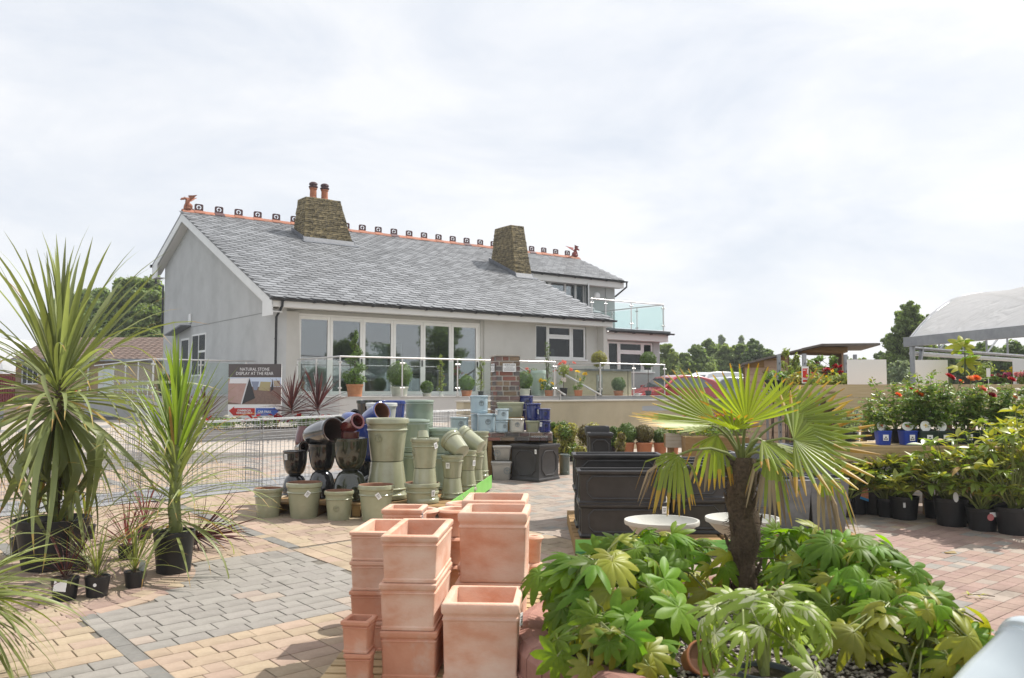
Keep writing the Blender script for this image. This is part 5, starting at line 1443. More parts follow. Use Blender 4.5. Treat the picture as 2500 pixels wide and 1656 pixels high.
# ================================================================== GABION CAGES
gp = Vector((-3.27, 11.5)); ga = R(41); gd = Vector((math.cos(ga), math.sin(ga)))
def cage(label, d0, L=1.5, dep=.5, hh=.88):
    p = gp + gd * d0; q = p + gd * L
    t = thing('gabion', label, 'wire cage', (p.x, p.y, 0), ga, 'empty galvanised gabion cages')
    za, zb_ = hz(p.y), hz(q.y)
    def W(x, y, z): return (x, y, za + (zb_ - za) * x / L + z)
    w = .0023
    def panel(name, lines):
        b = MB()
        for u, v in lines: b.tube([u, v], w, 4, False)
        b.build(name, galv_m, t)
    nx, nz = int(L / .062), int(hh / .075)
    for y, nm in ((0, 'front_mesh'), (dep, 'back_mesh')):
        panel(nm, [(W(L * i / nx, y, 0), W(L * i / nx, y, hh)) for i in range(nx + 1)] + [(W(0, y - .004, hh * j / nz), W(L, y - .004, hh * j / nz)) for j in range(nz + 1)])
    ny = 6
    panel('lid_mesh', [(W(L * i / 14, 0, hh), W(L * i / 14, dep, hh)) for i in range(15)] + [(W(0, dep * j / ny, hh + .004), W(L, dep * j / ny, hh + .004)) for j in range(0, ny + 1, 2)])
    for x in (0.004, L - .004): panel('end_mesh', [(W(x, dep * j / ny, 0), W(x, dep * j / ny, hh)) for j in range(ny + 1)] + [(W(x, 0, hh * j / nz), W(x, dep, hh * j / nz)) for j in range(nz + 1)])
    b = MB(); n_ = 150
    b.tube([(.012 * math.cos(i * 1.2), -.006 + .012 * math.sin(i * 1.2), W(0, 0, hh * i / n_)[2]) for i in range(n_)], .0028, 4, False)
    b.build('spiral_joint', galv_m, t)
for k, (d, lb) in enumerate(((-6.1, 'leftmost'), (-4.58, 'second from left'), (-3.06, 'third from left'), (-1.54, 'fourth from left, ending at the spiral joint left of the black pots'), (0, 'fifth from left, behind the black pots'), (1.52, 'sixth from left, behind the blue pot'), (3.04, 'rightmost, left of the pale blue pots'))):
    cage('empty gabion cage, ' + lb, d, 1.5 if d < 2 else 1.3)
gr_m = M('grey_chippings', (.22, .22, .23), (.40, .40, .40), scale=160, rough=1, bump=1, bscale=150)
b = MB(); p, q = gp + gd * -6.3, gp + gd * 4.2; nn = Vector((-gd.y, gd.x))
vs = [(p.x - nn.x * .25, p.y - nn.y * .25), (q.x - nn.x * .2, q.y - nn.y * .2), (q.x + nn.x * .8, q.y + nn.y * .8), (p.x + nn.x * .8, p.y + nn.y * .8)]
b.add([(x, y, hz(y) + .012) for x, y in vs], [(0, 1, 2, 3)]); o = b.build('gravel_strip', gr_m); o['kind'] = 'stuff'

# ================================================================== SIGN BY THE TERRACE
YSG = 19.2
sg = thing('information_sign', 'upright sign with stone display picture and red and blue arrows before the terrace', 'sign', Vector((A(622, 955, YSG).x, YSG, hz(YSG))), R(2))
sw = 128 * YSG / F_PX; zb0 = A(622, 1022, YSG).z - hz(YSG); zt0 = A(622, 889, YSG).z - hz(YSG); shh = zt0 - zb0
b = MB(); b.span(-sw / 2, sw / 2, 0, .03, zb0, zt0); b.build('board', paper_m, sg)
b = MB(); b.span(-sw / 2 + .08, -sw / 2 + .13, .031, .08, 0, zt0 - .1); b.span(sw / 2 - .13, sw / 2 - .08, .031, .08, 0, zt0 - .1); b.build('post', oldwood_m, sg)
def SX_(x): return -sw / 2 + sw * (x - 135) / 955
def SZ_(y): return zt0 - shh * (y - 140) / 1000
def poly(name, pts, mat, y, parent=sg):
    m = MB(); m.prism([(SX_(x), SZ_(z)) for x, z in pts], y, y + .004, 'y'); return m.build(name, mat, parent, fix=True)
def fl(n, c): return M(n, c, rough=.6)
poly('title_panel', [(135, 140), (1090, 140), (1090, 385), (135, 385)], fl('sign_brown', (.10, .085, .085)), -.004)
pic = poly('picture', [(135, 387), (1090, 387), (1090, 880), (135, 880)], M('sign_floor', (.19, .13, .11), (.26, .18, .15), scale=20, rough=.7), -.004)
poly('picture_sky', [(136, 388), (1089, 388), (1089, 560), (600, 560), (136, 500)], fl('sign_sky', (.58, .66, .80)), -.007, pic)
poly('picture_slab', [(136, 410), (498, 395), (372, 872), (136, 838)], M('sign_pink', (.42, .27, .24), (.48, .33, .30), scale=5, rough=.7), -.011, pic)
poly('picture_white', [(170, 410), (496, 398), (470, 498), (150, 498)], fl('sign_white', (.74, .74, .76)), -.014, pic)
poly('picture_frame', [(492, 393), (514, 393), (388, 878), (366, 876)], fl('sign_frame', (.68, .68, .70)), -.017, pic)
poly('picture_shadow', [(516, 400), (622, 768), (392, 874)], fl('sign_dark', (.045, .045, .05)), -.013, pic)
poly('picture_slab', [(548, 462), (690, 462), (655, 620), (600, 622)], fl('sign_blue', (.24, .28, .38)), -.011, pic)
poly('picture_slab', [(716, 465), (905, 470), (878, 638), (682, 622)], M('sign_yellow', (.42, .38, .18), (.40, .33, .22), scale=6, rough=.7), -.011, pic)
poly('picture_shadow', [(932, 405), (952, 606), (896, 652)], fl('sign_dark2', (.05, .05, .055)), -.012, pic)
poly('picture_slab', [(950, 445), (1068, 445), (1060, 552), (956, 552)], fl('sign_tan', (.45, .38, .28)), -.011, pic)
poly('red_arrow', [(155, 1000), (250, 920), (250, 950), (620, 950), (620, 1085), (250, 1085), (250, 1098)], fl('sign_red', (.52, .03, .025)), -.006)
poly('blue_arrow', [(637, 950), (960, 950), (960, 930), (1052, 1005), (960, 1095), (960, 1085), (637, 1085)], fl('sign_arrow_blue', (.06, .14, .50)), -.006)
wh = fl('sign_lettering', (.82, .82, .82))
lettering('NATURAL STONE\nDISPLAY AT THE REAR', .098, wh, sg, (SX_(605), -.0055, SZ_(278)), (R(90), 0, 0), .001, sx=.83)
lettering('COMMERCIAL\nVEHICLES ONLY', .058, wh, sg, (SX_(432), -.0075, SZ_(1018)), (R(90), 0, 0), .001, sx=.83, bold=.002)
lettering('CAR PARK', .072, wh, sg, (SX_(795), -.0075, SZ_(1020)), (R(90), 0, 0), .001, sx=.88, bold=.002)
# ================================================================== PLANTS
def sword_mesh(name, mats, L=1.0, w=.03, droop=.6, seg=9, fold=.35, kink=None, twist=0.0, tip=0.0, pw=1.5):
    b = MB(); vs = []; x = z = 0.0; ds = L / seg
    for i in range(seg + 1):
        s = i / seg
        th = -droop * s ** pw
        if kink and s > kink[0]: th -= kink[1] * min(1, (s - kink[0]) / .08)
        if i: x += math.cos(th) * ds; z += math.sin(th) * ds
        hw = w * (.42 + .58 * min(1, s / .35) ** .8) * (1 - max(0, (s - .38) / .62) ** 1.7) + .0006
        a = twist * s; nx, nz = -math.sin(th), math.cos(th)
        up = hw * fold
        vs += [(x + nx * up - nx * math.sin(a) * hw, -hw * math.cos(a), z + nz * up - nz * math.sin(a) * hw), (x, 0, z), (x + nx * up + nx * math.sin(a) * hw, hw * math.cos(a), z + nz * up + nz * math.sin(a) * hw)]
    for i in range(seg):
        m = 1 if (tip and (i + .5) / seg > 1 - tip) else 0
        o = 3 * i; b.add([], [])
        b.f += [(o, o + 1, o + 4, o + 3), (o + 1, o + 2, o + 5, o + 4)]; b.mi += [m, m]
    b.v = vs
    return b.mesh(name, mats, 180)
def orient(yaw, el, roll=0.0):
    return Matrix.Rotation(yaw, 4, 'Z') @ Matrix.Rotation(-el, 4, 'Y') @ Matrix.Rotation(roll, 4, 'X')
LV = {}
def swords(kind, mats, w, droops, L=1.0, **k):
    if kind not in LV: LV[kind] = [sword_mesh('leaf', mats, L, w * (.85 + .3 * rnd.random()), d, **k) for d in droops]
    return LV[kind]
def leafobj(parent, me, p, yaw, el, sc_, roll=0.0, name='leaf'):
    o = bpy.data.objects.new(name, me); COL.objects.link(o); o.parent = parent
    o.matrix_local = Matrix.Translation(p) @ orient(yaw, el, roll) @ Matrix.Scale(sc_, 4)
    return o
def plastic_pot(parent, r, h, mat=plastic_m, rb=None, soil=True, loc=(0, 0, 0), rot=None):
    rb = rb or r * .8; key = ('pp', round(r, 3), round(h, 3), mat.name)
    if key not in PM:
        b = MB(); b.lathe([(rb, 0), (rb + (r - rb) * .85, h * .86), (r * .99, h * .87), (r, h * .99), (r - .005, h), (r - .012, h * .98), (r - .015, h * .88)], 28, close1=False); PM[key] = b.mesh('pot', mat, 40)
    o = put('pot', PM[key], parent, loc, rot)
    if soil:
        b = MB(); n = 20; rr_ = random.Random(int(r * 1000)); vs = [(0, 0, h * .9)] + [((r - .015) * math.cos(2 * math.pi * i / n), (r - .015) * math.sin(2 * math.pi * i / n), h * .885 + rr_.random() * .006) for i in range(n)]
        b.add(vs, [(0, 1 + i, 1 + (i + 1) % n) for i in range(n)]); put('soil', b.mesh('soil', soil_m, 180), parent, loc, rot)
    return o
# ---- big cordyline in a tub
gmix = (cord_m, cord_dry_m)
S_UP = swords('c_up', gmix, .018, (.08, .2, .35, .5), pw=2.4); S_MID = swords('c_mid', gmix, .0165, (.4, .6, .8, 1.0, 1.3, 1.6), tip=.06, pw=2.2)
S_DN = swords('c_dn', gmix, .018, (.25, .45, .7), tip=.12); S_BENT = swords('c_bent', gmix, .027, (.5, .8), kink=(.45, 1.1), tip=.1)
S_DRY = swords('c_dry', (cord_dry_m, cord_dry_m), .014, (.6, 1.2), pw=2.0)
S_YG = swords('c_yg', (cord_young_m, cord_dry_m), .020, (.05, .12, .25, .4), tip=.04)
def cordyline(name, label, P, zt0_, zt1, n, L, up, mid, dn, seed, young=None, spread=1.0, minel=-78, cat='plant', maxn=300):
    r = random.Random(seed)
    t = thing(name, label, cat, P)
    b = MB(); h = zt1; k = 12
    b.tube([(.012 * math.sin(i * 1.3), .012 * math.cos(i * 1.7), h * i / k) for i in range(k + 1)], [(.045 - .012 * i / k if not young else .05 - .02 * i / k) + .005 * (i % 2) for i in range(k + 1)], 10)
    b.build('stem', cord_m if young else bark_m, t, smooth=60)
    for i in range(n):
        u = (i + .5) / n
        z = zt0_ + (zt1 - zt0_) * (.15 * r.random() + .85 * u)
        el = math.radians(minel + (92 - minel) * (u ** .98) + r.gauss(0, 9)); el = min(el, R(89))
        yaw = i * 2.39996 + r.gauss(0, .15)
        if young and u > .72: me = r.choice(young)
        elif el > R(52): me = r.choice(up)
        elif el > R(-12): me = r.choice(mid)
        else: me = r.choice(dn)
        if r.random() < (.10 if u < .35 else .02): me = r.choice(S_DRY)
        s = L * (.75 + .4 * r.random()) * (1 if u < .85 else .92)
        ro = .022 if el < R(70) else .01
        leafobj(t, me, (ro * math.cos(yaw), ro * math.sin(yaw), z), yaw, el, s, r.gauss(0, .25))
    return t
g = G(95, 1405); TUBP = on(g.x - .05, g.y + .27)
tub = thing('plant_tub', 'large black tub holding the tallest sword leaved plant at the left edge', 'tub', TUBP)
b = MB(); b.lathe([(.21, 0), (.262, .33), (.285, .335), (.29, .39), (.275, .392), (.27, .36), (.255, .33)], 36, close1=False); b.build('body', plastic_m, tub, smooth=40)
b = MB(); b.lathe([(.01, .325), (.256, .33)], 30, close0=False, close1=False); b.build('soil', soil_m, tub)
z1 = A(118, 925, 7.1).z - TUBP.z
cordyline('cordyline', 'tallest green cordyline with long arching sword leaves, left edge of the yard', TUBP + Vector((.02, 0, .0)), z1 - .36, z1 + .06, 225, 1.22, S_UP, S_MID, S_DN + S_BENT, 21)
# ---- second cordyline
g = G(405, 1408); P2 = on(g.x, g.y + .15)
t2 = cordyline('cordyline', 'younger bright green cordyline in a round black pot', P2 + Vector((0, 0, .26)), .0, .92, 170, .80, S_UP, S_MID, S_MID, 22, young=S_YG, minel=-12)
pt = thing('plant_pot', 'round black pot of the younger green cordyline', 'plant pot', P2); plastic_pot(pt, .158, .325)
# ---- small sword plants
RUP = swords('r_up', (redcord_m, redcord_m), .013, (.1, .25, .45, .7)); PUP = swords('p_up', (pinkcord_m, redcord_m), .013, (.1, .25, .45, .7), tip=.3)
LUP = swords('l_up', (phorm_m, cord_dry_m), .010, (.3, .6, 1.0, 1.5), tip=.15); YUP = swords('y_up', (phorm_m, cord_dry_m), .014, (.1, .3, .6), tip=.35)
def small_sword(name, label, P, n, L, me, seed, pot_rh=None, lo=5, hi=88, lean=None, group=None, potmat=plastic_m, stem=.05, cat='plant'):
    r = random.Random(seed)
    t = thing(name, label, cat, P, 0, group)
    if lean is not None: t.rotation_euler = Vector(lean).normalized().to_track_quat('Z', 'Y').to_euler()
    hp = 0
    if pot_rh: plastic_pot(t, pot_rh[0], pot_rh[1], potmat); hp = pot_rh[1] * .88
    b = MB(); b.tube([(0, 0, hp - .02), (0, 0, hp + stem)], [.014, .01], 7); b.build('stem', bark_m, t)
    for i in range(n):
        u = (i + .5) / n; yaw = i * 2.39996 + r.gauss(0, .2); el = R(lo + (hi - lo) * u ** .9 + r.gauss(0, 7))
        leafobj(t, r.choice(me), (.006 * math.cos(yaw), .006 * math.sin(yaw), hp + stem * u), yaw, min(el, R(88)), L * (.75 + .4 * r.random()), r.gauss(0, .3))
    return t
SWG = 'small sword leaved plants in black pots at the left'
def gp_(x, y, r): q = G(x, y); return on(q.x, q.y + r)
t = small_sword('red_cordyline', 'small dark red cordyline in a black pot with a blank white card', gp_(142, 1473, .085), 34, .34, RUP, 31, (.092, .155), 5, 85, group=SWG)
b = MB(); b.box(0, 0, 0, .085, .003, .075); b.build('card', paper_m, t, (.012, -.092, .115), (R(-8), R(4), 0))
t = small_sword('grass_plant', 'small lime green grassy plant in a black pot with a small oval label', gp_(223, 1464, .08), 46, .40, LUP, 32, (.085, .145), 35, 85, group=SWG)
b = MB(); b.lathe([(.012, 0), (.012, .002)], 14); o = b.build('label', paper_m, t, (.022, -.081, .095), (R(86), 0, 0))
t = small_sword('grass_plant', 'lime green arching plant in a black pot with a pale ticket', gp_(318, 1440, .07), 44, .46, LUP, 33, (.075, .12), 30, 85, group=SWG)
b = MB(); b.box(0, 0, 0, .05, .002, .085); b.build('ticket', M('silver_ticket', (.45, .5, .5), rough=.3), t, (.06, -.02, .16), (R(10), R(12), R(-15)))
small_sword('red_cordyline', 'pink red cordyline between the lime green arching plant and the tub', gp_(300, 1370, .07), 40, .42, PUP, 34, (.075, .12), 10, 88, group=SWG)
small_sword('red_cordyline', 'slim red cordyline just behind the round black pot', gp_(345, 1320, .07), 34, .46, PUP, 35, (.07, .11), 30, 88, group=SWG)
small_sword('red_cordyline', 'dark red cordyline fallen on its side, leaves fanned over the paving', gp_(432, 1345, .02) + Vector((0, .1, .085)), 60, .52, RUP, 36, (.075, .12), 10, 85, lean=(.95, -.18, .16), group=SWG)
small_sword('yellow_sword_plant', 'yellow edged sword plant behind the tub of the tallest cordyline', gp_(195, 1322, .1), 30, .50, YUP, 37, (.09, .13), 25, 85, group=SWG)
small_sword('grass_plant', 'fine leaved blue green plant left of the tub', on(-4.15, 7.5), 60, .42, LUP, 38, (.10, .16), 20, 86, group=SWG)
small_sword('red_cordyline', 'dark red cordyline in front of the tub, low and wide', gp_(185, 1400, .06), 30, .30, RUP, 39, (.07, .11), 0, 80, group=SWG)
# terrace red cordylines
RTG = 'red cordylines planted before the terrace wall'
for i, (x, yb, Y, lb, L) in enumerate(((500, 1022, 21.2, 'red cordyline left of the information sign', .72), (712, 1008, 18.8, 'red cordyline just right of the information sign', .80), (776, 1005, 19.2, 'red cordyline, right one of the pair beside the information sign', .90), (455, 1022, 21.4, 'red cordyline half behind the younger green cordyline', .66))):
    p = A(x, yb, Y); small_sword('red_cordyline', lb, p, 62, L, swords('rt', (redcord_m, redcord_m), .020, (.1, .2, .4, .6)), 50 + i, None, -12, 88, group=RTG, stem=.15)
bedw = M('raised_bed_side', (.30, .29, .28), (.36, .35, .33), scale=4, rough=.9)
bd = thing('flower_bed', 'low raised flower bed with red and white flowers below the sign', 'flower bed', on(A(700, 1040, 18.6).x, 18.6), R(20))
b = MB(); b.span(-2.2, 1.3, 0, 1.0, -.1, .22); b.build('side', bedw, bd)
b = MB(); b.span(-2.15, 1.25, .05, .95, .22, .235); b.build('soil', soil_m, bd)
# ---- leaf masses -------------------------------------------------------------
def leaf_blob(mb, c, rad, n, size, r, shell=.35, m=None, up=.3, ratio=.55, flat=0.0):
    for _ in range(n):
        while True:
            d = Vector((r.gauss(0, 1), r.gauss(0, 1), r.gauss(0, 1)))
            if d.length > 1e-3: break
        d.normalize(); q = 1 - shell * r.random() ** 1.5
        p = Vector((c[0] + d.x * rad[0] * q, c[1] + d.y * rad[1] * q, c[2] + d.z * rad[2] * q))
        nrm = (d + Vector((r.gauss(0, .5), r.gauss(0, .5), r.gauss(0, .5) + up))).normalized()
        a = nrm.cross(Vector((r.gauss(0, 1), r.gauss(0, 1), r.gauss(0, 1))))
        if a.length < 1e-3: continue
        a.normalize(); bb = nrm.cross(a); s = size * (.6 + .8 * r.random())
        mb.add([p - a * s, p + bb * s * ratio - nrm * s * .12, p + a * s, p - bb * s * ratio - nrm * s * .12], [(0, 1, 2, 3)], m)
BM = {}
def ball_mesh(r_, mat, n=1500, size=.014, seed=1, bump_=0.05, egg=1.0):
    key = ('ball', round(r_, 2), mat.name, seed, egg)
    if key in BM: return BM[key]
    r = random.Random(seed); b = MB()
    rings = []
    for i in range(1, 8):
        a = math.pi * i / 8; rings.append([(r_ * .86 * math.sin(a) * math.cos(2 * math.pi * j / 14), r_ * .86 * math.sin(a) * math.sin(2 * math.pi * j / 14), -r_ * .86 * egg * math.cos(a)) for j in range(14)])
    b.loft(rings)
    leaf_blob(b, (0, 0, 0), (r_, r_, r_ * egg), n, size, r, .16, ratio=.5)
    for _ in range(10):
        d = Vector((r.gauss(0, 1), r.gauss(0, 1), r.gauss(0, 1))).normalized() * r_ * .93
        leaf_blob(b, d, (r_ * .2,) * 3, 40, size, r, .6)
    BM[key] = b.mesh('foliage', mat); BM[key]['n'] = 1; return BM[key]
def foliage(me, parent, loc, rz=0.0, sc_=1.0):
    o = put('foliage', me, parent, loc, (0, 0, rz), sc_); return o
def potted_ball(label, P, r, mat=box_m, pot_=None, potm=None, stem=0.0, name='box_ball', egg=1.0, n=1500, ls=.016, cat='topiary', group=None, seed=1):
    t = thing(name, label, cat, P, 0, group); hp = 0
    if pot_:
        put('pot', pot_mesh('plain', pot_[0], pot_[1], pot_[0] * .78, (potm or flowerpot_m, soil_m), 26), t); hp = pot_[1] * .93
        b = MB(); b.lathe([(.01, hp * .97), (pot_[0] * .9, hp * .97)], 20, close0=False, close1=False); b.build('soil', soil_m, t)
    b = MB(); b.tube([(0, 0, hp - .02), (0, 0, hp + stem + r * .5)], [.012, .01] if stem < .2 else .012, 7); b.build('stem', bark_m, t)
    foliage(ball_mesh(round(r, 2), mat, n, ls, seed, egg=egg), t, (0, 0, hp + stem + r * .93 * egg), rnd.random() * 6)
    return t
def terr_p(x, s):
    """terrace floor point in line with photo column x, s metres from the house front"""
    t_, _ = h_s(x, 960, s); return H(t_, s, TF)
TG2 = 'potted plants standing on the terrace'
def ypx(x, s, dy): 
    t_, _ = h_s(x, 960, s); return H(t_, s).y * dy / F_PX
# spiral topiary
P = terr_p(866, -2.7); t = thing('spiral_topiary', 'spiral clipped conifer in an orange terracotta pot on the terrace', 'topiary', P, 0, TG2)
sy = P.y / F_PX
put('pot', pot_mesh('plain', 21 * sy, 30 * sy, 17 * sy, (flowerpot_m, soil_m), 26), t)
b = MB(); b.tube([(0, 0, .2), (0, 0, 150 * sy)], .02, 6); b.build('stem', bark_m, t)
b = MB(); rr_ = random.Random(3)
for i in range(46):
    u = i / 45; a = u * 2 * math.pi * 3.0 + 1.2; rad = (26 * (1 - u) + 5) * sy
    leaf_blob(b, (rad * .55 * math.cos(a), rad * .55 * math.sin(a), (38 + 118 * u) * sy), (rad * .75, rad * .75, 9 * sy), 70, .028, rr_, .8)
leaf_blob(b, (0, 0, 42 * sy), (27 * sy, 27 * sy, 16 * sy), 500, .03, rr_, .3)
o = b.build('foliage', box_m, t)
def tball(label, x, s, dia, dy_pot, potw, potm=flowerpot_m, mat=box_m, seed=1):
    P = terr_p(x, s); k = P.y / F_PX
    return potted_ball(label, P, dia * k / 2, mat, (potw * k / 2, dy_pot * k), potm, group=TG2, n=1700, ls=.02, seed=seed)
tball('largest clipped box ball, in a cream stone pot on the terrace', 975, -2.6, 66, 24, 46, creamg_m)
tball('smallest clipped box ball on the terrace, with a white tag', 1042, -2.5, 32, 8, 24, creamg_m, seed=2)
tball('clipped box ball in an orange pot left of the brick pillar', 1139, -2.6, 40, 14, 28, seed=3)
tball('clipped box ball in a pale pot just right of the brick pillar', 1279, -2.7, 46, 18, 34, creamg_m, seed=4)
tball('clipped box ball in an orange pot behind the glass right of the steps', 1510, -2.4, 36, 12, 26, seed=5)
b = None
def slim(label, x, s, hpx, potpx, potm, seed, mat=None, flowers=None, w=9):
    P = terr_p(x, s); k = P.y / F_PX; t = thing('slim_shrub', label, 'shrub', P, 0, TG2); r = random.Random(seed)
    put('pot', pot_mesh('plain', potpx * .62 * k, potpx * k, potpx * .5 * k, (potm, soil_m), 22), t)
    b = MB()
    for j in range(5): b.tube([(0, 0, potpx * k * .8), (r.gauss(0, w * .3) * k, r.gauss(0, w * .3) * k, hpx * .6 * k), (r.gauss(0, w * .5) * k, r.gauss(0, w * .5) * k, hpx * k * (.8 + .2 * r.random()))], [.012, .008, .003], 5)
    b.build('stem', bark_m, t)
    b = MB()
    for j in range(14):
        u = j / 13; leaf_blob(b, (r.gauss(0, 3) * k, r.gauss(0, 3) * k, (potpx + 6 + (hpx - potpx - 8) * u) * k), (w * (1.1 - .6 * u) * k, w * (1.1 - .6 * u) * k, 7 * k), 34, .03, r, .9, ratio=.35)
    b.build('foliage', mat or rose_y_m, t); return t
slim('slim upright shrub in a white pot behind the terrace glass', 1077, -2.4, 100, 10, whiteg_m, 61)
slim('slim upright shrub beside the brick pillar, last behind the glass', 1174, -2.5, 92, 12, plastic_m, 62, w=8)
slim('dark conifer in front of the square window', 1336, -1.6, 130, 20, plastic_m, 63, box_m, w=12)
P = terr_p(1314, -2.5); pot('glazed_pot', 'tall pale green cylinder pot on the terrace left of the steps', P, 19 * P.y / F_PX, 62 * P.y / F_PX, (M('mint_glaze', (.48, .56, .50), rough=.3), clay_in), 'plain', 17 * P.y / F_PX, group=TG2)
# lollipop trees
def lolli(label, x, s, ytop, dia, potpx, mat=box_m, seed=5):
    P = terr_p(x, s); k = P.y / F_PX; r = dia * k / 2; h = A(x, ytop, P.y).z - TF
    return potted_ball(label, P, r, mat, (potpx * .7 * k, potpx * k), plastic_m, stem=h - 1.9 * r - potpx * k, name='standard_tree', group=TG2, n=1700, ls=.024, seed=seed)
lolli('round headed standard shrub rising above the corner post of the right railing', 1463, -2.75, 857, 40, 12, gold_m, 6); lolli('round headed standard shrub near the right end of the railing', 1583, -2.6, 858, 40, 12, box_m, 7)
# flowers
def flower_mesh(name, mat, r_=.03, petals=14, seed=1, cup=.5):
    key = ('fl', name, round(r_, 3))
    if key in BM: return BM[key]
    r = random.Random(seed); b = MB()
    for k in range(petals):
        ly = k / petals; a = k * 2.4; el = R(15 + 65 * ly) * cup * 1.6; L = r_ * (1.15 - .55 * ly); w = L * .55
        d = Vector((math.cos(a) * math.cos(el), math.sin(a) * math.cos(el), math.sin(el))); sd = Vector((-math.sin(a), math.cos(a), 0)); n_ = d.cross(sd)
        b.add([(0, 0, 0), d * L * .55 + sd * w - n_ * .1 * L, d * L, d * L * .55 - sd * w - n_ * .1 * L], [(0, 1, 2, 3)])
    BM[key] = b.mesh('flower', mat); return BM[key]
def flowers_on(parent, mes, pts, sc_=1.0):
    for p in pts: put('flower', rnd.choice(mes), parent, p, (rnd.gauss(0, .5) + .35, rnd.gauss(0, .4), rnd.random() * 6), sc_ * (.8 + .4 * rnd.random()))
def standard_rose(label, x, s, ytop, pm, seed, mats=(rose_y_m,)):
    P = terr_p(x, s); k = P.y / F_PX; t = thing('standard_rose', label, 'rose', P, 0, TG2); r = random.Random(seed)
    h = A(x, ytop, P.y).z - TF
    put('pot', pot_mesh('plain', 10 * k, 20 * k, 8 * k, (plastic_m, soil_m), 22), t)
    b = MB(); b.tube([(0, 0, .1), (0, 0, h * .8)], .012, 6)
    for j in range(8): b.tube([(0, 0, h * .6), (r.gauss(0, 9) * k, r.gauss(0, 9) * k, h * (.75 + .25 * r.random()))], [.008, .003], 4)
    b.build('stem', bark_m, t)
    b = MB(); leaf_blob(b, (0, 0, h * .78), (16 * k, 16 * k, 17 * k), 330, .04, r, .95, ratio=.45); b.build('foliage', mats[0], t)
    flowers_on(t, [flower_mesh('pk', pm, .075, 12)], [(r.gauss(0, 11) * k, r.gauss(0, 9) * k - 8 * k, h * (.72 + .3 * r.random())) for _ in range(9)])
    b = MB(); b.box(0, -.02, h * .48, .16, .004, .14); b.build('label_card', M('card_' + str(seed), (.6, .45, .38), (.75, .7, .66), scale=30, rough=.6), t)
standard_rose('standard rose with coral pink flowers between the two sloping handrails', 1376, -3.0, 885, pt_coral, 71); standard_rose('standard rose with coral flowers behind the glass left of the steps', 1300, -2.2, 900, pt_coral, 72, (rose_m,))
def lowflowers(label, x, s, n, seed, pm=pt_yellow, hh=50, spread=26):
    P = terr_p(x, s); k = P.y / F_PX; t = thing('flowering_plant', label, 'flowering plant', P, 0, TG2); r = random.Random(seed)
    put('pot', pot_mesh('plain', 11 * k, 14 * k, 9 * k, (flowerpot_m, soil_m), 22), t)
    b = MB(); tips = []
    for j in range(n + 5):
        q = (r.gauss(0, spread * .45) * k, r.gauss(0, spread * .3) * k, (18 + (hh - 18) * r.random()) * k); tips.append(q); b.tube([(0, 0, 12 * k), q], [.007, .004], 4)
    b.build('stem', stem_m, t)
    b = MB()
    for q in tips: leaf_blob(b, (q[0] * .8, q[1] * .8, q[2] * .8), (8 * k, 8 * k, 8 * k), 26, .035, r, .9, ratio=.4)
    b.build('foliage', rose_m, t)
    flowers_on(t, [flower_mesh('ye', pm, .08, 16)], tips[:n])
lowflowers('yellow flowering plant behind the glass beside the left handrail', 1340, -3.0, 6, 81); lowflowers('yellow flowering plant before the right handrail', 1412, -3.05, 3, 82, hh=62, spread=20)
# counter behind the railing
ct = thing('counter', 'beige outdoor counter with a grey overhanging top behind the right railing', 'counter', C0, HR)
ta, _ = h_s(1390, 960, -1.6); tb, _ = h_s(1530, 960, -1.6)
b = MB(); b.span(ta, tb - .25, -1.9, -1.3, TF, TF + .86); b.span(tb - .2, tb - .05, -1.9, -1.3, TF, TF + .86); b.build('front', beige_m, ct)
b = MB(); b.span(ta + .4, tb + .25, -2.05, -1.2, TF + .862, TF + .92); b.build('top', zinc_m, ct)
b = MB(); b.box(ta + 1.1, -1.915, TF + .45, .28, .02, .55); b.build('notice_board', greyg_m, ct); b = MB(); b.box(ta + 1.1, -1.93, TF + .6, .14, .004, .2); b.build('notice', paper_m, ct)
# shrubs along the beige wall ---------------------------------------------------
WG = 'shrubs in pots along the beige wall'
def wallshrub(label, cx, Y, ytop, ybot, wpx, mats, seed, pot_=None, blobs=7, ls=.022, dens=330, kind='shrub'):
    p = A(cx, ybot, Y); k = Y / F_PX; t = thing('shrub', label, kind, on(p.x, Y), 0, WG); r = random.Random(seed); z0 = max(.02, p.z - hz(Y)); h = A(cx, ytop, Y).z - hz(Y); w = wpx * k / 2
    plastic_pot(t, w * .55, max(.14, z0), plastic_m, soil=False) if not pot_ else put('pot', pot_mesh('plain', pot_ * k / 2, max(.12, z0), pot_ * k * .4, (flowerpot_m, soil_m), 22), t)
    b = MB()
    for j in range(6): b.tube([(0, 0, z0 * .7), (r.gauss(0, w * .4), r.gauss(0, w * .3), z0 + (h - z0) * .6)], [.012, .005], 5)
    b.build('stem', bark_m, t)
    b = MB()
    for j in range(blobs):
        u = r.random(); a = r.random() * 6.28; q = w * .55 * r.random() ** .5
        zz = z0 * .5 + (h - z0 * .5) * (.12 + .74 * u); rad = w * (.60 - .22 * u)
        leaf_blob(b, (q * math.cos(a) * (1 - .4 * u), q * math.sin(a) * (1 - .4 * u), zz), (rad, rad, min(rad, (h - z0) * .3)), dens, ls, r, .55, m=j % len(mats))
    b.build('foliage', list(mats), t); return t
wallshrub('tall green and gold variegated shrub right of the navy pots', 1382, 14.6, 1007, 1118, 78, (gold_m, box_m, gold_m), 91, blobs=12)
wallshrub('dark green upright shrub just right of the navy pots', 1350, 14.9, 1003, 1100, 34, (box_m,), 92)
wallshrub('broad golden green mound shrub behind the tall dark planters', 1442, 14.9, 1031, 1112, 92, (gold_m, bronze_m), 93, blobs=10)
wallshrub('low golden mound in front of the broad golden shrub', 1416, 14.2, 1078, 1120, 40, (gold_m,), 94)
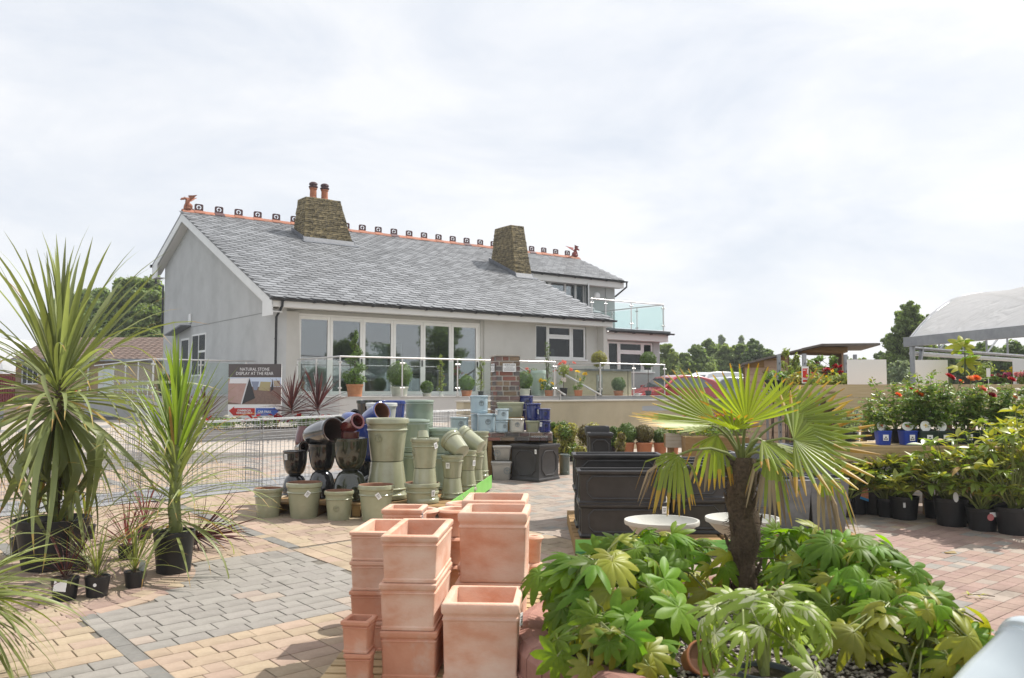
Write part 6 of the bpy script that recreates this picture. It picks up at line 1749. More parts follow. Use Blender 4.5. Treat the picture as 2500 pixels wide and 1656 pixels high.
wallshrub('golden shrub right of the tall dark planters', 1515, 14.6, 1052, 1112, 46, (gold_m, bronze_m), 95)
def wball(label, cx, Y, ytop, yb, dia, potw, mat, seed):
    k = Y / F_PX; p = A(cx, yb, Y); z0 = A(cx, ytop, Y).z - dia * k * .95 - hz(Y)
    return potted_ball(label, on(p.x, Y), dia * k / 2, mat, (potw * k / 2, max(.1, z0)), flowerpot_m, group=WG, n=1500, ls=.017, seed=seed)
wball('clipped green ball in an orange pot, left of two before the beige wall', 1531, 15.3, 1032, 1109, 50, 38, box_m, 8)
wball('bronze tinted clipped ball in an orange pot before the beige wall', 1573, 15.3, 1034, 1110, 48, 42, bronze_m, 9)
wball('small bright green ball shrub in an orange pot beside the slatted trough', 1612, 15.4, 1046, 1110, 36, 34, box_m, 10); wball('smallest green ball in an orange pot half behind the slatted trough', 1643, 15.6, 1055, 1108, 30, 30, box_m, 11)
wallshrub('dark green shrub behind the clipped balls', 1492, 15.5, 1030, 1090, 46, (box_m,), 96)
# slatted trough with bedding flowers
def bed_plants(parent, x0, x1, y0, y1, z, seed, mats, pets, n=10, h=.22, fl=30, ls=.03, fs=.03):
    r = random.Random(seed)
    b = MB()
    for j in range(n): leaf_blob(b, (x0 + (x1 - x0) * r.random(), y0 + (y1 - y0) * r.random(), z + h * .45 * (.6 + .7 * r.random())), ((x1 - x0) / n * 1.5 + .04, (y1 - y0) * .4, h * .5), 130, ls, r, .8, m=j % len(mats))
    o = b.build('foliage', list(mats), parent)
    for j in range(fl): put('flower', flower_mesh('b' + (pt := r.choice(pets)).name, pt, fs, 10), parent, (x0 + (x1 - x0) * r.random(), y0 + (y1 - y0) * r.random() * .6, z + h * (.55 + .6 * r.random())), (r.gauss(0, .4) + .5, r.gauss(0, .4), r.random() * 6))
p = A(1675, 1090, 14.6); tr = thing('slatted_trough', 'wooden slatted trough of bedding flowers behind the fan palm', 'planter', on(p.x - .05, 14.4), R(-4))
zt_ = A(1675, 1058, 14.4).z - hz(14.4)
for k in range(4):
    b = MB(); b.span(-.32, .42, 0, .02, zt_ - .06 * (k + 1) + .004, zt_ - .06 * k); b.build('slat', M('weathered_slat', (.42, .36, .28), (.5, .44, .35), scale=6, rough=.9) if 'weathered_slat' not in MATS else MATS['weathered_slat'], tr)
b = MB(); b.span(-.30, .40, .022, .5, zt_ - .24, zt_ - .03); b.build('box', oldwood_m, tr)
b = MB(); b.span(-.25, -.18, .05, .45, 0, zt_ - .24); b.span(.28, .35, .05, .45, 0, zt_ - .24); b.build('leg', oldwood_m, tr)
bed_plants(tr, -.3, .4, .03, .45, zt_ - .03, 7, (grey_tree_m, rose_m, gold_m), (pt_red, pt_coral, pt_yellow, pt_white), 8, .26, 26, .022, .022)
tr2 = thing('flower_crate', 'wooden crate of pink and red flowers behind the palm crown', 'planter', on(A(1720, 1090, 13.9).x, 13.9), R(-4))
b = MB(); b.span(-.3, .7, 0, .5, .0, .45); b.build('box', oldwood_m, tr2); bed_plants(tr2, -.3, .7, 0, .5, .45, 8, (rose_m, rose_y_m), (pt_red, pt_coral, pt_pink), 9, .3, 22, .024, .03)
pnk = thing('flowering_plant', 'pink flowering plant seen through the gap of the palm fronds', 'flowering plant', on(A(1722, 1020, 14.8).x, 14.8)); plastic_pot(pnk, .14, .45)
b = MB(); rr_ = random.Random(5); leaf_blob(b, (0, 0, .6), (.24, .24, .25), 300, .035, rr_, .8); b.build('foliage', rose_m, pnk)
flowers_on(pnk, [flower_mesh('pkb', pt_coral, .07, 16)], [(rr_.gauss(0, .12), rr_.gauss(0, .1), A(1722, 1012, 14.8).z - hz(14.8) + rr_.gauss(0, .04)) for _ in range(9)])
rr_ = random.Random(6)
bed_plants(bd, -2.1, 1.2, .1, .9, .23, 12, (rose_m, box_m), (pt_red, pt_white, pt_red), 14, .24, 46, .03, .06)

# ================================================================== THE PLANTED CIRCLE
ZB = .30
bed = thing('planting_bed', 'round raised planting bed edged with rose coloured kerb bricks', 'planting bed', on(PLANT.x, PLANT.y))
b = MB(); b.lathe([(PLANT_R - .02, -.08), (PLANT_R - .02, ZB - .10), (PLANT_R - .16, ZB - .05)], 60, close0=False, close1=False); b.build('wall', mortar_m, bed)
NB = 46
def kerb_mesh():
    b = MB(); w = 2 * math.pi * PLANT_R / NB / 2 - .006
    prof = [(.0, -.02), (.0, .075), (-.03, .12), (-.08, .135), (-.17, .125), (-.19, .09), (-.19, -.02)]
    n = len(prof); vs = [(-w, y, z) for y, z in prof] + [(w, y, z) for y, z in prof]
    b.add(vs, [tuple(range(n)), tuple(range(2 * n - 1, n - 1, -1))] + [(i, n + i, n + (i + 1) % n, (i + 1) % n) for i in range(n)])
    me = b.mesh('kerb_brick', rim_brick_m); fix_normals(me); return me
KM = kerb_mesh()
for i in range(NB):
    t_ = 2 * math.pi * i / NB; o = put('kerb_brick', KM, bed, (PLANT_R * math.cos(t_), PLANT_R * math.sin(t_), ZB - .115 + rnd.random() * .006), (0, 0, t_ - R(90)))
def course(z0, z1, k0):
    b = MB(); w = 2 * math.pi * PLANT_R / NB / 2 - .005; b.span(-w, w, -.02, .012, z0, z1); return b.mesh('wall_brick', rim_brick_m)
for c in range(3):
    me = course(-.02 + c * .065, .04 + c * .065, c)
    for i in range(NB):
        t_ = 2 * math.pi * (i + .5 * (c % 2)) / NB
        if math.sin(t_) < .35: put('wall_brick', me, bed, (PLANT_R * math.cos(t_), PLANT_R * math.sin(t_), 0), (0, 0, t_ - R(90)))
peb_m = M('pebble', (.22, .19, .16), (.52, .47, .41), scale=3, rough=.75, rnd_v=.45, isl=.45)
b = MB(); b.lathe([(.01, ZB - .03), (PLANT_R - .16, ZB - .045)], 40, close0=False, close1=False); b.build('soil', soil_m, bed)
b = MB(); rr_ = random.Random(9)
for _ in range(5200):
    a = rr_.random() * 6.283; q = (PLANT_R - .17) * rr_.random() ** .5; s = .006 + .009 * rr_.random()
    x, y = q * math.cos(a), q * math.sin(a)
    if y > .6: continue
    sx, sy_, sz_ = s * (.8 + .6 * rr_.random()), s * (.8 + .6 * rr_.random()), s * .65; z = ZB - .032 + sz_ * .5; k = rr_.random() * 3
    vs = [(x + sx * math.cos(k), y + sx * math.sin(k), z), (x - sy_ * math.sin(k), y + sy_ * math.cos(k), z), (x - sx * math.cos(k), y - sx * math.sin(k), z), (x + sy_ * math.sin(k), y - sy_ * math.cos(k), z), (x, y, z + sz_), (x, y, z - sz_)]
    b.add(vs, [(0, 1, 4), (1, 2, 4), (2, 3, 4), (3, 0, 4), (1, 0, 5), (2, 1, 5), (3, 2, 5), (0, 3, 5)])
o = b.build('pebbles', peb_m, bed, smooth=180); o['kind'] = 'stuff'
# fan palm --------------------------------------------------------------------
YP = 4.95
pc0 = A(1812, 1122, YP); zbed = hz(PLANT.y) + ZB - .04
palm = thing('fan_palm', 'fan palm with hairy brown trunk and yellow tipped fronds in the round bed', 'palm', (pc0.x + .0, YP, zbed))
def L_(v): return Vector(v) - Vector(palm.location)
b = MB(); n_ = 18; ht = pc0.z - zbed
pts = [(.012 * math.sin(i * .8), .01 * math.cos(i), ht * i / n_) for i in range(n_ + 1)]
b.tube(pts, [.082 - .018 * abs(1 - 1.6 * i / n_) + .006 * (i % 2) for i in range(n_ + 1)], 16)
b.build('trunk', fibre_m, palm, smooth=60)
b = MB(); rr_ = random.Random(13)
for i in range(1500):
    z = ht * rr_.random(); a = rr_.random() * 6.283; q = .062; p = Vector((q * math.cos(a), q * math.sin(a), z)); d = Vector((math.cos(a + rr_.gauss(0, .8)), math.sin(a + rr_.gauss(0, .8)), rr_.gauss(-.3, .9))).normalized()
    L = .03 + .05 * rr_.random(); s_ = Vector((-math.sin(a), math.cos(a), rr_.gauss(0, .5))) * .0012
    b.add([p - s_, p + s_, p + d * L * .6 + s_ * .6 + Vector((0, 0, -.004)), p + d * L + Vector((0, 0, -.012))], [(0, 1, 2, 3)])
o = b.build('trunk_fibres', fibre_m, palm); o['kind'] = 'stuff'
for i in range(26):
    z = ht * (.08 + .9 * i / 26); a = i * 2.4; 
    b = MB(); b.tube([(.06 * math.cos(a), .06 * math.sin(a), z), (.088 * math.cos(a), .088 * math.sin(a), z + .05), (.104 * math.cos(a), .104 * math.sin(a), z + .10)], [.016, .012, .004], 5); b.build('leaf_base', fibre_m, palm)
def frond(hub, axis, nrm, rad, span=300, nseg=34, droop=.0, yellow=.12, dead=0.0, brk=None, seed=0, mat=palm_m, start=None, wd=.46):
    r = random.Random(seed); hub = L_(hub); ax = Vector(axis).normalized(); nv = Vector(nrm); nv = (nv - ax * nv.dot(ax)).normalized(); sd = nv.cross(ax)
    b = MB(); ds = R(span) / nseg; c0 = Vector((0, 0, ht - .03)) if start is None else L_(start)
    mid = c0.lerp(hub, .5) + Vector((0, 0, .05 + .02 * r.random()))
    b.tube([c0, c0.lerp(mid, .5) + Vector((0, 0, .02)), mid, mid.lerp(hub, .6) + Vector((0, 0, .012)), hub], [.012, .010, .008, .007, .006], 6, m=3)
    ST = (0, .18, .36, .52, .66, .8, .92, 1.0)
    for i in range(nseg):
        ph = -R(span) / 2 + ds * (i + .5) + r.gauss(0, .012); d = ax * math.cos(ph) + sd * math.sin(ph); tn = -ax * math.sin(ph) + sd * math.cos(ph)
        L = rad * (.80 + .20 * math.cos(ph * .9)) * (.94 + .12 * r.random())
        dr = droop * (.7 + .6 * r.random()); bk = (brk[0] + r.gauss(0, .06), brk[1] * (.8 + .4 * r.random())) if brk else None
        yl = yellow * (.3 + 1.4 * r.random()); dd = r.random() < dead
        vs = []; pos = hub.copy(); prev = 0; cur = d.copy(); 
        for s in ST:
            st = s - prev; prev = s
            if s > 0:
                g_ = dr * s * 1.1
                if bk and s > bk[0]: g_ += bk[1]
                cur = (d + Vector((0, 0, -1)) * g_ * 1.2 + nv * (.05 * s)).normalized(); pos = pos + cur * L * st
            hw = min(L * s * math.tan(ds / 2) * 1.02, L * wd * math.tan(ds / 2)) if s < .6 else L * wd * math.tan(ds / 2) * (1 - ((s - .6) / .4) ** 1.4 * .8)
            hw = max(hw, .0012); f = nv * hw * (.5 if s > .1 else .3)
            vs += [pos - tn * hw - f, pos + Vector((0, 0, 0)), pos + tn * hw - f]
        o = len(b.v); b.v.extend([tuple(v) for v in vs])
        for k in range(len(ST) - 1):
            m = 1 if ST[k + 1] > 1 - yl else 0
            if dd: m = 2 if ST[k] > .3 else m
            q = o + 3 * k; b.f += [(q, q + 1, q + 4, q + 3), (q + 1, q + 2, q + 5, q + 4)]; b.mi += [m, m]
    return b.build('frond', [mat, palm_tip_m, palm_dead_m, stem_m], palm)
def AP(x, y, dy): return A(x, y, YP + dy)
frond(AP(1822, 1032, -.12), (.10, -.15, 1), (0, -1, .15), .335, 150, 16, .0, .05, seed=1)                  # upright fan facing the camera
frond(AP(1748, 1032, .05), (-.70, .05, .48), (.45, -.75, .45), .40, 105, 13, .02, .05, seed=2)               # fan up to the left
frond(AP(1738, 1040, -.08), (-1, -.15, .10), (.05, -.14, 1), .45, 110, 16, .04, .16, seed=3)               # level fan to the left
frond(AP(1912, 1028, .0), (.90, -.25, .14), (-.30, -.75, .6), .42, 115, 16, .03, .07, seed=4)              # folded fan to the upper right
frond(AP(1938, 1074, -.12), (.95, -.15, .02), (-.05, -.75, .65), .44, 200, 22, .05, .17, seed=5)         # broad fan to the right
frond(AP(1655, 1112, -.22), (-.75, -.35, -.25), (-.25, -.55, .8), .36, 210, 22, .75, .20, .18, (.42, 1.6), 6, wd=.34)  # drooping lower left
frond(AP(1882, 1122, -.20), (.15, -.55, -.35), (0, -.7, .7), .36, 230, 18, .85, .22, .35, (.36, 2.2), 7, wd=.26)    # drooping, right of the trunk
frond(AP(2005, 1168, -.15), (.70, -.25, -.25), (.1, -.5, .85), .38, 190, 15, .75, .40, .35, (.38, 2.0), 8, wd=.26)   # drooping lower right
frond(AP(1905, 982, .25), (.25, .3, .8), (-.3, -.8, .3), .17, 200, 16, .0, .04, seed=9)                    # pale fan at the back
frond(AP(1752, 1062, .06), (-.35, -.25, -.5), (-.2, -.6, .7), .33, 120, 13, .5, .2, .15, (.5, 1.2), 10)        # behind, drooping left
frond(AP(1860, 1075, -.05), (.55, -.5, -.25), (.1, -.3, .9), .30, 130, 14, .4, .15, seed=11)
0 and frond(AP(1960, 1125, .15), (.7, .4, -.2), (-.2, -.4, .9), .36, 150, 16, .45, .3, .2, (.5, .9), 12)
frond(AP(1790, 1050, -.1), (-.25, -.6, .55), (.3, .3, .9), .22, 120, 12, .25, .2, seed=13)
# fatsia -----------------------------------------------------------------------
def fatsia_mesh(seed, mats, n=8, droop=.35, vein=False, depth=.46):
    r = random.Random(seed); b = MB(); NS = 8; sp = R(290); rings = (.16, .34, .55, .78, 1.0)
    lob = [(.86 + .14 * math.cos((k + .5 - n / 2) * sp / n * .8)) * (.92 + .16 * r.random()) for k in range(n)]
    cols = []
    for k in range(n):
        for j in range(NS if k < n - 1 else NS + 1):
            f = j / NS; th = -sp / 2 + (k + f) * sp / n; c = abs(math.sin(math.pi * f)); c2 = 1 - abs(2 * f - 1) ** 1.25
            R_ = lob[k] * (1 - depth + depth * c2) if f < .999 else lob[k] * (1 - depth)
            if .0 < f < 1: R_ += .016 * math.sin(f * 25 + k)
            cols.append((th, R_, c))
    vs = [(0, 0, 0)]
    for th, R_, c in cols:
        for q in rings:
            x = R_ * q; z = -droop * x * x * (1 + .35 * math.cos(th * 2 + seed)) + .05 * (c - .5) * q * (1.2 - q) * 2 - .05 * max(0, math.sin(th * 3 + seed)) * x
            sk = -.05 * (c - .5) * 0
            vs.append((x * math.cos(th), x * math.sin(th), z))
    nr = len(rings); fs = []; mi = []
    for i in range(len(cols) - 1):
        a, d = 1 + i * nr, 1 + (i + 1) * nr; cc = (cols[i][2] + cols[i + 1][2]) / 2
        fs.append((0, a, d)); mi.append(1 if vein else 0)
        for k in range(nr - 1):
            fs.append((a + k, a + k + 1, d + k + 1, d + k))
            mi.append(1 if vein and (k < 2 and cc > .3) else 0)
    b.v = vs; b.f = fs; b.mi = mi
    return b.mesh('leaf', mats, 180)
FM_G = [fatsia_mesh(i, [fats_m], 7 + i % 3, .2 + .22 * i, False, .5) for i in range(5)]
FM_Y = [fatsia_mesh(10 + i, [fats_y_m], 7 + i % 2, .4 + .3 * i) for i in range(3)]
FM_V = [fatsia_mesh(20 + i, [fats_v_m, fats_w_m], 8, .45 + .35 * i, True, .52) for i in range(4)]
FTG = 'glossy fatsia shrubs in the round bed'
def fatsia(label, P, rx, ry, z0, z1, n, size, seed, yel=.2, meshes=None, pot_=None, potm=plastic_m, flat=.5, name='fatsia', group=FTG):
    r = random.Random(seed); t = thing(name, label, 'shrub', P, 0, group)
    if pot_: plastic_pot(t, pot_[0], pot_[1], potm)
    st = MB(); base_z = pot_[1] * .85 if pot_ else -.04
    trunks = []
    for k in range(5):
        q = Vector((r.gauss(0, rx * .3), r.gauss(0, ry * .3), z0 + (z1 - z0) * (.45 + .3 * r.random()))); trunks.append(q)
        st.tube([(r.gauss(0, .02), r.gauss(0, .02), base_z), q * .5 + Vector((0, 0, base_z * .5)), q], [.014, .012, .009], 6)
    for i in range(n):
        u = (i + .5) / n; a = i * 2.39996 + r.gauss(0, .35); q = math.sqrt(u) * (.88 + .2 * r.random())
        zc = z0 + (z1 - z0) * (math.sqrt(max(0, 1 - min(1, q) ** 2.2)) * .82 + .18 * r.random())
        if r.random() < .30: zc = z0 + (z1 - z0) * r.random() * .75; q = .7 + .4 * r.random()
        p = Vector((rx * q * math.cos(a), ry * q * math.sin(a), zc))
        out = Vector((math.cos(a), math.sin(a), 0)); rel = (zc - z0) / (z1 - z0)
        nm = (Vector((0, 0, .5 + .45 * rel)) + out * (.9 * q * (1.15 - .6 * rel)) + Vector((r.gauss(0, .5), r.gauss(0, .45) - .35, r.gauss(0, .2)))).normalized()
        ax = out + Vector((r.gauss(0, .55), r.gauss(0, .55) - .2, -.45)); ax = (ax - nm * ax.dot(nm)).normalized(); ay = nm.cross(ax)
        y_ = r.random() < yel * (1.7 - rel)
        me = r.choice(meshes) if meshes else r.choice(FM_Y if y_ else FM_G)
        s = size * (.55 + .75 * r.random()); o = bpy.data.objects.new('leaf', me); COL.objects.link(o); o.parent = t
        m = Matrix.Identity(4)
        for k2, v in enumerate((ax, ay, nm)):
            for j in range(3): m[j][k2] = v[j]
        o.matrix_local = Matrix.Translation(p) @ m @ Matrix.Scale(s, 4)
        T = min(trunks, key=lambda w: (w - p).length); md = (T + p) / 2 + Vector((0, 0, .03))
        st.tube([T, md, p], [.0055, .0045, .0038], 5, False)
    st.build('stems', stem_m, t)
    return t
def bedp(x, y): return Vector((x, y, hz(y) + ZB - .04))
fatsia('broad dark green fatsia filling the left side of the round bed', bedp(.50, 4.35), .34, .42, .02, .52, 88, .13, 101)
fatsia('low fatsia at the front left of the round bed, hanging over the kerb', bedp(.42, 3.92), .26, .22, .0, .32, 40, .112, 102, .3)
fatsia('fatsia behind the bed centre, in front of the left stone bowl', bedp(.88, 5.05), .34, .30, .02, .45, 54, .115, 103)
fatsia('bright green fatsia filling the right side of the round bed', bedp(1.72, 4.45), .38, .42, .02, .52, 96, .12, 104, .2)
fatsia('yellowing fatsia at the front right of the round bed', bedp(1.78, 3.92), .30, .22, .0, .38, 52, .11, 105, .6)
fatsia('fatsia at the right rear of the round bed, right of the palm trunk', bedp(1.70, 5.15), .36, .28, .02, .44, 54, .11, 106, .15)
P = bedp(1.03, 3.62); P.z = hz(3.62) + ZB - .10
fatsia('pale veined variegated fatsia in a grey pot at the front of the round bed', P, .27, .24, .20, .56, 26, .12, 107, 0, FM_V, (.115, .20), greyplastic_m, name='variegated_fatsia', group=None)
t = thing('broken_pot', 'tipped orange clay pot lying on the pebbles of the round bed', 'pot', bedp(.80, 3.95) + Vector((0, 0, .06))); t.rotation_euler = (R(62), R(28), 0)
put('body', pot_mesh('plain', .075, .12, .055, (flowerpot_m, clay_in), 26), t)
# fallen twig on the paving
p = G(2385, 1462); tw = thing('fallen_twig', 'dry leafy twig lying on the pink paving right of the bed', 'twig', on(p.x, p.y, .01), R(-10))
b = MB(); b.tube([(-.06, 0, .012), (.0, 0, .02), (.12, .01, .008)], .003, 5); b.build('stem', bark_m, tw)
for k in range(6): leafobj(tw, swords('dry', (rhodo_y_m, cord_dry_m), .09, (.3, .8), tip=.2)[k % 2], (-.05 + .015 * k, 0, .012), k * 1.1 + 1.5, R(20), .075)
p = G(2320, 1352); b = MB(); b.add([(-.05, -.03, .012), (.05, -.02, .006), (.055, .04, .018), (-.04, .035, .006)], [(0, 1, 2, 3)]); tag(b.build('fallen_leaf', cord_dry_m, None, on(p.x, p.y)), 'single pale fallen leaf on the paving before the rhododendron pots', 'leaf')
# near palm at lower left, out of focus
npm = thing('palm_shrub', 'blurred lime green palm leaves hanging into the lower left corner', 'palm', on(-2.82, 4.45))
plastic_pot(npm, .2, .3); b = MB(); b.tube([(0, 0, .2), (0, 0, .5)], [.05, .04], 8); b.build('trunk', fibre_m, npm)
NP = swords('near', (phorm_m, palm_tip_m), .016, (.4, .7, 1.0), tip=.05); rr_ = random.Random(17)
for i in range(150):
    yaw = rr_.uniform(-2.4, 2.4); leafobj(npm, rr_.choice(NP), (0, 0, .40 + .14 * rr_.random()), yaw, R(rr_.uniform(-45, 50)), .45 + .32 * rr_.random(), rr_.gauss(0, .3))
# ================================================================== PLANT BENCHES ON THE RIGHT
YB = 9.55
bl = A(2020, 1088, YB); br = A(2620, 1096, 9.2)
ang_ = math.atan2(br.y - bl.y, br.x - bl.x); bL = math.hypot(br.x - bl.x, br.y - bl.y)
bench = thing('plant_bench', 'low timber plant bench with grooved board edge carrying potted roses', 'bench', (bl.x, bl.y, 0), ang_)
ztb = bl.z
for k in range(7):
    b = MB(); b.span(0, bL, .02 + k * .145, .02 + k * .145 + .135, ztb - .03, ztb - .004); b.build('board', deckboard_m, bench)
fb = MB(); fb.span(0, bL, -.014, .016, ztb - .17, ztb); fbo = fb.build('front_board', deckboard_m, bench)
b = MB()
for k in range(7): b.span(0, bL, -.020, -.0145, ztb - .165 + k * .0235, ztb - .165 + k * .0235 + .014)
b.build('groove_rib', deckboard_m, fbo)
for x in (.1, 1.0, 1.95, 2.6):
    b = MB(); b.span(x, x + .09, .03, .12, .2, ztb - .171); b.span(x, x + .09, .85, .94, .2, ztb - .031); b.build('leg', oldwood_m, bench)
# rear raised bench of wide pine boards
YR = 11.2
rl_, rr2 = A(2040, 939, YR), A(2640, 930, 10.6)
an2 = math.atan2(rr2.y - rl_.y, rr2.x - rl_.x); L2 = math.hypot(rr2.x - rl_.x, rr2.y - rl_.y); zr2 = rl_.z
rb2 = thing('plant_bench', 'raised rear plant bench of wide pale pine boards with white cards on top', 'bench', (rl_.x, rl_.y, 0), an2)
for k in range(2):
    b = MB(); b.span(0, L2 * .52, -.03 - .012 * k, -.005 - .012 * k, zr2 - .165 * (k + 1) + .004, zr2 - .165 * k); b.build('board', pine_m, rb2)
    b = MB(); b.span(L2 * .52 + .004, L2, -.03 - .012 * k, -.005 - .012 * k, zr2 - .165 * (k + 1) + .004, zr2 - .165 * k); b.build('board', pine_m, rb2)
b = MB(); b.span(0, .02, -.005, .9, zr2 - .3, zr2 - .02); b.build('end_board', pine_m, rb2)
b = MB(); b.span(0, L2, 0, .9, zr2 - .12, zr2 - .09); b.build('top', oldwood_m, rb2)
for x in (.25, 1.5, 2.8):
    b = MB(); b.bar((x, .02, hz(11)), (x + .12, .02, zr2 - .32), .07, .07); b.span(x, x + .07, .8, .87, .3, zr2 - .12); b.build('leg', oldwood_m, rb2)
# shelf rack seen below the boards
rk = thing('plant_rack', 'galvanised rack with small plant pots behind the roses', 'rack', A(2085, 1040, 11.6), an2); rk.location.z = 0
zk = A(2085, 992, 11.6).z
b = MB(); b.span(-.5, .55, 0, .5, zk - .02, zk); b.span(-.5, .55, 0, .5, zk - .42, zk - .40); b.build('shelf', galvsteel_m, rk)
b = MB()
for x in (-.45, -.05, .5): b.span(x, x + .03, -.01, .02, hz(11.6), zk + .2)
b.build('upright', galvsteel_m, rk)
rr_ = random.Random(31)
for i in range(5):
    t = thing('nursery_pot', ('first', 'second', 'third', 'fourth', 'fifth')[i] + ' from the left of the small white labelled pots on the rack', 'pot', Vector(rk.location) + Vector((-.1 + i * .12, .12, zk)), 0, 'small black pots on the rack'); plastic_pot(t, .045, .085)
    b = MB(); b.box(0, -.047, .05, .03, .002, .045); b.build('label', paper_m, t)
t = thing('heather', 'dark magenta flowering plant on the lower rack shelf', 'flowering plant', Vector(rk.location) + Vector((0, .1, zk - .40))); plastic_pot(t, .07, .1)
b = MB(); leaf_blob(b, (0, 0, .2), (.28, .16, .12), 260, .025, rr_, .9); b.build('foliage', pt_magenta, t)
# white cards on the rear bench
def white_card(label, x0, x1, y0, y1, Y):
    p, q = A(x0, y1, Y), A(x1, y1, Y); zt2 = A(x0, y0, Y).z
    t = thing('blank_sign', label, 'sign', Vector((p.x, Y, p.z - .08)), R(1), 'blank white boards standing on the benches')
    w = q.x - p.x; b = MB(); b.span(0, w, 0, .006, 0, zt2 - p.z + .08); b.build('board', paper_m, t)
    b = MB(); b.span(.05, .08, .007, .03, -.25, .3); b.span(w - .08, w - .05, .007, .03, -.25, .3); b.build('stake', pine_m, t)
white_card('widest blank white board, left of the tunnel post', 2069, 2166, 878, 936, 11.5); white_card('blank white board just right of the tunnel post', 2236, 2316, 879, 934, 11.5); white_card('blank white board at the right edge of the picture', 2474, 2560, 877, 935, 11.3)
# rhododendrons
RH = [sword_mesh('leaf', (rhodo_m, rhodo_m), 1.0, .19, d, 6, .22) for d in (.15, .4, .7, 1.0)]
RHY = [sword_mesh('leaf', (rhodo_y_m, rhodo_y_m), 1.0, .19, d, 6, .25) for d in (.1, .35, .7)]
RHD = [sword_mesh('leaf', (cord_dry_m, cord_dry_m), 1.0, .15, .9, 6, .3)]
RG = 'potted rhododendrons before the bench'
def rhodo(label, P, h, w, seed, whorls=28, yel=.25, pot_=(.15, .24), leaf=.145, tagc=None):
    r = random.Random(seed); t = thing('rhododendron', label, 'shrub', P, 0, RG); plastic_pot(t, *pot_)
    st = MB(); tips = []
    for k in range(whorls):
        a = k * 2.4 + r.gauss(0, .3); q = math.sqrt((k + .5) / whorls); z = pot_[1] + (h - pot_[1]) * (.12 + .88 * math.sqrt(max(0, 1 - q * q * .8)) * (1 - .85 * r.random() ** 1.6))
        tip = Vector((w * q * math.cos(a), w * q * math.sin(a), z)); tips.append((tip, a, q))
        st.tube([(r.gauss(0, .02), r.gauss(0, .02), pot_[1] * .8), tip * .45 + Vector((0, 0, pot_[1] * .6)), tip], [.009, .007, .004], 5, False)
    st.build('stems', stem_m, t)
    for tip, a, q in tips:
        n = r.randint(6, 8); yw = r.random() < yel * 1.5
        for i in range(n):
            yaw = i * 6.283 / n + r.gauss(0, .2); el = R(r.uniform(-25, 30) + (25 if yw else 0))
            me = r.choice(RHY) if yw or r.random() < .1 else (RHD[0] if r.random() < .03 else r.choice(RH))
            leafobj(t, me, tip, yaw, el, leaf * (.75 + .45 * r.random()), r.gauss(0, .3))
    return t
def gpt(x, y, r): q = G(x, y); return on(q.x, q.y + r)
rhodo('leftmost rhododendron before the bench, pot half behind the grey planter', gpt(2098, 1258, .12), .58, .38, 201, 22, .25)
t = rhodo('rhododendron with a blue and orange picture label at its pot', gpt(2149, 1260, .14), .60, .36, 202, 22, .15)
b = MB(); b.prism([(-.05, 0), (.055, -.02), (.04, .09), (.005, .16), (-.025, .16), (-.03, .09)], 0, .002, 'y'); lb = b.build('picture_label', M('label_orange', (.70, .22, .08), (.8, .45, .3), scale=60, rough=.5), t, (-.16, -.12, .17), (0, R(8), R(10)))
b = MB(); b.prism([(-.05, 0), (.055, -.02), (.053, .008), (-.047, .026)], -.002, 0, 'y'); b.prism([(-.026, .125), (.022, .125), (.005, .16), (-.025, .16)], -.002, 0, 'y'); b.build('label_band', M('label_blue', (.05, .30, .62), rough=.5), lb)
t = rhodo('rhododendron in a pot with a small white sticker, third from the left', gpt(2223, 1273, .14), .63, .38, 203, 24, .3)
b = MB(); b.box(-.06, -.142, .16, .025, .002, .05); b.build('sticker', paper_m, t)
t = rhodo('large leaved rhododendron with a white oval label, before the bench leg', gpt(2342, 1290, .15), .92, .42, 204, 26, .25, (.165, .28), .15)
b = MB(); b.lathe([(.01, 0), (.05, .0015)], 16); o = b.build('label', paper_m, t, (-.03, -.16, .30), (R(80), 0, R(-10)), ); o.scale = (.5, 1, 1)
t = rhodo('rhododendron with bare stems in a pot with a white and red sticker', gpt(2420, 1302, .15), .80, .38, 205, 24, .2, (.15, .22), .13)
b = MB(); b.box(.045, -.146, .17, .10, .002, .045); b.build('sticker', paper_m, t); b = MB(); b.lathe([(.005, 0), (.033, .002)], 18); b.build('red_sticker', M('sticker_red', (.62, .2, .2), rough=.5), t, (.0, -.148, .145), (R(90), 0, 0))
rhodo('rhododendron at the right edge with yellow green new leaves', gpt(2500, 1312, .16), 1.02, .46, 206, 30, .35, (.165, .26), .14)
rhodo('rhododendron between the grey planter and the bench end, in the second row', on(3.55, 9.38), .58, .36, 207, 20, .2, (.10, .2))
rhodo('rhododendron close under the bench board, middle of the second row', on(4.45, 9.3), .62, .40, 208, 22, .3, (.10, .2)); rhodo('rhododendron close under the bench board, right in the second row', on(5.0, 9.1), 1.08, .46, 209, 28, .35, (.10, .2), leaf=.14)
rhodo('rhododendron in the second row behind the blue and orange label', on(3.98, 9.36), .60, .38, 211, 24, .3, (.10, .2)); rhodo('rhododendron between the large leaved one and the bench, half hidden', on(4.72, 9.0), .76, .40, 212, 24, .3, (.10, .2)); rhodo('rhododendron under the bench board at the far right, half hidden', on(5.35, 9.0), 1.12, .46, 213, 28, .3, (.10, .2))
rhodo('tall rhododendron at the right edge, standing highest before the roses', on(5.0, 8.5), 1.18, .44, 210, 30, .4, leaf=.14)
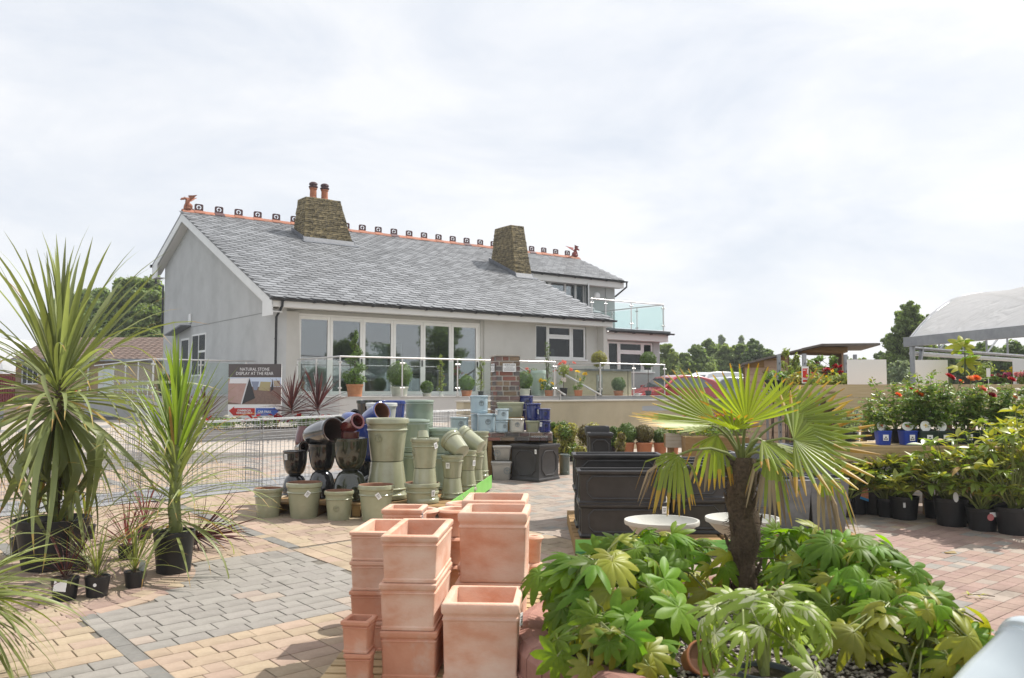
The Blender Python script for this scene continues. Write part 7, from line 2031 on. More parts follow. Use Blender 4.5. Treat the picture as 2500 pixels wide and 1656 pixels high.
# potted roses on the bench
RGR = 'potted roses on the low bench'
def rose(label, x, Yr, h, w, seed, potm, size=.085, disc=None, fl=(), young=.3, sticker=True, n=620):
    h *= 1.3; w *= 1.35
    P = Vector((A(x, 1080, Yr).x, Yr, ztb)); r = random.Random(seed); t = thing('rose_bush', label, 'rose', P, R(r.uniform(-8, 8)), RGR)
    kk = ('sq', round(size, 3), potm.name)
    if kk not in PM:
        b = MB(); b.loft(rect_rings([(-.012, 0), (0, .14), (.004, .142), (.004, .155), (-.004, .157), (-.008, .14)], size, size, .02)); PM[kk] = b.mesh('pot', potm, 40)
    put('pot', PM[kk], t)
    b = MB(); b.span(-size * .9, size * .9, -size * .9, size * .9, .13, .14); b.build('soil', soil_m, t)
    if sticker: b = MB(); b.box(0, -size - .006, .08, .06, .002, .065); s_ = b.build('sticker', paper_m, t); b = MB(); [b.box(-.012 + .012 * i, -size - .0075, .065 + .02 * (i % 2), .02, .001, .012) for i in range(3)]; b.build('print', ink_m, s_)
    if disc:
        b = MB(); b.lathe([(.01, 0), (.055, .0015)], 22); d = b.build('picture_label', paper_m, t, (-.03, -size * .6, .205), (R(82), 0, R(r.uniform(-15, 15)))); d.scale = disc[1]
        b = MB(); leaf_blob(b, (0, .006, .003), (.026, .024, .002), 30, .008, r, .9); b.build('picture', disc[0], d)
    st = MB(); lf = MB(); canes = []
    for k in range(7):
        a = r.random() * 6.28; q = w * r.random() ** .5
        tip = Vector((q * math.cos(a), q * math.sin(a), h * (.6 + .4 * r.random()))); canes.append(tip)
        st.tube([(r.gauss(0, .015), r.gauss(0, .015), .12), tip * .5 + Vector((0, 0, .08)), tip], [.005, .004, .0025], 5, False)
        for j in range(n // 45):
            u = .25 + .78 * j / (n // 45); c = Vector((0, 0, .12)).lerp(tip, u)
            for g_ in range(2):
                d = Vector((r.gauss(0, 1), r.gauss(0, 1), r.gauss(0, .5))).normalized(); y_ = r.random() < young * (u + .2)
                for m_ in range(5):
                    sg_ = (0, 1, -1, 1, -1)[m_]; f = (.085, .055, .055, .03, .03)[m_]; sd = Vector((-d.y, d.x, 0)).normalized()
                    p = c + d * f + sd * sg_ * .022; ax = (d + sd * sg_ * .8 + Vector((0, 0, -.2))).normalized(); nn_ = Vector((r.gauss(0, .45), r.gauss(0, .45) - .1, 1)).normalized(); sd2 = nn_.cross(ax).normalized(); s = .021 * (.75 + .6 * r.random())
                    lf.add([p - ax * s, p + sd2 * s * .72 + nn_ * .004, p + ax * s * 1.15 - nn_ * .003, p - sd2 * s * .72 + nn_ * .004], [(0, 1, 2), (0, 2, 3)], 1 if y_ else 0)
    st.build('stems', stem_m, t); lf.build('foliage', [rose_m, rose_y_m], t)
    for pm, px, py, sc_ in fl:
        p = A(px, py, Yr - .05) - P
        st2 = MB(); st2.tube([Vector((p.x * .5, p.y * .5, h * .6)), p], [.004, .003], 5, False); fs_ = st2.build('flower_stem', stem_m, t)
        p = Matrix.Rotation(-t.rotation_euler.z, 3, 'Z') @ p; fs_.rotation_euler = (0, 0, -t.rotation_euler.z)
        put('flower', flower_mesh('rose' + pm.name, pm, .058, 26), t, p, (R(35), 0, r.random()), sc_)
    return t
rose('rose in a bright blue square pot at the left end of the bench', 2156, 9.72, .42, .14, 301, blueplastic_m, .075, (pt_orange, (1, 1.0, 1)), ((pt_orange, 2193, 965, .75),), .45)
rose('rose in a bright blue square pot, second from the left on the bench', 2217, 9.70, .48, .16, 302, blueplastic_m, .08, (pt_orange, (1.25, .9, 1)), ((pt_orange, 2244, 964, 1.15), (pt_red, 2224, 950, .4)), .3)
rose('rose in a dark green square pot with a yellow picture label', 2263, 9.68, .50, .17, 303, greenplastic_m, .10, (pt_yellow, (1.1, 1.1, 1)), (), .3)
rose('rose with a crimson flower standing high, in a dark pot', 2303, 9.68, .56, .18, 304, greenplastic_m, .09, (pt_white, (.9, 1.0, 1)), ((pt_red, 2319, 922, 1.2), (pt_orange, 2346, 932, .6)), .3)
rose('rose with two apricot flowers behind the dark pots', 2360, 9.85, .60, .2, 305, greenplastic_m, .09, None, ((pt_apricot, 2370, 926, .9), (pt_orange, 2384, 924, .9)), .35)
rose('rose with a coral and a white flower, right part of the bench', 2405, 9.75, .52, .22, 306, greenplastic_m, .09, None, ((pt_coral, 2397, 950, 1.1), (pt_white, 2423, 953, .9), (pt_red, 2422, 966, .9)), .25)
rose('rose with crimson flowers at the right edge of the bench', 2465, 9.8, .56, .22, 307, greenplastic_m, .09, None, ((pt_red, 2470, 928, .9), (pt_white, 2486, 953, .6), (pt_apricot, 2478, 971, .6)), .35)
rose('leafy rose without flowers, second row behind the blue pots', 2190, 10.1, .56, .2, 308, plastic_m, .09, None, (), .5, False); rose('leafy rose with new shoots, second row behind the green pot', 2255, 10.15, .66, .2, 309, plastic_m, .09, None, (), .4, False)
rose('leafy rose, second row at the right', 2340, 10.15, .55, .24, 310, plastic_m, .09, None, (), .25, False); rose('leafy rose, second row at the right edge', 2440, 10.1, .55, .24, 311, plastic_m, .09, None, (), .25, False); rose('leafy rose half out of the picture at the right', 2520, 9.75, .52, .24, 312, plastic_m, .09, None, (), .3, False)
for i, (x, Yp, mt, lb) in enumerate(((2075, 10.4, grey_tree_m, 'grey leaved herb on the ground behind the bench end'), (2120, 10.6, rose_m, 'dark herb plant behind the first blue rose pot'), (2060, 11.0, box_m, 'green herb plant under the galvanised rack'))):
    p = Vector((A(x, 1000, Yp).x, Yp, ztb + .0)); t = thing('herb_plant', lb, 'plant', p); plastic_pot(t, .08, .1); b = MB(); leaf_blob(b, (0, 0, .24), (.17, .15, .17), 420, .022, random.Random(40 + i), .9, ratio=.4); b.build('foliage', mt, t)
# plants on the rear bench
def topplant(label, cx, ytop, ybot, wpx, Y, mat, seed, fl=None, ls=.03, n=260, name='bench_plant', cat='plant'):
    p = A(cx, ybot, Y); k = Y / F_PX; h = A(cx, ytop, Y).z - p.z; w = wpx * k / 2; r = random.Random(seed)
    t = thing(name, label, cat, p - Vector((0, 0, .12))); plastic_pot(t, .07, .12)
    b = MB(); leaf_blob(b, (0, 0, .12 + h * .5), (w, w * .8, h * .52), n, ls, r, .85, ratio=.5); b.build('foliage', mat, t)
    if fl: flowers_on(t, [flower_mesh('tp' + fl.name, fl, .035, 10)], [(r.gauss(0, w * .5), -w * .5 + r.gauss(0, w * .2), .12 + h * (.55 + .4 * r.random())) for _ in range(12)])
    return t
topplant('small leaved variegated shrub on the rear bench before the dark trees', 2402, 879, 930, 58, 11.3, tree_l_m, 401, n=300, ls=.02)
topplant('magenta flowering plant on the rear bench near the right edge', 2440, 912, 934, 44, 11.2, rose_m, 402, pt_magenta, .02); topplant('yellow flowering plant on the rear bench near the right edge', 2470, 898, 932, 34, 11.4, rose_y_m, 403, pt_yellow, .02)
topplant('pale pink flowering plant before the last white board', 2496, 905, 945, 36, 10.9, rose_y_m, 404, pt_pink, .02)
squash = thing('large_leaved_plant', 'plant with huge yellow and green leaves on the rear bench', 'plant', A(2355, 940, 11.2)); plastic_pot(squash, .08, .1)
for i, (yaw, el, s, mm) in enumerate(((2.2, .5, .17, 1), (.6, .9, .2, 1), (-.5, .3, .18, 0), (3.6, .2, .15, 0), (1.4, 1.1, .2, 1), (-1.3, .2, .16, 0))):
    leafobj(squash, [FM_G[0], FM_Y[0]][mm], (.03 * math.cos(yaw), .03 * math.sin(yaw), .22 + .07 * i), yaw, el, s)
b = MB(); [b.tube([(0, 0, .08), (.02, 0, .25 + .08 * i)], .007, 5, False) for i in range(4)]; b.build('stem', stem_m, squash)
b = MB(); b.box(0, 0, 0, .05, .003, .11); lb = thing('plant_label', 'white teardrop plant label on a stake, on the rear bench', 'label', A(2413, 910, 11.1)); b.build('card', paper_m, lb); b = MB(); b.box(0, .004, -.1, .008, .003, .12); b.build('stake', paper_m, lb)

# ================================================================== SHED, SALE SIGN
YSH = 17.0
k_ = YSH / F_PX
shed = thing('garden_shed', 'pinkish timber garden shed with an overhanging flat canopy roof', 'shed', on(A(1960, 950, YSH).x, YSH), R(-13))
def sx(x): return (x - 1960) * k_
def szz(y): return CAM_H + (957 - y) * k_ - hz(YSH)
nb_ = int((szz(872) + .1) / .14)
x0s, x1s = sx(1824), sx(1926)
for i in range(nb_ + 3):
    z = i * .14; xa = x0s
    zt_a = szz(886) + (szz(862) - szz(886)) * 0
    top = z + .138
    if top > szz(888): xa = x0s + (x1s - x0s) * min(.96, (top - szz(888)) / max(.01, (szz(868) - szz(888))))
    if z > szz(869): break
    b = MB(); b.prism([(0, z), (-.022, z + .002), (-.008, z + .138), (0, z + .138)], xa, x1s, 'x'); b.build('cladding_board', shedwood_m, shed)
b = MB(); b.prism([(x0s, -.1), (x1s, -.1), (x1s, szz(867)), (x0s, szz(887))], .004, .02, 'y'); b.span(x0s + .02, sx(2060), 1.6, 1.63, -.1, szz(890)); b.span(x1s, x1s + .03, .02, 1.6, -.1, szz(852)); b.span(sx(2057), sx(2060), .3, 1.6, -.1, szz(850)); b.build('wall', oldwood_m, shed)
b = MB(); b.prism([(sx(1817), szz(886)), (sx(1955), szz(852)), (sx(1955), szz(856)), (sx(1817), szz(891))], -.25, 1.9, 'y'); b.build('roof', felt_m, shed)
b = MB(); b.prism([(sx(1953), szz(853)), (sx(2000), szz(842.5)), (sx(2000), szz(847)), (sx(1953), szz(858))], -.6, 1.9, 'y'); b.span(sx(2000), sx(2126), -.6, 1.6, szz(848), szz(843)); b.build('canopy', felt_m, shed)
b = MB(); b.prism([(sx(1960), szz(858)), (sx(2000), szz(848.5)), (sx(2060), szz(850)), (sx(2060), szz(862))], -.3, 1.5, 'y'); b.build('canopy_soffit', oldwood_m, shed)
b = MB(); b.span(sx(2050), sx(2054), -.1, -.04, -.1, szz(862)); b.build('post', shedwood_m, shed)
def rackpost(label, x, ytop, Y):
    p = A(x, ytop, Y); t = thing('rack_post', label, 'post', on(p.x, Y), 0, 'grey steel rack posts by the shed'); b = MB(); b.span(-.025, .025, -.025, .025, 0, p.z - hz(Y)); b.build('post', galvsteel_m, t)
    b = MB(); [b.box(0, -.026, .3 + .12 * i, .012, .003, .03) for i in range(int((p.z - hz(Y) - .3) / .12))]; b.build('slots', ink_m, t)
rackpost('grey slotted steel post against the shed wall', 1901, 866, 13.8); rackpost('grey slotted steel post carrying the red sale card', 1963, 864, 12.5); rackpost('grey slotted steel post at the right end of the shed display', 2064, 866, 13.5); rackpost('thin grey steel post beside the widest white board', 2087, 866, 14.5)
p = A(1965.5, 895, 12.35); sl = thing('sale_sign', 'white card with a red panel and white SALE lettering on a steel post', 'sign', p)
w_ = 17.5 * 12.35 / F_PX; h_ = 41 * 12.35 / F_PX
b = MB(); b.box(0, 0, -h_ / 2, w_, .004, h_); b.build('card', paper_m, sl)
b = MB(); b.box(.003, -.0032, -h_ * .52, w_ * .78, .002, h_ * .80); b.build('red_panel', M('sale_red', (.62, .03, .02), rough=.5), sl)
lettering('SALE', .042, wh, sl, (.003, -.0048, -h_ * .74), (R(90), 0, 0), .0006, bold=.002, sx=.85); b = MB(); b.box(-.012, -.0046, -h_ * .22, .035, .001, .01); b.box(.03, -.0046, -h_ * .3, .012, .001, .07); b.build('print', wh, sl)
def climber(label, cx, Y, ytop, ybot, wpx, mat, seed, fl=None, nfl=14, ls=.035, n=420, name='climbing_plant'):
    p = A(cx, ybot, Y); k = Y / F_PX; h = A(cx, ytop, Y).z - p.z; w = wpx * k / 2; r = random.Random(seed); t = thing(name, label, 'plant', on(p.x, Y), 0, 'plants displayed before the shed'); dz = p.z - hz(Y)
    plastic_pot(t, .13, max(.15, min(.3, dz))); b = MB()
    for j in range(6): b.tube([(r.gauss(0, .03), r.gauss(0, .03), .1), (r.gauss(0, w * .4), 0, dz + h * .5), (r.gauss(0, w * .6), r.gauss(0, w * .3), dz + h * (.8 + .2 * r.random()))], [.008, .006, .003], 4, False)
    b.build('stems', bark_m, t)
    b = MB()
    for j in range(8): leaf_blob(b, (r.gauss(0, w * .45), r.gauss(0, w * .3), dz + h * (.1 + .85 * j / 7)), (w * .55, w * .45, h * .13), n // 8, ls, r, .95, ratio=.4)
    b.build('foliage', mat, t)
    if fl: flowers_on(t, [flower_mesh('cl' + fl.name, fl, .055, 12)], [(r.gauss(0, w * .55), -w * .4 + r.gauss(0, w * .2), dz + h * (.15 + .8 * r.random())) for _ in range(nfl)])
climber('narrow olive climber up the front of the shed', 1938, 14.2, 856, 960, 34, rose_y_m, 501, None); climber('bushy climber with red flowers under the shed canopy, left', 1995, 13.6, 872, 930, 50, rose_m, 502, pt_red, 12); climber('bushy climber with red flowers under the shed canopy, right', 2035, 13.8, 872, 945, 46, rose_m, 503, pt_red, 10)
climber('twiggy reddish climber against the shed boards', 1886, 14.4, 905, 980, 40, bronze_m, 504, None, n=200); climber('olive leaved climber beside the slotted post', 1916, 13.9, 885, 985, 36, rose_y_m, 505, None, n=260)
climber('sword leaved green plant behind the sale card', 1985, 12.7, 890, 960, 60, phorm_m, 506, None, ls=.07, n=120)
yt = thing('timber_trough', 'pale timber trough full of yellow leaved plants left of the widest white board', 'planter', on(A(2025, 960, 12.2).x, 12.2), R(-3))
za_ = A(2025, 940, 12.2).z - hz(12.2)
b = MB(); b.span(-.42, .35, 0, .4, za_ - .17, za_); b.span(-.38, -.3, .05, .35, 0, za_ - .17); b.span(.22, .3, .05, .35, 0, za_ - .17); b.build('box', pine_m, yt)
bed_plants(yt, -.42, .35, 0, .4, za_ - .02, 55, (gold_m, rose_y_m, gold_m), (pt_yellow, pt_yellow, pt_red), 12, .2, 9, .03, .03)
bk = thing('plant_table', 'grey metal table with dark pots behind the palm, below the shed', 'table', on(A(1925, 980, 13.3).x, 13.3)); zq = A(1925, 955, 13.3).z - hz(13.3)
b = MB(); b.span(-.35, .45, 0, .5, zq - .02, zq); [b.span(x, x + .03, .02, .05, 0, zq - .02) for x in (-.33, .4)]; b.build('frame', galvsteel_m, bk)
for i in range(4):
    t = thing('nursery_pot', ('first', 'second', 'third', 'fourth')[i] + ' from the left of the black potted plants on the grey metal table', 'pot', Vector(bk.location) + Vector((-.22 + i * .19, .2, zq)), 0, 'black pots on the metal table'); plastic_pot(t, .085, .17); b = MB(); leaf_blob(b, (0, 0, .24), (.12, .1, .1), 60, .03, random.Random(600 + i), .9); b.build('foliage', rose_m, t)

# ================================================================== POLYTUNNEL
cover_m = bpy.data.materials.new('tunnel_film'); cover_m.use_nodes = True
n_, l_ = cover_m.node_tree.nodes, cover_m.node_tree.links; pb2 = n_['Principled BSDF']; pb2.inputs['Base Color'].default_value = (.82, .82, .83, 1); pb2.inputs['Roughness'].default_value = .35
tr2_ = n_.new('ShaderNodeBsdfTranslucent'); tr2_.inputs['Color'].default_value = (.88, .88, .89, 1); mx_ = n_.new('ShaderNodeMixShader'); mx_.inputs['Fac'].default_value = .55
l_.new(pb2.outputs['BSDF'], mx_.inputs[1]); l_.new(tr2_.outputs['BSDF'], mx_.inputs[2]); tp_ = n_.new('ShaderNodeBsdfTransparent'); m9 = n_.new('ShaderNodeMixShader'); m9.inputs['Fac'].default_value = .07; l_.new(mx_.outputs['Shader'], m9.inputs[1]); l_.new(tp_.outputs['BSDF'], m9.inputs[2]); l_.new(m9.outputs['Shader'], n_['Material Output'].inputs['Surface'])
tc_ = n_.new('ShaderNodeTexCoord'); nz_ = n_.new('ShaderNodeTexNoise'); nz_.inputs['Scale'].default_value = 1.6; nz_.inputs['Distortion'].default_value = 1.2; mp_ = n_.new('ShaderNodeMapping'); mp_.inputs['Scale'].default_value = (.5, 2.2, 2.2); bp_ = n_.new('ShaderNodeBump'); bp_.inputs['Strength'].default_value = .6; bp_.inputs['Distance'].default_value = .12
l_.new(tc_.outputs['Object'], mp_.inputs['Vector']); l_.new(mp_.outputs['Vector'], nz_.inputs['Vector']); l_.new(nz_.outputs['Fac'], bp_.inputs['Height']); l_.new(bp_.outputs['Normal'], pb2.inputs['Normal'])
cA = A(2222, 832, 14.0); cB = A(2640, 808, 10.6); cC = A(2640, 897, 19.5)
tun = thing('polytunnel', 'open sided polytunnel with white film roof on a grey steel frame, at the right', 'polytunnel', (cA.x, cA.y, 0))
O = Vector((cA.x, cA.y, 0)); vAx = Vector((cB.x - cA.x, cB.y - cA.y, 0)).normalized(); vSp = Vector((cC.x - cA.x, cC.y - cA.y, 0)); 
vSp = vSp.normalized() * 8.0
ze = cA.z; LT = 16.0
def TP(a, s, z): return vAx * a + vSp * s + Vector((0, 0, z))
NA, NS_ = 17, 20
def arch(s): return .98 * (1 - abs(2 * s - 1) ** 2.6)
b = MB(); vs = []; rr_ = random.Random(77)
for i in range(NA):
    for j in range(NS_ + 1):
        s = j / NS_; sag = -.05 * math.sin(math.pi * (i * .5 % 1)) - .02 * rr_.random()
        vs.append(TP(LT * i / (NA - 1) - .02, s, ze + .06 + arch(s) + sag * (1 if 0 < j < NS_ else 0)))
fs = [(i * (NS_ + 1) + j, i * (NS_ + 1) + j + 1, (i + 1) * (NS_ + 1) + j + 1, (i + 1) * (NS_ + 1) + j) for i in range(NA - 1) for j in range(NS_)]
b.add(vs, fs); b.build('film_roof', cover_m, tun, smooth=180)
b = MB(); b.bar(TP(-.1, 0, ze - .02), TP(LT, 0, ze - .02), .11, .15); b.build('gutter_beam', galvsteel_m, tun)
b = MB(); b.bar(TP(-.1, 1, ze - .02), TP(LT, 1, ze - .02), .11, .15); b.build('gutter_beam', galvsteel_m, tun)
def hoop(a):
    b = MB(); b.tube([TP(a, j / 24, ze + arch(j / 24) + .02) for j in range(25)], .032, 8); b.tube([TP(a, 0, ze - .12), TP(a, 1, ze - .12)], .03, 6)
    for j in range(1, 8):
        s = j / 8; h9 = min(arch(s), .42); b.tube([TP(a, s, ze - .12), TP(a, s, ze + h9)], .018, 6)
        if j in (1, 3, 5): b.tube([TP(a, s, ze - .12), TP(a, s + .125, ze + .42)], .018, 6)
    b.build('hoop', galvsteel_m, tun, smooth=60)
for a in (0.05, 4.0, 8.0, 12.0): hoop(a)
for a in (0.05, 4.0, 8.0, 12.0):
    for s in (0, 1):
        q = O + TP(a, s, 0)
        b = MB(); b.tube([TP(a, s, hz(q.y)), TP(a, s, ze - .06)], .045, 8); b.bar(TP(a, s + (.012 if s == 0 else -.012), ze - .75), TP(a, s + (.045 if s == 0 else -.045), ze - .1), .05, .05); b.build('post', galvsteel_m, tun, smooth=60)
b = MB(); b.tube([TP(-.05, .01, ze - .20), TP(-.05, .99, ze - .20)], .035, 8); b.build('end_rail', white_m, tun)

# ================================================================== TREES AND HEDGES
def tree(name, label, P, H_, blobs, mat, seed, ls=.16, n=260, tr=.16, sub=11, group=None, bare=0.0, cat='tree', fill=.35):
    r = random.Random(seed); t = thing(name, label, cat, P, 0, group)
    b = MB(); b.tube([(0, 0, -.2), (r.gauss(0, .05), r.gauss(0, .05), H_ * .3), (r.gauss(0, .1), r.gauss(0, .1), H_ * .6)], [tr, tr * .75, tr * .4], 9)
    for (x, y, z, q) in blobs:
        m_ = Vector((x * .4, y * .4, H_ * .25 + z * .35)); b.tube([(0, 0, H_ * .22), m_, (x, y, z)], [tr * .5, tr * .3, tr * .1], 6)
        for _ in range(3):
            d = Vector((r.gauss(0, q * .5), r.gauss(0, q * .5), r.gauss(0, q * .4))); b.tube([(x * .8, y * .8, z - q * .2), Vector((x, y, z)) + d], [tr * .14, tr * .04], 5, False)
    b.build('trunk', bark_m, t, smooth=60)
    b = MB()
    for (x, y, z, q) in blobs:
        leaf_blob(b, (x, y, z), (q * .8, q * .8, q * .72), int(n * 1.6), ls * .68, r, .75, ratio=.6)
        for _ in range(sub):
            d = Vector((r.gauss(0, 1), r.gauss(0, 1), r.gauss(.15, .9))).normalized() * q * (.72 + .4 * r.random()); c = q * (.22 + .16 * r.random())
            leaf_blob(b, (x + d.x, y + d.y, z + d.z), (c * 1.25, c * 1.25, c), int(n * 3.4) // sub, ls * .58, r, .95, ratio=.6)
    b.build('crown', mat, t); return t
def tree_px(name, label, cx, Y, ytop, wpx, mat, seed, nb=7, ls=.18, n=300, group=None, tall=False, lowest=.25, cat='tree'):
    P = on(A(cx, 950, Y).x, Y); Ht = A(cx, ytop, Y).z - P.z; w = wpx * Y / F_PX / 2 * (1.0 if tall else 1.45); nb += 5; r = random.Random(seed * 3 + 1); bl = []
    for i in range(nb):
        u = (i + .5) / nb; a = i * 2.4; z = Ht * (lowest + (.93 - lowest) * u); env = w * (math.sin(math.pi * min(1, (.22 + .72 * u))) ** .7); q = max(.25, (w * .50 if not tall else w * .85) * (1.05 - .45 * u))
        rad = max(0, env - q * .8) * (.6 + .4 * r.random()); bl.append((rad * math.cos(a), rad * math.sin(a), min(z, Ht - q * .95), q))
    return tree(name, label, P, Ht, bl, mat, seed, ls, n, max(.06, w * .06), group=group, cat=cat)
tree_px('broadleaf_tree', 'big dark green tree behind the brick building, its crown touching the house', 330, 58, 676, 170, tree_m, 701, 13, .24, 620)
tree_px('broadleaf_tree', 'dark green tree behind the tallest cordyline, left of the bigger crown', 215, 62, 705, 150, tree_m, 702, 11, .24, 560)
HT = 'trees beyond the car park'
for i, (x, Y, yt_, w, m) in enumerate(((1632, 52, 838, 60, tree_l_m), (1672, 55, 862, 60, tree_m), (1706, 56, 843, 70, tree_m), (1738, 60, 826, 70, tree_m), (1775, 58, 838, 66, tree_l_m), (1812, 58, 840, 70, tree_m), (1848, 56, 832, 74, dark_tree_m), (1885, 55, 858, 60, tree_m), (1925, 60, 868, 70, tree_m), (2060, 50, 870, 70, tree_m), (2110, 50, 878, 60, tree_l_m))):
    tree_px('broadleaf_tree', ('pale loose tree right behind the extension wall', 'low bushy tree beside the white van', 'mid green tree above the white van', 'tallest rounded tree below the left poplar', 'pale green tree between the two poplars', 'rounded tree below the right poplar', 'dark tree left of the shed roof', 'low tree ending at the shed roof', 'tree behind the shed roof', 'tree seen under the shed canopy end', 'low pale tree behind the widest white board')[i], x, Y, yt_, w, m, 710 + i, 8, .15, 420, HT, lowest=.12)
tree_px('poplar', 'distant grey green poplar, the left one of two', 1763, 112, 811, 26, grey_tree_m, 731, 9, .26, 260, None, True); tree_px('poplar', 'distant grey green poplar, the right one of two', 1812, 112, 812, 22, grey_tree_m, 732, 9, .26, 240, None, True); tree_px('poplar', 'small distant poplar right of the two tall ones', 1822, 118, 834, 14, grey_tree_m, 733, 7, .24, 150, None, True)
tree_px('broadleaf_tree', 'loose branched tree rising behind the end of the polytunnel', 2225, 34, 738, 92, tree_m, 740, 11, .10, 430)
for i, (x, Y, yt_, w) in enumerate(((2160, 44, 868, 90), (2215, 40, 838, 110), (2285, 38, 850, 110), (2350, 40, 838, 130), (2420, 40, 842, 130), (2490, 38, 838, 130), (2560, 40, 842, 120), (2640, 40, 830, 140))):
    tree_px('broadleaf_tree', 'dark ' + ('low tree behind the widest white board', 'tree behind the polytunnel post', 'tree behind the white board right of the post', 'tree behind the huge leaved plant', 'tree behind the variegated bench shrub', 'tree behind the last white board', 'tree at the very right edge under the film roof', 'tree beyond the right edge')[i], x, Y, yt_, w, dark_tree_m, 750 + i, 9, .15, 520, 'dark trees behind the polytunnel', lowest=.08)
tree_px('willow_bush', 'pale feathery bush between the widest white board and the tunnel post', 2200, 24, 882, 72, grey_tree_m, 770, 8, .06, 420, None, False, .1, 'bush')
tree_px('willow_bush', 'small bright bush beside the white van', 1734, 46, 882, 40, tree_l_m, 771, 6, .09, 260, None, False, .1, 'bush')
for i, (x, y, h9, m) in enumerate(((24.5, 4.5, 6.2, tree_m), (28.5, 10.5, 5.0, dark_tree_m), (33.0, 14.5, 6.6, tree_m))):
    r_ = random.Random(i + 5); tree('broadleaf_tree', ('nearest', 'middle', 'farthest')[i] + ' of three trees beyond the polytunnel, mirrored in the folding doors', on(x, y), h9, [(r_.gauss(0, 1.1), r_.gauss(0, 1.1), h9 * (.3 + .08 * k), 1.2) for k in range(8)], m, 780 + i, .16, 420, group='trees mirrored in the glass')
hd = MB(); rr_ = random.Random(81)
for i in range(60): leaf_blob(hd, (-60 + i * 2.6, 78 + rr_.gauss(0, 3), 2.2), (2.6, 2.2, 2.4), 150, .3, rr_, .9)
o = hd.build('far_hedge', tree_m); o['kind'] = 'stuff'

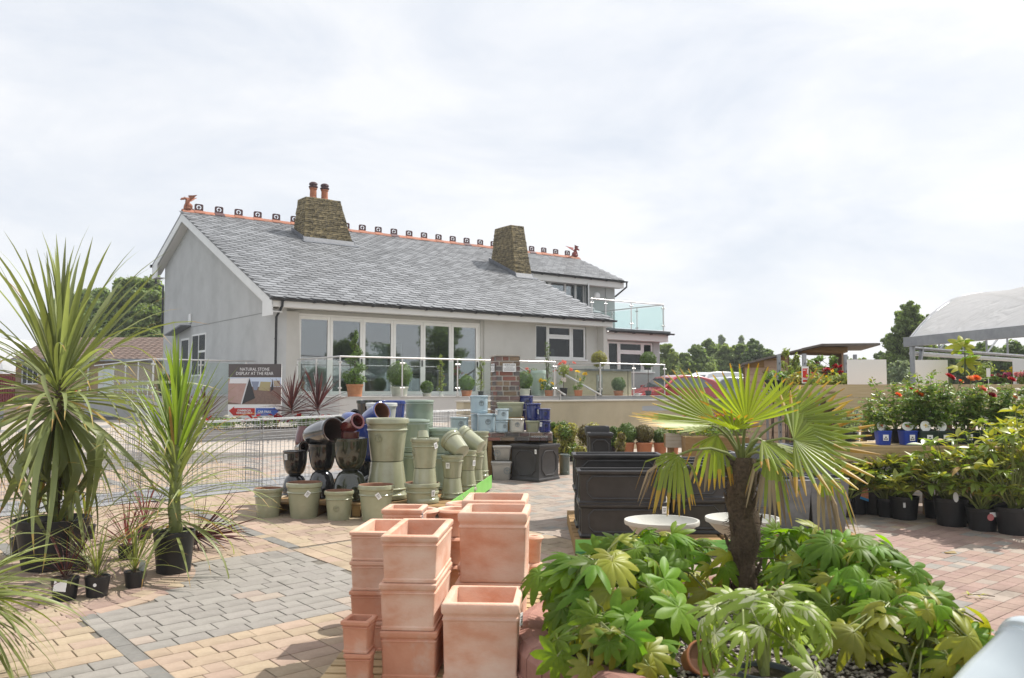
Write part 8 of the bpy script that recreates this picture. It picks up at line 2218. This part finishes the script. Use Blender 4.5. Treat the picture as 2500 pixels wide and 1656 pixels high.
# ================================================================== CARS
tyre_m = M('tyre_rubber', (.015, .015, .016), rough=.8); hub_m = M('alloy_wheel', (.45, .45, .46), rough=.3, metal=.8); lamp_m = M('red_lamp', (.25, .01, .01), rough=.15, coat=1); head_m = M('clear_lamp', (.6, .62, .65), rough=.1, coat=1); trim_m = M('black_trim', (.012, .012, .013), rough=.45)
def paint(n, c): return M(n, c, rough=.25, coat=1, metal=.0)
car_glass = glass_mat('car_glass', (.20, .24, .24), .18)
def car(name, label, P, rz, mat, L=4.15, W=1.72, Ht=1.46, kind='hatch'):
    t = thing(name, label, 'van' if kind == 'van' else 'car', P, rz)
    hw = W / 2
    if kind == 'van':
        prof = [(-L / 2, .45), (-L / 2 + .02, .75), (-L / 2 + .12, .95), (-L * .22, 1.12), (-L * .10, Ht * .93), (-L * .02, Ht * .985), (L * .2, Ht), (L * .44, Ht * .985), (L / 2 - .06, Ht * .93), (L / 2, Ht * .6), (L / 2, .45)]
    elif kind == 'saloon':
        prof = [(-L / 2, .42), (-L / 2 + .02, .62), (-L / 2 + .18, .74), (-L * .2, .92), (-L * .06, Ht * .93), (L * .05, Ht), (L * .2, Ht * .985), (L * .36, 1.02), (L / 2 - .06, .98), (L / 2, .8), (L / 2, .42)]
    else:
        prof = [(-L / 2, .42), (-L / 2 + .02, .62), (-L / 2 + .2, .76), (-L * .23, .94), (-L * .07, Ht * .94), (L * .04, Ht), (L * .22, Ht * .985), (L * .37, Ht * .88), (L / 2 - .12, 1.0), (L / 2 - .02, .85), (L / 2, .42)]
    low = [(-L / 2 + .05, .22), (-L / 2 + .3, .18), (L / 2 - .3, .18), (L / 2 - .05, .22)]
    def width(z): 
        if z < .9: return hw * (.96 + .04 * min(1, z / .7))
        return hw * (1 - .24 * min(1, (z - .9) / .55) ** 1.1)
    side = low + prof[::-1]
    n = len(side); vs = [(x, -width(z), z) for x, z in side] + [(x, width(z), z) for x, z in side]
    b = MB(); b.add(vs, [tuple(range(n)), tuple(range(2 * n - 1, n - 1, -1))] + [(i, n + i, n + (i + 1) % n, (i + 1) % n) for i in range(n)])
    bo = b.build('body', mat, t, fix=True); bevel(bo, .05, 3)
    for p_ in bo.data.polygons: p_.use_smooth = True
    bo.data.set_sharp_from_angle(angle=R(50))
    # glass: side windows, screens
    def pane(pts, y=None, nm='window'):
        m = MB()
        if y is not None:
            s = 1 if y > 0 else -1; v = [(x, s * (width(z) + .004), z) for x, z in pts]; v2 = [(x, s * (width(z) - .03), z) for x, z in pts]; k = len(pts)
            m.add(v + v2, [tuple(range(k)), tuple(range(2 * k - 1, k - 1, -1))] + [(i, k + i, k + (i + 1) % k, (i + 1) % k) for i in range(k)])
        m.build(nm, dark_car_glass, t, fix=True)
    P_ = dict((round(x / L, 2), z) for x, z in prof)
    zb_ = .95 if kind != 'van' else 1.1
    if kind == 'van': wins = [[(-L * .20, zb_), (-L * .105, Ht * .88), (-L * .0, Ht * .9), (.02, zb_ - .02)]]
    elif kind == 'saloon': wins = [[(-L * .17, zb_), (-L * .05, Ht * .9), (L * .05, Ht * .93), (L * .06, zb_)], [(L * .075, zb_), (L * .065, Ht * .93), (L * .19, Ht * .9), (L * .29, 1.0)]]
    else: wins = [[(-L * .2, zb_), (-L * .06, Ht * .89), (L * .06, Ht * .93), (L * .07, zb_)], [(L * .085, zb_), (L * .075, Ht * .93), (L * .24, Ht * .90), (L * .34, 1.04), (L * .3, .97)]]
    for w_ in wins:
        for s in (-1, 1): pane(w_, s)
    def screen(x0, z0, x1, z1, nm):
        m = MB(); d = Vector((x1 - x0, 0, z1 - z0)); nv = Vector((-d.z, 0, d.x)).normalized()
        if nv.z < 0: nv = -nv
        o_ = nv * .006; v = []
        for q in (.1, .9):
            x, z = x0 + d.x * q, z0 + d.z * q; ww = width(z) - .10; v += [Vector((x, -ww, z)) + o_, Vector((x, ww, z)) + o_]
        v += [p_ - nv * .03 for p_ in v]; m.add(v, [(0, 1, 3, 2), (4, 6, 7, 5), (0, 4, 5, 1), (1, 5, 7, 3), (3, 7, 6, 2), (2, 6, 4, 0)]); m.build(nm, dark_car_glass, t, fix=True)
    screen(prof[3][0], prof[3][1], prof[4][0], prof[4][1], 'windscreen'); 
    if kind == 'hatch': screen(prof[8][0], prof[8][1], prof[7][0], prof[7][1], 'rear_window')
    elif kind == 'saloon': screen(prof[7][0], prof[7][1], prof[6][0], prof[6][1], 'rear_window')
    for s in (-1, 1):
        m = MB(); m.box(L / 2 - .06, s * (hw - .20), .86, .14, .34, .16); bevel(m.build('tail_light', lamp_m, t), .03); m = MB(); m.box(-L / 2 + .12, s * (hw - .22), .68, .22, .32, .14); bevel(m.build('headlight', head_m, t), .03)
        m = MB(); m.box(-L * .17, s * (hw + .09), 1.0, .12, .18, .13); bevel(m.build('wing_mirror', mat, t), .03)
        for x in (-L * .31, L * .31):
            m = MB(); m.lathe([(.20, -.1), (.30, -.1), (.315, -.06), (.315, .06), (.30, .1), (.20, .1)], 22); w = m.build('wheel', tyre_m, t, (x, s * (hw - .10), .31), (R(90), 0, 0), smooth=40)
            m = MB(); m.lathe([(.02, .085), (.20, .098), (.205, .02)], 18); m.lathe([(.02, -.085), (.20, -.098), (.205, -.02)], 18); m.build('rim', hub_m, w)
    m = MB(); m.box(L / 2 + .004, 0, .60, .012, .52, .11); m.build('number_plate', M('yellow_plate', (.7, .55, .08), rough=.5) if 'yellow_plate' not in MATS else MATS['yellow_plate'], t)
    m = MB(); m.box(-L / 2 - .004, 0, .46, .012, .52, .11); m.build('number_plate', paper_m, t)
    return t
dark_car_glass = M('car_window', (.05, .065, .068), rough=.06, coat=1, spec=.8)
car('parked_car', 'red hatchback parked behind the end of the terrace railing', on(A(1638, 960, 33.2).x, 33.2), R(24), paint('red_paint', (.42, .018, .02)), 3.9, 1.7, 1.44)
car('parked_car', 'second red car mostly hidden behind the first red hatchback', on(A(1660, 950, 38).x, 38.0), R(-76), paint('bright_red_paint', (.48, .02, .02)), 4.0, 1.7, 1.46)
car('parked_van', 'small white van parked beyond the red cars', on(A(1722, 950, 45).x, 45.0), R(30), paint('white_paint', (.80, .80, .80)), 4.2, 1.75, 1.84, 'van')
car('parked_car', 'dark blue car between the red car and the white van', on(A(1700, 950, 42).x, 42.0), R(35), paint('dark_blue_paint', (.02, .025, .045)), 4.2, 1.72, 1.42)
car('parked_car', 'silver hatchback behind the upright palm fan', on(A(1752, 950, 38).x, 38.0), R(22), paint('silver_paint', (.42, .45, .48)), 4.1, 1.7, 1.45)
car('parked_car', 'pale car half hidden behind the palm leaves beside the silver one', on(A(1800, 950, 41).x, 41.0), R(22), paint('pale_paint', (.70, .74, .78)), 4.1, 1.7, 1.45)

# ================================================================== LEFT BACKGROUND
YBD = 48.0; kb = YBD / F_PX
bb = thing('brick_building', 'low brown brick building with a tiled roof at the far left', 'building', on(A(230, 950, YBD).x, YBD), 0)
gb = hz(YBD)
def bx(x): return (x - 230) * kb
def bz(y): return CAM_H + (957 - y) * kb - gb
b = MB(); b.span(bx(37), bx(50), 0, .3, -.3, bz(872)); b.span(bx(92), bx(470), 0, .3, -.3, bz(872)); b.span(bx(50), bx(92), 0, .3, -.3, bz(938)); b.span(bx(50), bx(92), 0, .3, bz(886), bz(872)); b.span(bx(37), bx(470), 7.7, 8, -.3, bz(872))
b.prism([(0, bz(872)), (4, bz(812)), (8, bz(872)), (8, -.3), (.3, -.3), (.3, bz(872))], bx(37), bx(37) + .3, 'x'); b.build('wall', yellow_brick_m, bb)
b = MB(); frame(b, bx(50), bx(92), bz(938), bz(886), .07, .05, .12); b.span(bx(63), bx(65), .05, .12, bz(938), bz(886)); b.span(bx(77), bx(79), .05, .12, bz(938), bz(886)); w = b.build('window', white_m, bb); b = MB(); b.span(bx(51), bx(91), .08, .09, bz(937), bz(887)); b.build('pane', dark_glass, w); b = MB(); b.span(bx(50), bx(92), .6, .62, bz(940), bz(880)); b.build('reveal', dark_in, w)
dR = Vector((0, 4, bz(812) - bz(872))).length; aR = math.atan2(bz(812) - bz(872), 4)
roofp = thing('roof', None, None); roofp.parent = bb
b = MB(); b.prism([(-.3, bz(872) - .12), (4, bz(812) + .0), (8.3, bz(872) - .12), (8.3, bz(872) - .2), (4, bz(812) - .1), (-.3, bz(872) - .2)], bx(30), bx(480), 'x'); b.build('roof_deck', tile_m, roofp)
b = MB(); tw_, te = .40, .34; nrow = int((dR + .3) / te); ncol = int((bx(480) - bx(30)) / tw_)
for i in range(nrow):
    for j in range(ncol):
        d = -.32 + i * te; x0_ = bx(30) + j * tw_ + (.0 if i % 2 else 0)
        P0 = Vector((x0_, d * math.cos(aR), bz(872) - .02 + d * math.sin(aR))); up_ = Vector((0, math.cos(aR), math.sin(aR))); nn_ = Vector((0, -math.sin(aR), math.cos(aR)))
        for s0_, s1_, h0, h1 in ((0, .15, .01, .04), (.15, .24, .04, .04), (.24, .39, .04, .01)):
            b.add([P0 + Vector((s0_, 0, 0)) + nn_ * (h0 + .02), P0 + Vector((s1_, 0, 0)) + nn_ * (h1 + .02), P0 + Vector((s1_, 0, 0)) + up_ * te + nn_ * h1, P0 + Vector((s0_, 0, 0)) + up_ * te + nn_ * h0, P0 + Vector((s0_, 0, 0)) + nn_ * -.02, P0 + Vector((s1_, 0, 0)) + nn_ * -.02], [(0, 1, 2, 3), (4, 5, 1, 0)])
o = b.build('roof_tiles', tile_m, roofp); o['kind'] = 'stuff'
b = MB(); b.span(bx(35), bx(480), -.36, -.26, bz(872) - .22, bz(872) - .1); b.build('gutter', galvsteel_m, bb)
b = MB(); b.tube([(bx(216), -.08, bz(872)), (bx(216), -.08, 0)], .05, 8); b.build('downpipe', white_m, bb)
b = MB(); b.span(bx(240), bx(276), -.05, -.002, 0, bz(897)); b.build('door', white_m, bb)
gh = thing('glass_store', 'pale glazed shelves and frames beside the brick building', 'shelving', on(A(320, 950, 44).x, 44.0)); kk = 44 / F_PX
b = MB()
for i in range(8): b.span((-45 + i * 12) * kk, (-44 + i * 12) * kk, 0, .05, 0, 66 * kk)
for z in (20, 42, 64): b.span(-45 * kk, 42 * kk, .001, .4, z * kk, (z + 1.5) * kk)
b.build('frame', white_m, gh)
rr_ = random.Random(91); b = MB(); [b.box(rr_.uniform(-40, 38) * kk, .2, (rr_.choice((3, 23, 45)) + 4) * kk, 6 * kk, .2, rr_.uniform(5, 13) * kk) for _ in range(26)]; b.build('goods', M('pale_goods', (.45, .44, .40), (.65, .63, .55), scale=2, rough=.7), gh)
wt_ = thing('white_tunnel', 'white film tunnel beyond the brick building at the left edge', 'polytunnel', on(A(0, 950, 62).x, 62.0)); kk = 62 / F_PX
b = MB(); vs = []; NJ = 14
for i in range(2):
    for j in range(NJ + 1):
        a = math.pi * j / NJ; vs.append((-60 * kk - 66 * kk * math.cos(a) + 30 * kk * 0, i * 20, (70 + 97 * math.sin(a)) * kk))
b.add(vs, [(j, j + 1, NJ + 2 + j, NJ + 1 + j) for j in range(NJ)] + [tuple(range(NJ + 1))]); b.build('film_cover', cover_m, wt_, smooth=50)
b = MB(); b.span(-126 * kk, 6 * kk, .3, 20, 0, 70 * kk); b.build('side', white_m, wt_)
ctn = thing('shipping_container', 'dark red corrugated container at the left edge', 'container', on(A(0, 950, 50).x, 50.0)); kk = 50 / F_PX
b = MB(); cm = M('container_red', (.28, .03, .03), (.33, .045, .04), scale=4, rough=.6)
b.span(-60 * kk, 35 * kk, .06, 2.4, 0, 78 * kk); [b.span((-58 + i * 6) * kk, (-55 + i * 6) * kk, 0, .06, .1, 76 * kk) for i in range(16)]; b.build('body', cm, ctn)
b = MB(); b.span(27 * kk, 34 * kk, -.02, -.003, 40 * kk, 52 * kk); b.build('notice', M('notice_red', (.6, .12, .12), (.7, .5, .5), scale=8, rough=.6), ctn)
for i, (x, Y, w, lb) in enumerate(((58, 27, 1.0, 'pile of pale stone bags left of the tallest cordyline stem'), (92, 26, .8, 'pile of tan stone bags just behind the cordyline stem'))):
    t = thing('stone_sacks', lb, 'sacks', on(A(x, 990, Y).x, Y)); r = random.Random(95 + i)
    for j in range(9):
        m = MB(); m.box(0, 0, 0, .42, .3, .14); o = bevel(m.build('sack', M('sack_' + str(i) + str(j), (.50 + .1 * r.random(), .42, .30), rough=.8), t, ((j % 3 - 1) * .34 * w, 0, .08 + (j // 3) * .14), (0, r.gauss(0, .08), r.gauss(0, .15))), .05, 3)
hh = thing('mesh_crate', 'grey wire crate with green tops at the far left', 'crate', on(A(45, 960, 30).x, 30.0)); kk = 30 / F_PX
b = MB(); [b.tube([(x * kk, 0, 0), (x * kk, 0, 30 * kk)], .012, 4) for x in range(-25, 40, 5)]; [b.tube([(-25 * kk, 0, z * kk), (40 * kk, 0, z * kk)], .012, 4) for z in range(0, 31, 5)]; b.build('mesh', galv_m, hh)
b = MB(); leaf_blob(b, (5 * kk, .3, 34 * kk), (26 * kk, .4, 9 * kk), 260, .07, rr_, .9); b.build('foliage', tree_l_m, hh)
dp = thing('concrete_planter', 'brown weathered planter box at the end of the side terrace', 'planter', on(A(180, 1000, 25.5).x, 25.5), HR); kk = 25.5 / F_PX
b = MB(); b.span(-20 * kk, 24 * kk, 0, 1.2, 0, 46 * kk); b.build('box', M('weathered_board', (.30, .25, .2), (.38, .32, .26), scale=2, rough=.9, stretch=(6, 1, 1)), dp); bed_plants(dp, -20 * kk, 24 * kk, 0, 1.2, 46 * kk, 57, (rose_m, grey_tree_m), (pt_white, pt_coral), 7, .28, 16, .04, .05)
p = terr_p(405, .4)
P = H(-1.6, 5.5, TF); t = potted_ball('dark clipped ball on the side terrace behind the glass', P, .28, box_m, (.22, .2), plastic_m, group=TG2, seed=12)

# ================================================================== NEAR POT AT THE LOWER RIGHT
nearg_m = glaze('near_pale_glaze', (.54, .60, .62), (.58, .64, .66))
NPY = 2.15
t = thing('glazed_pot', 'blurred pale blue glazed pot leaning into the lower right corner', 'pot', A(2365, 1850, NPY + .05), 0)
axn = Vector((.75, .22, .50)); t.rotation_euler = axn.normalized().to_track_quat('Z', 'Y').to_euler()
put('body', pot_mesh('cyl', .15, .36, .14, (nearg_m, nearg_m), 44), t)
emblem(t, 'cyl', .15, .36, .14, .22, .045, -150, grey_em)

# ================================================================== SUMMER HAZE
hz_m = bpy.data.materials.new('haze_air'); hz_m.use_nodes = True
_n = hz_m.node_tree.nodes; _n.remove(_n['Principled BSDF'])
_v = _n.new('ShaderNodeVolumePrincipled'); _v.inputs['Color'].default_value = (.93, .96, 1, 1); _v.inputs['Density'].default_value = .0009; _v.inputs['Anisotropy'].default_value = .3
hz_m.node_tree.links.new(_v.outputs['Volume'], _n['Material Output'].inputs['Volume'])
b = MB(); b.span(-440, 440, -75, 440, -3.6, 14.5); o = b.build('haze', hz_m); o['kind'] = 'stuff'
